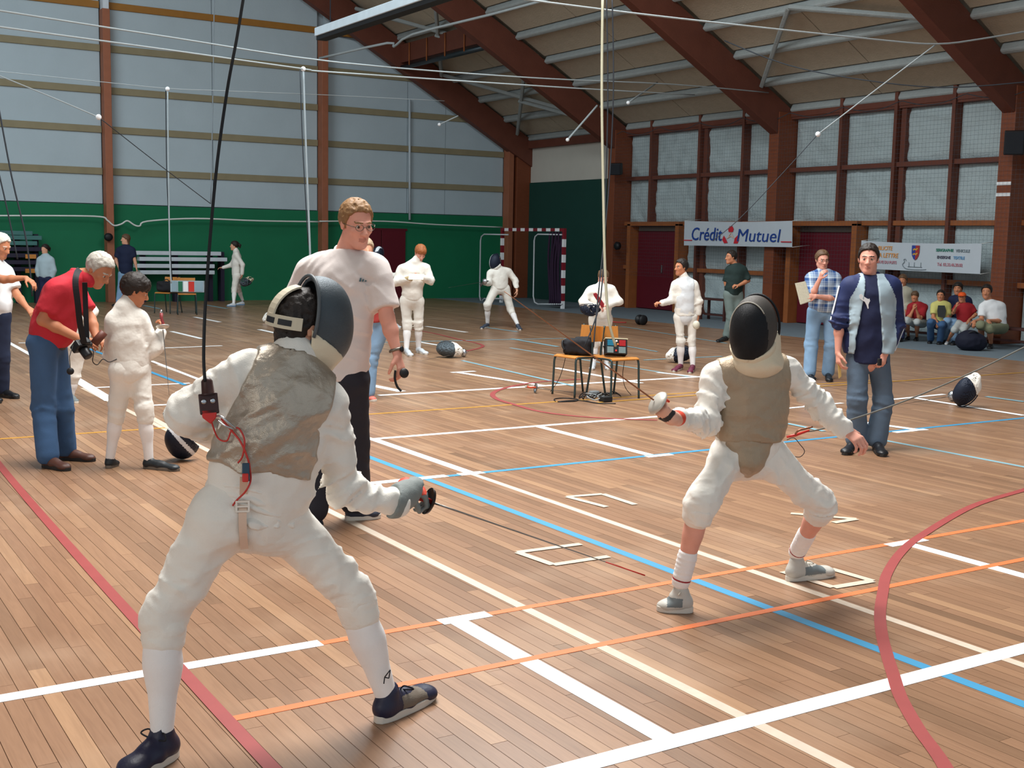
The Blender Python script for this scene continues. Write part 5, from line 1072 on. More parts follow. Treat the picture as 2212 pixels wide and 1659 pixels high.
S = SDF(); S.cone(lerp(p.J['E0'], p.J['W0'], .5), p.J['W0'], .052, .046, .01); p.cloth('glove_cuff', S, M('tan_glove', 'b7a27c', .7), .014); S = SDF(); hand_sdf(S, p.J['W0'], vb((.8, .5, .1)), vb((0, .3, -1)), p.s*1.12, 1, .4); p.cloth('glove', S, MATS['tan_glove'], .008)
# fencer on guard at the far goal
p = make('fencer on guard in front of the handball goal', dict(H=(1073, 566), N=(1077, 580), S0=(1058, 590, -.05), S1=(1099, 586, .08), E0=(1056, 612, -.12), W0=(1048, 612, -.32), E1=(1113, 606, .1), W1=(1117, 628, .02), P0=(1070, 624), P1=(1091, 624, .06), K0=(1053, 658, -.12), K1=(1103, 668, .1), G0=(1053, 707), G1=(1118, 709), T0=(1040, 711), T1=(1124, 714)), 1.62, (-.6, .8, 0), (-.8, .6, -.1), res=.020, top=WHITEC, sleeve='long', o=.014, bottom=WHITEC, bf=.2, sock=WHITEK, shoe=(M('navy_striped_trainer', '3c4657', .5, var=.4, vs=40), SOLEW), detail=False, hair=None, collar=1, arms=(None, ((0, .3, -1), (.9, .3, 0), 1, .4)), fold=.008)
mask_parts(p.J['H'], p.F, p.s*1.08, p.root, .014, MESHN, WHITEC, MESHN, stripe=(STW, lambda L: (np.abs(L[:, 0]-.035) < .022)), open_back=False)
S = SDF(); hand_sdf(S, p.J['W0'], vb((-.7, .7, 0)), vb((0, .2, 1)), p.s, 1, .7); p.cloth('glove', S, M('dark_glove', '3a3230', .6), .010)
gc = atD(1043, 609, 23.35); foil('epee', 'sword with silver bell guard held by the fencer at the goal', gc, vb((-.75, .65, -.12)), ZU, .85, None, STEEL, .065, BLACK, M('thin_dark_blade', '57585a', .4, metal=.8), cup=.045)
# girl untangling a wire behind the chairs
p = make('girl fencer untangling a wire behind the chairs', dict(H=(1303, 600), N=(1299, 619), S0=(1274, 628), S1=(1322, 626), E0=(1258, 654, -.05), W0=(1288, 664, -.26), E1=(1336, 652, -.03), W1=(1313, 660, -.24), P0=(1284, 690), P1=(1312, 690), K0=(1284, 738), K1=(1308, 738), G0=(1282, 794), G1=(1310, 794), T0=(1278, 800), T1=(1314, 800)), 1.45, (.2, 1, 0), (.3, .85, -.45), (.2, .4, .9), .016, WHITEC, 'long', .013, .97, WHITEC, .2, .010, WHITEK, (WSHOE, SOLEW), (HAIRB, 'ponytail'), arms=(((.8, .5, .0), (0, .5, 1), 1, .6), ((-.8, .5, 0), (0, .4, 1), -1, .5)), collar=1, fold=.008, th=.082, skin=SKINP)
b = MB(); b.prism([(0, 0), (.045, .012), (.10, -.06), (.155, -.135), (.15, -.19), (.115, -.18), (.06, -.10), (.01, -.03)], atD(1281, 634, 16.35), RH, ZU, -HF*.02); b.build('red_glove_flap', M('crimson_cloth', '8f1c26', .7), p.root, bevel=.006)
# boy in white on the right
p = make('boy fencer in white vest pointing, wine-red trainers', dict(H=(1471, 578), N=(1479, 603), S0=(1458, 616), S1=(1500, 616), E0=(1450, 650), W0=(1430, 655, -.2), E1=(1509, 652), W1=(1507, 688), P0=(1466, 684), P1=(1495, 684), K0=(1470, 734), K1=(1495, 735), G0=(1470, 798), G1=(1496, 800), T0=(1455, 804), T1=(1490, 807)), 1.5, (-.5, .85, 0), (-.85, .5, 0), res=.0145, top=WHITEC, sleeve='long', o=.012, hem=.97, bottom=WHITEC, bf=.2, bo=.004, th=.076, kn=.056, sock=WHITEK, shoe=(MSHOE, SOLEW), hair=(HAIRD, 'short', .016), arms=(((-.9, .4, .1), (0, .3, 1), 1, .75), ((.0, .2, -1), (.9, .3, 0), -1, .5)), collar=1, fold=.006, hs=1.02, skin=SKINT)
S = SDF(); p.torso(S, .018, .05, (.156, .110), (.136, .104), (.138, .106), t1=1.0); S.cone(p.pt(.98), p.pt(1.14)+p.fb*.03, .085, .035, .05)
for i, q in ((0, -1), (1, 1)): S.cut(lerp(p.J['S%d' % i], p.Sm, .08), p.sd*q)
S.cut(p.J['N']+ZU*.045, ZU); p.cloth('white_vest', S, WLAME, .014, (.005, 11, 6))
S = SDF(); S.ell(atD(1504, 702, 16.3), [.05, .05, .06], None); p.cloth('glove', S, M('cream_glove', 'cfc9b6', .7), .01)
# man in the dark green tee
make('bearded man in dark green T-shirt standing by the wall', dict(H=(1579, 556), N=(1588, 573), S0=(1574, 584), S1=(1606, 582), E0=(1568, 610), W0=(1573, 628), E1=(1616, 606), W1=(1595, 617, -.2), P0=(1574, 636), P1=(1593, 636), K0=(1579, 688), K1=(1602, 690), G0=(1570, 735), G1=(1604, 737), T0=(1550, 740)), 1.68, (-.4, .9, 0), (-.95, .3, .0), res=.018, top=DKGREEN, sleeve='half', o=.018, hem=1.02, bottom=GREYT, hair=(HAIRD, 'short', .01), arms=(((.0, .3, -1), (-.9, .2, 0), -1, .5), ((-.9, .4, .1), (0, .5, 1), -1, .75)), skin=SKINT, kn=.074, an=.074)
# man in the checked shirt
def plaid():
    m = bpy.data.materials.new('checked_cotton'); m.use_nodes = True; nt = m.node_tree; N = nt.nodes; L = nt.links; b = N['Principled BSDF']; b.inputs['Roughness'].default_value = .8
    g = N.new('ShaderNodeNewGeometry'); fac = None
    for dv, sc in (((CR[0], CR[1], 0), 8.5), ((0, 0, 1), 9.0), ((CR[0], CR[1], 0), 17), ((0, 0, 1), 18)):
        d = N.new('ShaderNodeVectorMath'); d.operation = 'DOT_PRODUCT'; d.inputs[1].default_value = dv; L.new(g.outputs['Position'], d.inputs[0])
        w = N.new('ShaderNodeMath'); w.operation = 'MULTIPLY'; w.inputs[1].default_value = sc*2*math.pi; L.new(d.outputs['Value'], w.inputs[0]); s = N.new('ShaderNodeMath'); s.operation = 'SINE'; L.new(w.outputs[0], s.inputs[0])
        c = N.new('ShaderNodeMath'); c.operation = 'GREATER_THAN'; c.inputs[1].default_value = .0 if sc < 12 else .75; L.new(s.outputs[0], c.inputs[0])
        if fac is None: fac = c
        else: a = N.new('ShaderNodeMath'); a.operation = 'ADD'; L.new(fac.outputs[0], a.inputs[0]); L.new(c.outputs[0], a.inputs[1]); fac = a
    dv = N.new('ShaderNodeMath'); dv.operation = 'DIVIDE'; dv.inputs[1].default_value = 4; L.new(fac.outputs[0], dv.inputs[0])
    r = N.new('ShaderNodeValToRGB'); r.color_ramp.elements[0].color = srgb('1f4a86')+(1,); r.color_ramp.elements[1].color = srgb('cfe0ea')+(1,); L.new(dv.outputs[0], r.inputs['Fac']); L.new(r.outputs['Color'], b.inputs['Base Color']); return m
p = make('man in blue checked shirt, hand on his mouth, holding papers', dict(H=(1776, 562), N=(1778, 587), S0=(1750, 602), S1=(1806, 602), E0=(1753, 642, -.14), W0=(1771, 602, -.27), E1=(1806, 646, -.06), W1=(1762, 640, -.28), P0=(1760, 674), P1=(1794, 674), K0=(1752, 746), K1=(1795, 748), G0=(1748, 820), G1=(1788, 818), T1=(1792, 826)), 1.72, (.08, 1, 0), (.12, .98, -.12), res=.0145, top=plaid(), sleeve='half', o=.022, hem=1.0, bottom=JEANSL, hair=(HAIRB, 'short', .012), arms=(((.15, .45, .85), (-.6, .5, .3), 1, .55), ((-.95, .2, 0), (.0, .9, .3), -1, .3)), skin=SKINP, kn=.074, an=.070, waist=(.15, .115), belly=.01)
glasses(p, p.hs, p.root, M('dark_frame', '3d3a3a', .35, metal=.5))
b = MB(); b.prism([(0, 0), (.13, .03), (.215, -.22), (.08, -.27)], atD(1717, 612, 15.42), RH*1.0, ZU, -HF*.006); b.prism([(0.012, -.01), (.135, .02), (.218, -.225), (.085, -.275)], atD(1718, 612, 15.43), RH, ZU, HF*.004); tag(b.build('result_sheets', M('printed_paper', 'cfccb8', .8, var=.25, vs=60)), 'sheaf of printed sheets under the checked-shirt man\'s arm', 'papers')
# man in the track jacket
p = make('young man in open pale blue and navy track jacket', dict(H=(1876, 560), N=(1882, 604), S0=(1832, 622), S1=(1928, 620), E0=(1813, 694, -.02), W0=(1810, 762, -.05), E1=(1936, 704, .02), W1=(1912, 764, -.10), P0=(1852, 772), P1=(1898, 772), K0=(1852, 866, -.06), K1=(1908, 866), G0=(1848, 970), G1=(1892, 972), T0=(1824, 984), T1=(1908, 988)), 1.76, (-.15, 1, 0), (-.32, .94, -.03), res=.0125, top=NAVY, sleeve='none', o=.030, hem=1.08, bo=.004, bottom=JEANSG, hair=(HAIRD, 'short', .010), arms=(((.05, .2, -1), (-.9, .2, 0), -1, .45), ((-.35, .35, -.85), (.35, .85, .1), 1, .6)), skin=SKINP, kn=.078, an=.086, shoe=(KSHOE, SOLED), hs=1.0)
j = p.J; TRK = M('track_pale', '9fb4bf', .7, var=.05, fold=.25, fs=9); TRN = M('track_navy', '1e2a55', .7, var=.08, fold=.25, fs=9)
S = SDF(); p.torso(S, .034, .05, (.178, .122), (.175, .122), (.172, .124), t1=1.0)
for i in (0, 1): p.sleeve(S, i, .018, .06 if i == 0 else .96, up=.056, el=.050, wr=.040); S.disp.append(crease(j['E%d' % i], j['W%d' % i]-j['S%d' % i], .012, .05, .12, 70+i))
S.cut(j['N']+ZU*.05, ZU); S.cut(p.pt(.93), p.Pm-p.Sm)
nF = p.fb; S.fn(lambda X, Y, Z: np.maximum(-((X-p.Sm[0])*nF[0]+(Y-p.Sm[1])*nF[1]-.02), np.abs((X-p.Sm[0])*p.sd[0]+(Y-p.Sm[1])*p.sd[1]+.025)-(.052+.06*np.clip((j['N'][2]-Z)/.5, 0, 1)**1.2)), 'gs')
def trk(C):
    q = (C-p.Sm)@p.sd; return np.where((np.abs(q) > .200*p.s-.50*np.clip((C[:, 2]-p.Sm[2]+.10), 0, .2)), 1, 0)
jk = p.cloth('track_jacket', S, [TRK, TRN], .0095, (.006, 8, 77), mi=trk)
S = SDF(); c = j['N']; S.ecap(c-ZU*.015-p.fb*.01, lerp(c, j['H'], .30)-p.fb*.02, p.sd, (.085, .080), (.088, .078), .02); S.cut(lerp(c, j['H'], .34), nrm(ZU-.5*p.fb)); S.ell(lerp(c, j['H'], .3)+p.fb*.065, [.055, .06, .10], frame(p.fb), .01, 's'); p.cloth('track_collar', S, TRN, .009)
STR = M('white_stripe_tape', 'dfe4ea', .6)
for i, q in ((0, -1), (1, 1)):
    for k in (-1, 0, 1):
        off = p.sd*q; pts = []
        for t in (0, .2, .4, .6, .8, .97): pts.append(lerp(j['S%d' % i], j['E%d' % i], t)+off*(.055*p.s+.021)+p.fb*(.016*k)+ZU*(.02*(1-t)))
        if i == 1: pts += [lerp(j['E1'], j['W1'], t)+off*.072+p.fb*.016*k for t in (.3, .6, .9)]
        b = MB(); b.tube(spline(pts, 4), .0055, 5); b.build('sleeve_stripe', STR, jk)
# leaping-cat mark on the shirt
q0 = surf([(1868, 652)], p.top, .004)[0]; px = .00392; cat = [(-13, 15), (-8, 17), (-3, 12), (3, 8), (8, 6), (13, 13), (16, 12), (13, 5), (10, 0), (8, -6), (9, -14), (7, -15), (4, -7), (0, 0), (-7, 4), (-12, 8)]
b = MB(); b.prism([(x*px, y*px) for x, y in cat], q0+nF*.002, RH, ZU, nF*.004); b.build('chest_logo', WHITEP, p.top)
b = MB(); b.box((-.018, -.012, -.03), (.018, .012, .03)); o = b.build('remote_control', BLACK, bevel=.006); o.data.transform(Matrix.Translation(Vector(atD(1900, 782, 9.86)))); tag(o, 'small black remote in the track jacket man\'s hand', 'remote')
b = MB(); b.prism([(0, 0), (.02, .02), (.035, -.10), (.015, -.12)], j['W0']-ZU*.10-HF*.01, RH, ZU, -HF*.012); tag(b.build('card', M('yellow_card', 'c7a866', .6)), 'yellow card in the track jacket man\'s lowered hand', 'card')
# =================================================================== THINGS IN THE HALL
PLY = M('orange_plywood', 'c07d38', .45, var=.15, vs=8, aniso=(6, 6, 1)); TUBE = M('dark_green_tube', '3b4a4a', .4, metal=.5, var=.1)
def school_chair(label, g, face, s=1.0, group=None):
    g = np.asarray(g, float); f = np.array([face[0], face[1], 0.0]); f = nrm(f); x = np.array([f[1], -f[0], 0.0]); e = empty('school_chair', g); tag(e, label, 'chair', group)
    P = lambda a, b, z: g+x*a*s+f*b*s+ZU*z*s
    for q in (-1, 1):
        b = MB(); b.tube(spline([P(q*.20, .20, 0), P(q*.195, .19, .30), P(q*.19, .185, .41), P(q*.185, .14, .445), P(q*.18, -.10, .445)], 5), .0125*s, 8); b.build('front_leg', TUBE, e)
        b = MB(); b.tube(spline([P(q*.20, -.26, 0), P(q*.185, -.19, .42), P(q*.18, -.20, .60), P(q*.18, -.235, .80)], 5), .0125*s, 8); b.build('rear_leg', TUBE, e)
    b = MB(); b.tube([P(-.185, .13, .435), P(.185, .13, .435)], .010*s, 6); b.tube([P(-.18, -.15, .435), P(.18, -.15, .435)], .010*s, 6); b.build('cross_bar', TUBE, e)
    V = []; F = []; n = 8
    for i in range(n+1):
        t = i/n; y = -.19+.39*t; z = .458-.012*math.sin(t*math.pi)-.02*max(0, (t-.85)/.15)**2
        for a in (-.19, .19):
            V += [P(a, y, z), P(a, y, z+.012)]
        if i: k = 4*i; F += [(k-4, k-2, k+2, k), (k-3, k+1, k+3, k-1), (k-4, k, k+1, k-3), (k-2, k-1, k+3, k+2)]
    F += [(0, 1, 3, 2), (4*n, 4*n+2, 4*n+3, 4*n+1)]; b = MB(); b.add(V, F); b.build('seat', PLY, e)
    V = []; F = []
    for i in range(n+1):
        a = -.19+.38*i/n; y = -.215-.03*math.cos((i/n-.5)*math.pi)+.03
        for z in (.62, .79):
            dy = -.02 if z > .7 else 0; V += [P(a, y+dy, z), P(a, y+dy-.011, z)]
        if i: k = 4*i; F += [(k-4, k, k+2, k-2), (k-3, k-1, k+3, k+1), (k-4, k-3, k+1, k), (k-2, k+2, k+3, k-1)]
    F += [(0, 2, 3, 1), (4*n, 4*n+1, 4*n+3, 4*n+2)]; b = MB(); b.add(V, F); b.build('backrest', PLY, e)
    return e, P
fv = lambda r, t: (r*RH-t*HF)
c1, P1 = school_chair('school chair turned left with a black bag on it', gp(1246, 853), fv(-.80, .60))
c2, P2 = school_chair('school chair turned right with the scoring box on it', gp(1326, 858), fv(.55, .83))
# scoring machine
def placed(b, name, m, par, c, fx, bevel=0.0):
    o = b.build(name, m, par, bevel=bevel); o.data.transform(Matrix(((fx[0][0], fx[1][0], fx[2][0], c[0]), (fx[0][1], fx[1][1], fx[2][1], c[1]), (fx[0][2], fx[1][2], fx[2][2], c[2]), (0, 0, 0, 1)))); return o
c = P2(-.02, -.02, .472)+ZU*.095; fx = frame(vb((.12, .93, .30)), vb((0, -.3, .95))); e = empty('scoring_box', c-ZU*.09); tag(e, 'black scoring box with red and blue lamps on a chair', 'scoring box')
b = MB(); b.box((-.125, -.06, -.09), (.125, .05, .085)); placed(b, 'case', BLACK, e, c, fx, .008)
b = MB(); b.box((-.13, -.06, .086), (.13, .055, .097)); placed(b, 'top_plate', M('cream_plate', 'c9c3a6', .5), e, c, fx)
for (x0, z0, x1, z1, col, nm) in ((-.105, .005, -.03, .075, 'a01e22', 'lamp_panel'), (.03, .005, .105, .075, '1c6a86', 'lamp_panel'), (-.105, -.078, -.025, -.005, '6f8284', 'lamp_panel'), (.035, -.078, .108, -.005, '6f8284', 'lamp_panel')):
    b = MB(); b.box((x0, .05, z0), (x1, .056, z1)); placed(b, nm, M('panel_'+col, col, .35), e, c, fx, .003)
for x0, z0, m in ((0, .06, WHITEP), (-.015, .025, M('orange_button', 'd07a3a', .4)), (.015, .025, WHITEP), (.005, -.05, RED)):
    b = MB(); b.lathe([(.012, 0), (.012, .006), (.008, .009)], (x0, .05, z0), (0, 1, 0), 12); placed(b, 'button', m, e, c, fx)
b = MB(); b.tube([(.125, 0, 0), (.142, 0, .01)], .014, 8); placed(b, 'knob', BLACK, e, c, fx)
S = SDF(); c = P1(.02, -.02, .47); S.box(c+ZU*.085, [.16, .11, .085], frame(fv(-.2, 1)), .04, .02); S.box(c+ZU*.15+RH*.05, [.09, .06, .045], frame(fv(.2, 1)), .03, .03); S.cut(c+ZU*.004, -ZU); S.disp.append(folds(.012, 13, 8)); e = empty('black_bag', c); tag(e, 'soft black bag lying on the left-turned chair', 'bag'); S.build('bag_body', .012, M('black_bag_cloth', '17171c', .8, bump=.3, bs=120), e); b = MB(); b.tube(spline([c+ZU*.12-RH*.15, c+ZU*.15-RH*.18-HF*.03, c+ZU*.10-RH*.185-HF*.06, c+ZU*.05-RH*.16-HF*.08], 5), .012, 8); b.build('bag_handle', BLACK, e)
# wires and power brick under the chairs
rng = random.Random(3)
e = empty('cable_heap', gp(1300, 862)); tag(e, 'tangle of cables and power bricks under the chairs', 'cables')
for k in range(6):
    cx, cy = rng.uniform(1272, 1325), rng.uniform(852, 866); pts = []
    g0 = gp(cx, cy); r = rng.uniform(.06, .16)
    for t in np.linspace(0, 2*math.pi*1.7, 22): pts.append(g0+np.array([math.cos(t)*r*(1+.2*math.sin(3*t+k)), math.sin(t)*r*.8, .008+.05*abs(math.sin(t*1.5+k))]))
    b = MB(); b.tube(spline(pts, 3), .006, 6); b.build('cable', [CABK, M('grey_cable', '9aa0a2', .5)][k % 3 == 0], e)
b = MB(); g0 = gp(1283, 858); b.box((g0[0]-.05, g0[1]-.035, .012), (g0[0]+.05, g0[1]+.035, .072)); b.build('power_brick', M('grey_brick', '8b9499', .5), e, bevel=.006)
b = MB(); g0 = gp(1308, 868); b.box((g0[0]-.06, g0[1]-.05, .003), (g0[0]+.06, g0[1]+.05, .06)); b.build('power_brick', BLACK, e, bevel=.008)
b = MB(); b.tube(spline([gp(x, y)+ZU*.006 for x, y in ((1200, 868), (1198, 863), (1220, 861), (1248, 864), (1240, 868), (1205, 869))]+[gp(x, y)+ZU*.006 for x, y in ((1250, 866), (1290, 872), (1330, 873))], 5), .006, 6); b.build('floor_cable', CABK, e)
b = MB(); b.tube(spline([P2(-.1, .05, .43), P2(-.12, 0, .25), P2(-.2, -.05, .10), P2(-.25, 0, .012)], 5), .004, 5); b.build('cable', CABK, e); b = MB(); b.tube(spline([P1(.15, .05, .46), P1(.2, .05, .30), P1(.22, .1, .15), P1(.3, .15, .012)], 5), .004, 5); b.build('cable', CABK, e)

# masks and weapons left on the floor
def floor_mask(label, gpx, up, front, s, z, mesh, bib, stripe=None, res=.012, open_back=True, zoff=0):
    c = gp(*gpx)+ZU*z; F = frame(vb(front), vb(up)); e = empty('fencing_mask', (c[0], c[1], 0)); tag(e, label, 'mask'); mask_parts(c, F, s, e, res, mesh, bib, mesh, stripe=stripe, open_back=open_back, bib=bib is not None)
    low = min((min(v.co.z for v in o.data.vertices) for o in e.children_recursive if o.type == 'MESH'))
    for o in e.children_recursive: o.data.transform(Matrix.Translation((0, 0, .003-low)))
    return e
floor_mask('navy mask with white band lying by the near fencer\'s elbow', (402, 994), (.45, .15, .85), (-.72, .25, -.62), 1.0, .12, MESHN, None, (STW, lambda L: np.abs(L[:, 1]-.035) < .016), .0085)
floor_mask('grey mask lying on its side by the red-haired fencer', (968, 772), (-1, .1, .05), (-.1, .95, -.1), 1.05, .12, MESHG, WHITEC, None, .013)
floor_mask('black mask with white bib lying right of the track jacket man', (2088, 880), (-.5, -.1, -.7), (-.75, .5, .45), 1.05, .12, MESHN, WHITEC, None, .011)
floor_mask('black mask with white bib lying behind the boy with wine-red trainers', (1468, 783), (.9, .1, .1), (.1, .9, -.2), 1.05, .12, MESHN, WHITEC, None, .014)
floor_mask('small dark mask lying far off beside the near fencer\'s head', (588, 697), (.7, .3, .2), (.3, .9, -.2), 1.0, .12, MESHG, WHITEC, None, .018)
floor_mask('mask hanging from the walking girl\'s hand', (532, 668), (.2, .1, -1), (.5, .5, -.3), .95, .5, MESHG, BIB, None, .018) if False else None
e = empty('fencing_mask', atD(530, 606, 29.6)); tag(e, 'mask hanging from the walking girl\'s hand', 'mask'); mask_parts(atD(530, 606, 29.6), frame(vb((.5, .4, -.75)), vb((-.5, .2, -.5))), .95, e, .018, MESHG, BIB, MESHG)
e = empty('fencing_mask', atD(1276, 661, 16.3)); tag(e, 'dark mask tucked under the untangling girl\'s arm', 'mask'); mask_parts(atD(1272, 663, 16.28), frame(vb((.1, .3, -.95)), vb((-.9, .3, .1))), .78, e, .014, MESHN, MESHN, MESHN)
ORG = M('orange_grip', 'd0583a', .5)
g = gp(1161, 849); foil('fencing_foil', 'foil with orange grip lying left of the chairs', g+ZU*.058, nrm(gp(1245, 848)-g-ZU*.055/.9), ZU, .86, None, M('steel_guard', '9aa0a4', .3, metal=.9), .058, ORG)
g = gp(996, 772); foil('fencing_foil', 'sword with silver bell guard lying beside the grey mask', g+ZU*.062, nrm(gp(905, 781)-g)-ZU*.06, ZU, .9, None, STEEL, .062, ORG, cup=.05)
g = gp(2050, 868); foil('fencing_foil', 'sword with silver bell guard lying beside the right-hand mask', g+ZU*.062, nrm(gp(1925, 878)-g)-ZU*.06, ZU, .9, None, STEEL, .062, BLACK, cup=.05)
b = MB(); c = gp(1385, 702); b.lathe([(.02, -.09), (.105, -.085), (.11, -.05), (.06, -.045), (.06, .045), (.11, .05), (.105, .085), (.02, .09)], c+ZU*.111, vb((.5, .8, 0)), 20); tag(b.build('cable_reel', BLACK), 'small black cable reel on the far floor', 'reel')
b = MB(); c = gp(1328, 698); b.tube(spline([c+RH*(-.25)+ZU*.02, c+RH*(-.1)+ZU*.03+HF*.05, c+RH*.05+ZU*.02, c+RH*.25+ZU*.02], 5), [.015]*16, 6); tag(b.build('red_strap', M('red_strap_cloth', 'a83a34', .7)), 'red strap lying on the far floor', 'strap')

# handball goal folded by the corner
e = empty('handball_goal', gp(1215, 667)); tag(e, 'red and white handball goal standing in the far corner', 'goal')
GR = M('goal_red', '7c1c28', .5); g1 = gp(1215, 667); g2 = g1+np.array([0, 3.05, 0]); nz = 10
for gg in (g1, g2):
    for k in range(nz):
        b = MB(); z0 = 2.0*k/nz; b.box((gg[0]-.04, gg[1]-.04, z0), (gg[0]+.04, gg[1]+.04, z0+2.0/nz)); b.build('post_segment', WHITEP if k % 2 == 0 else GR, e)
for k in range(15):
    b = MB(); y0 = g1[1]-.04+(3.13)*k/15; b.box((g1[0]-.04, y0, 2.0), (g1[0]+.04, y0+3.13/15, 2.08)); b.build('crossbar_segment', GR if k % 2 == 0 else WHITEP, e)
for px0, px1 in ((1038, 1098), (1154, 1214)):
    A = [atX(px0+8, 506, g1[0]-.12), atX(px0+2, 511, g1[0]-.12), atX(px0, 520, g1[0]-.12), atX(px0-2, 640, g1[0]-.12), atX(px0+1, 653, g1[0]-.12), atX(px0+8, 657 if px0 > 1100 else 645, g1[0]-.12)]
    b = MB(); b.tube([atX(px1, 507, g1[0]-.05)]+A+[atX(px1, 657 if px0 > 1100 else 645, g1[0]-.05)], .02, 8); b.build('net_frame', M('frame_white', 'b9bec2', .5), e)
V = []; F = []; b = MB()
for k in range(12):
    t = k/11; y = g1[1]+.05+.5*t; pts = [(g1[0]-.03+.05*math.sin(k*2.1), y, 1.98), (g1[0]-.06+.05*math.sin(k*2.7+1), y+.02, 1.2), (g1[0]-.05+.06*math.sin(k*3.1), y-.02, .08)]; b.tube(spline(pts, 5), .03, 5)
b.build('gathered_net', M('purple_net', '2b1830', .9), e)

# folded benches against the gable wall
WB = M('bench_white', 'c9d2da', .6); TB = M('bench_teal', '3f6f6c', .6); DB = M('bench_dark', '231f33', .7)
e = empty('folded_bleacher', atY(390, 600, 30.75)*[1, 1, 0]); tag(e, 'folded white-planked bleacher at the green wall', 'bleacher')
for k, (y, x0, x1) in enumerate(((546, 290, 474), (559, 298, 487), (574, 290, 460), (588, 300, 460))):
    a = atY(x0, y, 30.75); c = atY(x1, y, 30.75); b = MB(); b.box((a[0], 30.6, a[2]-.05), (c[0], 30.85, a[2]+.05)); b.build('bench_plank', WB, e, bevel=.01)
for x in (310, 380, 455, 480):
    a = atY(x, 600, 30.9); b = MB(); b.box((a[0]-.05, 30.86, 0), (a[0]+.05, 31.1, atY(390, 543, 30.9)[2])); b.build('bleacher_support', DB, e)
e = empty('folded_bleacher', atY(40, 600, 30.7)*[1, 1, 0]); tag(e, 'dark folded bleacher with teal planks at the far left', 'bleacher')
for y, x0, x1, m in ((502, -30, 68, TB), (512, -30, 88, TB), (524, -30, 78, TB), (537, -30, 90, DB), (551, -30, 80, DB), (566, -30, 78, DB), (581, -30, 78, DB)):
    a = atY(x0, y, 30.7); c = atY(x1, y, 30.7); b = MB(); b.box((a[0], 30.55, a[2]-.05), (c[0], 30.85, a[2]+.05)); b.build('bench_plank', m, e, bevel=.01)
for x in (-10, 40, 80):
    a = atY(x, 600, 30.9); b = MB(); b.box((a[0]-.05, 30.86, 0), (a[0]+.05, 31.1, atY(40, 505, 30.9)[2])); b.build('bleacher_support', DB, e)
for x, y in ((66, 554), (66, 585)):
    a = atY(x, y, 30.54); b = MB(); b.box((a[0]-.12, 30.5, a[2]-.05), (a[0]+.12, 30.55, a[2]+.05)); b.build('wooden_block', PLY, e)
# second scoring table far away
c3, P3 = school_chair('far school chair left of the tricolour box', gp(362, 676), fv(-.3, .95)); c4, P4 = school_chair('far school chair under the tricolour box', gp(404, 679), fv(.3, .95))
c = P4(-.02, 0, .48)+ZU*.13; fx = frame(fv(.12, .99)); e = empty('scoring_box', c-ZU*.13); tag(e, 'far scoring box with red, white and green panels', 'scoring box'); b = MB(); b.box((-.36, -.08, -.125), (.36, .06, .125)); placed(b, 'case', M('grey_case', '9fb0b8', .5), e, c, fx, .01)
for x0, x1, m in ((-.33, -.17, M('panel_grey', '8ba2ad', .5)), (-.15, -.03, RED), (-.02, .08, WHITEP), (.10, .19, M('lamp_green', '1f6b4d', .5)), (.21, .33, MATS['panel_grey'])):
    b = MB(); b.box((x0, .06, -.11), (x1, .068, .11)); placed(b, 'lamp_panel', m, e, c, fx)
S = SDF(); c = P3(0, .02, .474); S.box(c+ZU*.11, [.20, .12, .11], frame(fv(0, 1)), .05); S.disp.append(folds(.02, 9, 2)); S.cut(c, -ZU); e = empty('black_bag', c); tag(e, 'dark bag on the far left chair', 'bag'); S.build('bag_body', .02, MATS['black_bag_cloth'], e); b = MB(); b.tube(spline([c+ZU*.2-RH*.1, c+ZU*.27, c+ZU*.2+RH*.1], 5), .012, 6); b.build('bag_handle', BLACK, e)

# loudspeakers and wall horn
def speaker(label, c, w, h, d):
    e = empty('loudspeaker', c); tag(e, label, 'loudspeaker'); fx = frame(vb((-.35, .9, -.15))); b = MB(); b.box((-w/2, -d/2, -h/2), (w/2, d/2, h/2)); placed(b, 'cabinet', BLACK, e, c, fx, .015); b = MB(); b.box((-w*.44, d/2, -h*.45), (w*.44, d/2+.012, h*.45)); placed(b, 'grille', M('speaker_grille', '1e2228', .8, bump=.6, bs=200), e, c, fx, .004); b = MB(); b.box((-.04, -d/2-.06, -.03), (.04, -d/2, .03)); placed(b, 'bracket', DSTEEL, e, c, fx)
speaker('loudspeaker on the column by the green bay', atX(1331, 365, 19.25), .30, .30, .22); speaker('loudspeaker at the right edge on the near column', atX(2191, 308, 19.2), .34, .42, .26)
b = MB(); c = atX(1333, 531, 19.38); b.lathe([(.02, 0), (.10, .02), (.11, .10), (.07, .14), (.02, .15)], c+np.array([.08, 0, 0]), (-1, 0, 0), 16); tag(b.build('wall_horn', BLACK), 'round black siren on the column left of the first door', 'siren')
b = MB(); c = atY(233, 512, YG-.36); b.lathe([(.02, 0), (.10, .02), (.10, .10), (.04, .12)], c, (0, -1, 0), 16); tag(b.build('wall_horn', BLACK), 'round black siren on the far gable post', 'siren')
for z in (396, 420):
    b = MB(); a = atX(2178, z, CFX-.01); b.box((CFX-.012, COLY[2]-CW/2, a[2]-.03), (CFX+.002, COLY[2]+CW/2, a[2]+.03)); b.build('pale_band', WHITEP, wr)

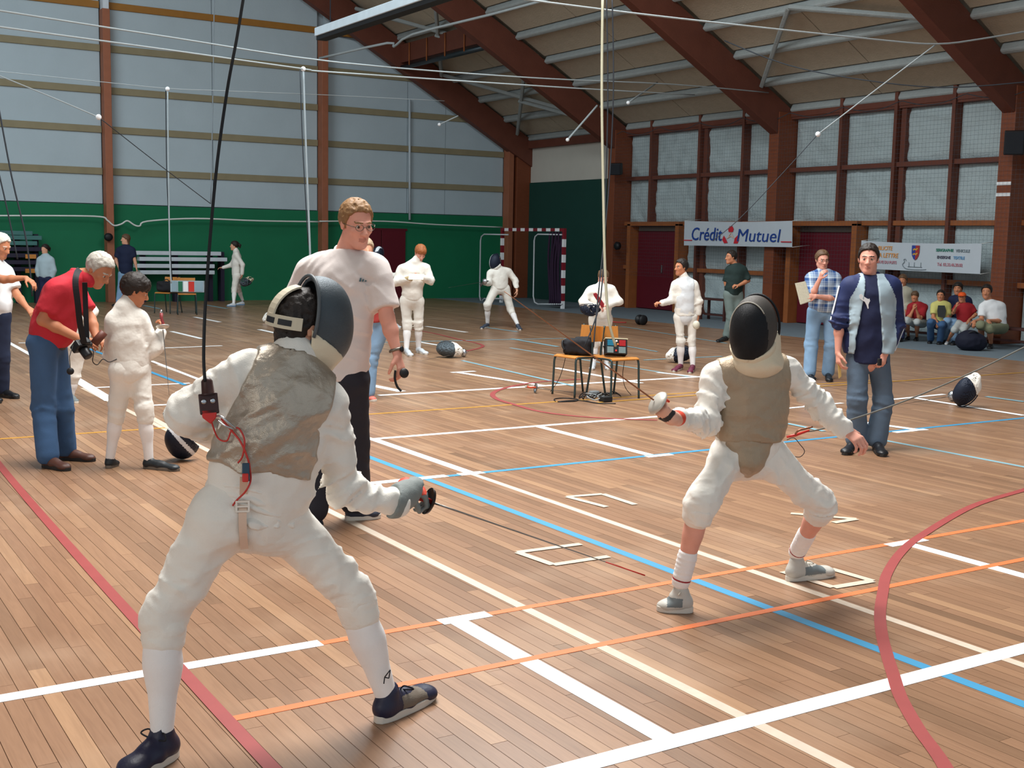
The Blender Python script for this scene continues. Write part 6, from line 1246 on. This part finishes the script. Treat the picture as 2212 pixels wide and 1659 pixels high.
# banners
def text_mesh(s, size, shear=0.0, off=0.0):
    cu = bpy.data.curves.new('t', 'FONT'); cu.body = s; cu.size = size; cu.shear = shear; cu.offset = off; cu.align_x = 'CENTER'; cu.align_y = 'CENTER'; cu.extrude = .002; cu.resolution_u = 3
    o = bpy.data.objects.new('t', cu); COL.objects.link(o); me = bpy.data.meshes.new_from_object(o); bpy.data.objects.remove(o); bpy.data.curves.remove(cu); return me
def fit(me, w, h):
    co = np.array([v.co[:] for v in me.vertices]); lo = co.min(0); hi = co.max(0); c = (lo+hi)/2
    me.transform(Matrix.Diagonal((w/(hi[0]-lo[0]), h/(hi[1]-lo[1]), 1, 1))@Matrix.Translation((-c[0], -c[1], 0))); return me
def on_plane(me, name, m, par, o, ux, uy, sx=1.0, off=.006):
    o = np.asarray(o, float); ux = nrm(ux); uy = nrm(uy); n = np.cross(ux, uy)
    me.transform(Matrix(((ux[0]*sx, uy[0], n[0], o[0]+n[0]*off), (ux[1]*sx, uy[1], n[1], o[1]+n[1]*off), (ux[2]*sx, uy[2], n[2], o[2]+n[2]*off), (0, 0, 0, 1))))
    me.materials.clear(); me.materials.append(m); return link(name, me, par)
def banner(label, tl, tr, br_, bl, m, wave=.02):
    e = empty('banner', (np.asarray(tl)+tr)/2); tag(e, label, 'banner'); n = 24; V = []; F = []
    for i in range(n+1):
        t = i/n; a = lerp(tl, tr, t)-ZU*.012*math.sin(t*math.pi)*2; c = lerp(bl, br_, t); nn = np.array([-1.0, 0, 0])
        for k in range(5):
            q = lerp(a, c, k/4)+nn*wave*math.sin(t*9+k*.6)*.3; V.append(q); V.append(q+nn*.004)
        if i:
            for k in range(4):
                A = 10*(i-1)+2*k; B = 10*i+2*k; F += [(A, B, B+2, A+2), (A+1, A+3, B+3, B+1)]
    b = MB(); b.add(V, F, 0, True); b.build('banner_cloth', m, e)
    for q in (tl, tr, bl, br_): b = MB(); b.tube([q, np.array([19.88, q[1], q[2]+.05])], .006, 5); b.build('tie_cord', ROPE, e)
    return e
BAN = M('banner_cloth_white', 'b9c2ca', .7, var=.04, fold=.2, fs=6); INK = M('banner_blue', '1c3f8a', .6); INKR = M('banner_red', 'c22634', .6); INKO = M('banner_orange', 'd9995a', .6); INKG = M('banner_green', '3a7f6e', .6); INKY = M('banner_grey', '76848c', .6); INKB = M('banner_pale_blue', '5d92bd', .6); INKK = M('banner_dark', '4a4a5c', .6); INKP = M('banner_pink', 'b9808c', .6)
XB = 19.34
tl, tr, br_, bl = atX(1479, 477, XB), atX(1712, 477, XB), atX(1711, 534, XB), atX(1478, 530, XB); e = banner('white bank banner with blue lettering and a red emblem', tl, tr, br_, bl, BAN)
ux = nrm(tr-tl); uy = ZU; at = lambda u, v: lerp(lerp(tl, tr, u), lerp(bl, br_, u), v); Wb = np.linalg.norm(tr-tl); Hb = abs(tl[2]-bl[2])
on_plane(fit(text_mesh('Crédit', 1.0, .15, .006), Wb*.30, Hb*.52), 'lettering', INK, e, at(.232, .53), ux, uy, 1.0, .022); on_plane(fit(text_mesh('Mutuel', 1.0, .15, .0), Wb*.385, Hb*.48), 'lettering', INK, e, at(.715, .57), ux, uy, 1.0, .022)
for u0, u1, v in ((.0, .085, .79), (.91, .998, .80)):
    b = MB(); a = at(u0, v); c = at(u1, v); b.beam(a+np.array([-.02, 0, 0]), c+np.array([-.02, 0, 0]), .022, .008, up=(-1, 0, 0)); b.build('red_rule', INKR, e)
def disc(cx, cz, poly, m, name):
    b = MB(); b.prism([(x*Hb, z*Hb) for x, z in poly], at(cx, cz)+np.array([-.016, 0, 0]), ux, uy, (-.006, 0, 0)); return b.build(name, m, e)
disc(.462, .34, [(-.12, -.10), (.12, -.10), (.15, .03), (.07, .13), (-.07, .13), (-.15, .03)], INKR, 'emblem'); disc(.415, .73, [(-.12, .14), (-.02, .04), (.12, -.14), (-.08, -.16), (-.20, -.02)], INKR, 'emblem'); disc(.507, .73, [(.12, .16), (.20, -.02), (.12, -.16), (-.10, -.16), (-.04, .04)], INKR, 'emblem')
for u0, v0, u1, v1 in ((.462, .46, .44, .64), (.462, .46, .485, .64), (.425, .70, .462, .60), (.50, .70, .462, .60)):
    b = MB(); b.beam(at(u0, v0)+np.array([-.02, 0, 0]), at(u1, v1)+np.array([-.02, 0, 0]), .018, .006, up=(-1, 0, 0)); b.build('emblem_line', M('emblem_pale', 'd9b9a8', .6), e)
XB = 19.36
tl, tr, br_, bl = atX(1861, 520, XB), atX(2121, 526, XB), atX(2117, 592, XB), atX(1860, 580, XB); e = banner('white advertising banner with a coat of arms and ship', tl, tr, br_, bl, BAN, .012)
ux = nrm(tr-tl); Hb = abs(tl[2]-bl[2]); uy = nrm(ZU-ux*(ZU@ux))
for s_, u, v, sz, m in (('PUBLICITE', .20, .25, .17, INKO), ('A LA LETTRE', .22, .50, .19, INKO), ('LA HAYE DU PUITS', .215, .74, .12, INKP), ('SERIGRAPHIE', .72, .26, .115, INKG), ('VEHICULE', .862, .265, .115, INKY), ('ENSEIGNE', .715, .50, .115, INKK), ('TEXTILE', .835, .50, .115, INKB), ('Tel. 02.33.46.20.02', .765, .74, .125, INKP)):
    on_plane(text_mesh(s_, Hb*sz*1.15, .1 if v < .6 and u < .5 else 0, .002), 'lettering', m, e, at(u, v), ux, uy, .92, .016)
disc(.482, .36, [(-.16, .24), (0, .24), (0, -.26), (-.07, -.22), (-.13, -.12), (-.16, .0)], M('shield_blue', '2a3f8f', .6), 'shield'); disc(.482, .36, [(0, .24), (.16, .24), (.16, .0), (.13, -.12), (.07, -.22), (0, -.26)], M('shield_red', 'a03336', .6), 'shield')
for dz in (.10, -.06):
    b = MB(); b.prism([(x*Hb, z*Hb+dz*Hb) for x, z in ((-.11, 0), (-.04, .04), (.02, .02), (.09, .06), (.11, .02), (.06, -.01), (.05, -.05), (.01, -.02), (-.05, -.01), (-.07, -.05), (-.09, -.02))], at(.482, .36)+np.array([-.024, 0, 0]), ux, uy, (-.004, 0, 0)); b.build('shield_lion', M('lion_gold', 'c79a3c', .6), e)
hull = [at(u, v)+np.array([-.018, 0, 0]) for u, v in ((.405, .66), (.398, .60), (.385, .62), (.39, .70), (.375, .80), (.40, .92), (.45, .95), (.53, .95), (.575, .93))]; b = MB(); b.tube(spline(hull, 5), .006, 5); b.build('ship_outline', INKY, e)
for u in (.43, .475, .53): b = MB(); b.tube([at(u, .70)+np.array([-.018, 0, 0]), at(u, .86)+np.array([-.018, 0, 0])], .005, 5); b.build('ship_mast', INKY, e)
b = MB(); b.tube([at(.42, .86)+np.array([-.018, 0, 0]), at(.54, .86)+np.array([-.018, 0, 0])], .005, 5); b.build('ship_deck', INKY, e)

# benches for the public
BW = M('bench_wood', '4a2a26', .6, var=.15)
def bench(label, y0, y1, x0, x1, z):
    e = empty('low_bench', ((x0+x1)/2, (y0+y1)/2, 0)); tag(e, label, 'bench'); b = MB(); b.box((x0, y0, z-.04), (x1, y1, z)); b.build('seat_plank', BW, e, bevel=.006)
    for y in (y0+.15, y1-.15):
        for x in (x0+.04, x1-.04): b = MB(); b.box((x-.025, y-.025, 0), (x+.025, y+.025, z-.04)); b.build('leg', BW, e)
    b = MB(); b.box(((x0+x1)/2-.02, y0+.15, .10), ((x0+x1)/2+.02, y1-.15, .14)); b.build('stretcher', BW, e)
bench('low dark bench under the seated spectators', 12.4, 16.6, 18.9, 19.25, .36)
g = gp(1537, 692); bench('small dark bench behind the bearded man', g[1]-.55, g[1]+.55, g[0]-.02, g[0]+.3, .50)
S = SDF(); c = gp(2094, 757)+ZU*.17; S.ell(c, [.24, .2, .18], frame(fv(0, 1)), .03); S.ell(c+RH*.12-ZU*.04, [.16, .16, .13], frame(fv(0, 1)), .05); S.cut(c-ZU*.165, -ZU); S.disp.append(folds(.015, 8, 3)); e = empty('backpack', c*[1, 1, 0]); tag(e, 'dark navy backpack on the floor before the spectators', 'backpack'); S.build('bag_body', .018, M('navy_pack', '15182a', .8, bump=.3, bs=100), e); b = MB(); b.tube(spline([c+ZU*.13-RH*.1-HF*.1, c+ZU*.17-HF*.14, c+ZU*.13+RH*.1-HF*.1], 5), .012, 6); b.build('bag_strap', BLACK, e)

# spectators on the bench
def sit(label, J, h, top, bottom, depth, fb=(-.5, .85, 0), fh=None, hair=(HAIRD, 'short'), sleeve='short', bare=False, shoe=(KSHOE, SOLED), skin=SKINT, arms=None, bf=.95, **kw):
    arms = arms if arms is not None else (((-.2, .8, -.4), (0, .4, .9), 1, .5), ((-.2, .8, -.4), (0, .4, .9), -1, .5))
    return make(label, J, h, fb, fh, res=.020, top=top, sleeve=sleeve, o=.018, hem=1.02, bottom=bottom, bf=.05 if bare else bf, bare=bare, shoe=shoe, hair=hair, skin=skin, arms=arms, depth=depth, detail=True, cr=False, **kw)
sit('seated woman in a cream cardigan left of the boy in red', dict(H=(1950, 606), N=(1950, 621), S0=(1936, 630), S1=(1964, 630), E0=(1932, 655), W0=(1944, 668, -.25), E1=(1966, 655), W1=(1955, 668, -.25), P0=(1938, 690), P1=(1958, 690), K0=(1930, 695, -.45), K1=(1948, 697, -.45), G0=(1932, 738), G1=(1946, 738)), 1.62, CREAMK, NAVY, 23.1, hair=(HAIRB, 'long'), sleeve='long')
sit('seated boy in red T-shirt with chin on his hands', dict(H=(1976, 641), N=(1980, 655), S0=(1966, 664), S1=(1998, 664), E0=(1962, 690, -.3), W0=(1973, 668, -.36), E1=(1987, 692, -.3), W1=(1979, 668, -.36), P0=(1976, 698), P1=(1994, 698), K0=(1959, 692, -.42), K1=(1981, 696, -.42), G0=(1962, 734), G1=(1980, 736)), 1.40, REDT, BEIGE, 22.6, hair=(HAIRB, 'fringe'), bare=True, arms=(((0, .2, 1), (-.8, .5, 0), 1, .6), ((0, .2, 1), (.8, .5, 0), -1, .6)))
sit('seated boy in a yellow shirt with dark print', dict(H=(2032, 639), N=(2033, 653), S0=(2017, 661), S1=(2048, 661), E0=(2016, 686, -.1), W0=(2025, 697, -.35), E1=(2047, 688, -.1), W1=(2034, 697, -.35), P0=(2024, 701), P1=(2044, 701), K0=(2010, 696, -.42), K1=(2034, 701, -.42), G0=(2010, 742), G1=(2030, 744)), 1.45, YEL, JEANS, 22.1)
b = MB(); c = atD(2034, 668, 21.94); b.prism([(-.07, .07), (.05, .07), (.08, -.02), (.06, -.16), (-.06, -.14), (-.08, -.03)], c, RH, ZU, -HF*.012); b.build('shirt_print', M('print_grey', '3d4140', .8), bpy.data.objects[[o.name for o in bpy.data.objects if o.get('label') == 'seated boy in a yellow shirt with dark print'][0]])
sit('seated woman in a navy top behind the child with the orange cap', dict(H=(2069, 624), N=(2073, 640), S0=(2056, 648), S1=(2092, 650), E0=(2054, 675), W0=(2050, 688, -.3), E1=(2096, 678), W1=(2090, 690, -.2), P0=(2062, 697), P1=(2084, 697), K0=(2046, 694, -.45), K1=(2064, 697, -.45), G0=(2042, 742), G1=(2060, 745)), 1.65, NAVY, JEANSL, 22.3, hair=(HAIRD, 'long'))
p = sit('child in red with an orange cap leaning on the bench', dict(H=(2078, 643), N=(2082, 657), S0=(2067, 664), S1=(2099, 664), E0=(2059, 676, -.1), W0=(2066, 662, -.3), E1=(2108, 680, -.05), W1=(2094, 690, -.2), P0=(2074, 697), P1=(2093, 697), K0=(2062, 712, -.2), K1=(2082, 712, -.2), G0=(2046, 744), G1=(2072, 745)), 1.2, REDT, BEIGE, 21.6, hair=(HAIRB, 'short'), bare=True, shoe=(WSHOE, SOLEW), arms=(((0, .3, 1), (-.8, .5, 0), 1, .6), ((-.5, .5, -.5), (.4, .4, .8), -1, .5)), hs=1.1)
S = SDF(); S.ell(hp(p.J['H'], p.F, (0, -.005, .055), p.hs), [.096*p.hs, .112*p.hs, .085*p.hs], p.F); S.cut(hp(p.J['H'], p.F, (0, 0, .04), p.hs), -p.F[2]); S.box(hp(p.J['H'], p.F, (0, .13, .045), p.hs), [.07*p.hs, .06*p.hs, .008*p.hs], p.F, .006); p.cloth('orange_cap', S, M('orange_cap_cloth', 'd9541e', .7), .012)
sit('seated man in a white T-shirt at the right end of the bench', dict(H=(2131, 631), N=(2137, 651), S0=(2122, 664), S1=(2164, 662), E0=(2120, 692, -.1), W0=(2104, 694, -.3), E1=(2166, 694, -.05), W1=(2134, 692, -.3), P0=(2146, 708), P1=(2166, 708), K0=(2118, 702, -.45), K1=(2138, 710, -.45), G0=(2122, 748), G1=(2140, 753)), 1.72, SHIRTW, KHAKI, 21.3, hair=(HAIRD, 'short', .018), bare=True)

# overhead lines, ropes, pulleys, light trough
WCAB = M('white_cable', '9da5a7', .7); BUNG = M('bungee_cord', '98a3a8', .8); THINK = M('thin_dark_wire', '2a2f36', .6)
def roof_d(x, y):
    for dd in np.arange(8, 40, .1):
        q = atD(x, y, dd)
        if q[2] > zroof(q[0])-.2: return float(dd)
    return 24.0
def cable(label, pts, r, m=WCAB, cat='cable', name='overhead_wire', n=4, ball=None):
    P = [atD(*q) for q in pts]
    if ball is None: b = MB(); b.tube(spline(P, n), r, 6); return tag(b.build(name, m), label, cat)
    e = empty(name, P[0]); tag(e, label, cat); b = MB(); b.tube(spline(P, n), r, 6); b.build('line', m, e); k = P[ball]; prof = [(math.sin(a)*.038, -math.cos(a)*.038) for a in np.linspace(.05, math.pi-.05, 8)]; b = MB(); b.lathe(prof, k, ZU, 12); b.build('pulley', WHITEP, e); return e
cable('upper of the two long white wires crossing the gable', [(-60, 13, 15), (0, 23, 15), (365, 80, 17), (733, 135, 19), (1147, 168, 22), (1450, 182, 25), (1660, 200, 27)], .013); cable('lower of the two long white wires crossing the gable', [(-60, 48, 15), (0, 58, 15), (365, 108, 17), (650, 148, 18.5), (733, 157, 19), (1215, 189, 22), (1500, 205, 25.5)], .013)
cable('thin grey wire below the two white wires on the gable', [(-40, 150, 20), (230, 178, 20.3), (362, 191, 20.6), (480, 196, 21), (700, 205, 23), (960, 218, 25)], .006)
cable('kinked white conduit under the end roof bay', [(690, 126, 30), (837, 93, 29), (851, 101, 28.8), (892, 74, 28), (1054, 33, 26), (1180, 0, 24), (1300, -30, 22)], .03, n=3)
cable('white wire along the roof to the dark hook', [(1080, -12, 14), (1130, -2, 14), (1440, 37, 15), (1887, 85, 16.5), (2023, 95, 17), (2120, 84, 17.5), (2260, 60, 18)], .012)
cable('white line with a pulley hanging before the right wall', [(2023, 95, 17), (1900, 188, 17), (1767, 290, 17)], .010, ball=2); cable('thin dark wire from the pulley down to the first banner', [(1767, 290, 17), (1690, 375, 17), (1600, 470, 17), (1540, 520, 17)], .006, THINK)
cable('white line with a pulley at the upper left', [(-30, 152, 16), (100, 205, 16), (213, 253, 16)], .009, ball=2); cable('thin dark wire from the upper left pulley', [(213, 253, 16), (330, 345, 17), (455, 440, 18)], .006, THINK)
cable('short white line with a pulley at the second rafter', [(1290, 228, 24.5), (1226, 302, 24)], .02, ball=1); cable('short white line with a pulley left of the double wire', [(1420, 178, roof_d(1420, 178)), (1357, 222, 24)], .018, ball=1); cable('short white line with a pulley at the first rafter', [(990, 250, 27), (949, 269, 27)], .014, ball=1)
cable('thick white bungee hanging behind the referee', [(655, 149, 18.55), (660, 300, 18.55), (669, 525, 18.55), (672, 640, 18.55)], .016, BUNG, ball=0); cable('thin dark wire beside the thick white bungee', [(648, 150, 20), (654, 320, 20), (666, 530, 20)], .008, THINK)
cable('white bungee hanging over the far scoring box', [(362, 192, 20.6), (364, 380, 20.6), (367, 560, 20.6), (370, 612, 20.6)], .012, BUNG, ball=0); cable('thin dark wire beside the far bungee', [(358, 196, 26), (361, 400, 26), (372, 605, 26)], .01, THINK); cable('faint grey wire hanging down the middle of the gable', [(463, -20, 28), (460, 200, 28), (455, 440, 28)], .012, M('grey_line', '8f9aa2', .6))
cable('cream rope hanging down to the scoring box on the chair', [(1302, -20, 13.1), (1300, 200, 13.1), (1303, 400, 13.1), (1307, 580, 13.1), (1315, 690, 13.1), (1330, 748, 13.15)], .015, M('cream_rope', 'b4b39c', .7), 'rope', 'hanging_rope')
for k, (x, lab) in enumerate(((1310, 'left dark wire beside the cream rope'), (1322, 'right dark wire beside the cream rope'))): cable(lab, [(x, -20, 14), (x+3, 200, 14), (x-8 if k else x-2, 420, 14), (x-30 if k else x-12, 640, 13.6), (1262+k*20, 750, 13.4)], .008, THINK)
cable('left slanting dark wire at the left edge', [(-5, 220, 14), (25, 380, 14), (57, 520, 14), (70, 640, 14)], .010, THINK); cable('lower slanting dark wire at the left edge', [(-8, 350, 14), (15, 450, 14), (38, 560, 14)], .009, THINK)
cable('sagging dark wire under the roof at right', [(1565, 88, 21), (1700, 140, 20), (1860, 172, 19), (2040, 189, 18.5), (2230, 176, 18)], .010, THINK)
e = empty('light_trough', atX(830, 40, 9.0)); tag(e, 'long white light trough with black underside under the roof', 'light fixture'); a = atX(690, 77, 9.0); c = atX(1010, -22, 9.0); b = MB(); b.box((8.9, c[1], a[2]-.02), (9.1, a[1], a[2]+.13)); b.build('trough', M('trough_white', 'cfdde6', .4), e, bevel=.01); b = MB(); b.box((8.93, c[1]+.02, a[2]-.09), (9.13, a[1]-.02, a[2]-.02)); b.build('underside', BLACK, e)
for y in (c[1]+.5, a[1]-.5): b = MB(); b.tube([(9.0, y, a[2]+.12), (9.0, y, zroof(9.0))], .01, 6); b.build('hanger', THINK, e)
# protective net in front of the right wall
b = MB(); y0, y1 = COLY[2]-.6, COLY[0]-.2; step = .085; XN = 19.44; yy = y0
scal = lambda y: 4.66-.14*abs(math.sin((y-y0)*math.pi/1.52))
V = []; F = []
def ribb(p, q, w, d):
    k = len(V); p = np.array(p, float); q = np.array(q, float); d = np.array(d, float)*w; V.extend([p-d, p+d, q+d, q-d]); F.append((k, k+1, k+2, k+3))
while yy < y1: ribb((XN, yy, .9), (XN, yy, scal(yy)), .0016, (0, 1, 0)); yy += step
zz = .9
while zz < 4.48: ribb((XN, y0, zz), (XN, y1, zz), .0016, (0, 0, 1)); zz += step
b.add(V, F); b.tube([(XN, y, scal(y)) for y in np.arange(y0, y1, .1)], .008, 5); b.build('safety_net', M('net_cord', '39434a', .8)); tag(bpy.data.objects['safety_net'], 'fine dark safety net hung in front of the right wall', 'net')

# things of one kind share a group
GROUPS = {'person': 'people in the hall', 'school_chair': 'school chairs with tube legs', 'fencing_mask': 'fencing masks laid down', 'fencing_foil': 'fencing foils', 'overhead_wire': 'overhead wires and lines', 'folded_bleacher': 'folded bleachers', 'loudspeaker': 'loudspeakers on the columns', 'wall_horn': 'round black sirens', 'banner': 'banners on the right wall', 'low_bench': 'low dark benches', 'scoring_box': 'scoring boxes', 'black_bag': 'dark bags on chairs', 'net_rope': 'net ropes on the gable'}
for o in bpy.data.objects:
    if o.parent is None and o.get('category'):
        g = GROUPS.get(o.name.split('.')[0])
        if g: o['group'] = g
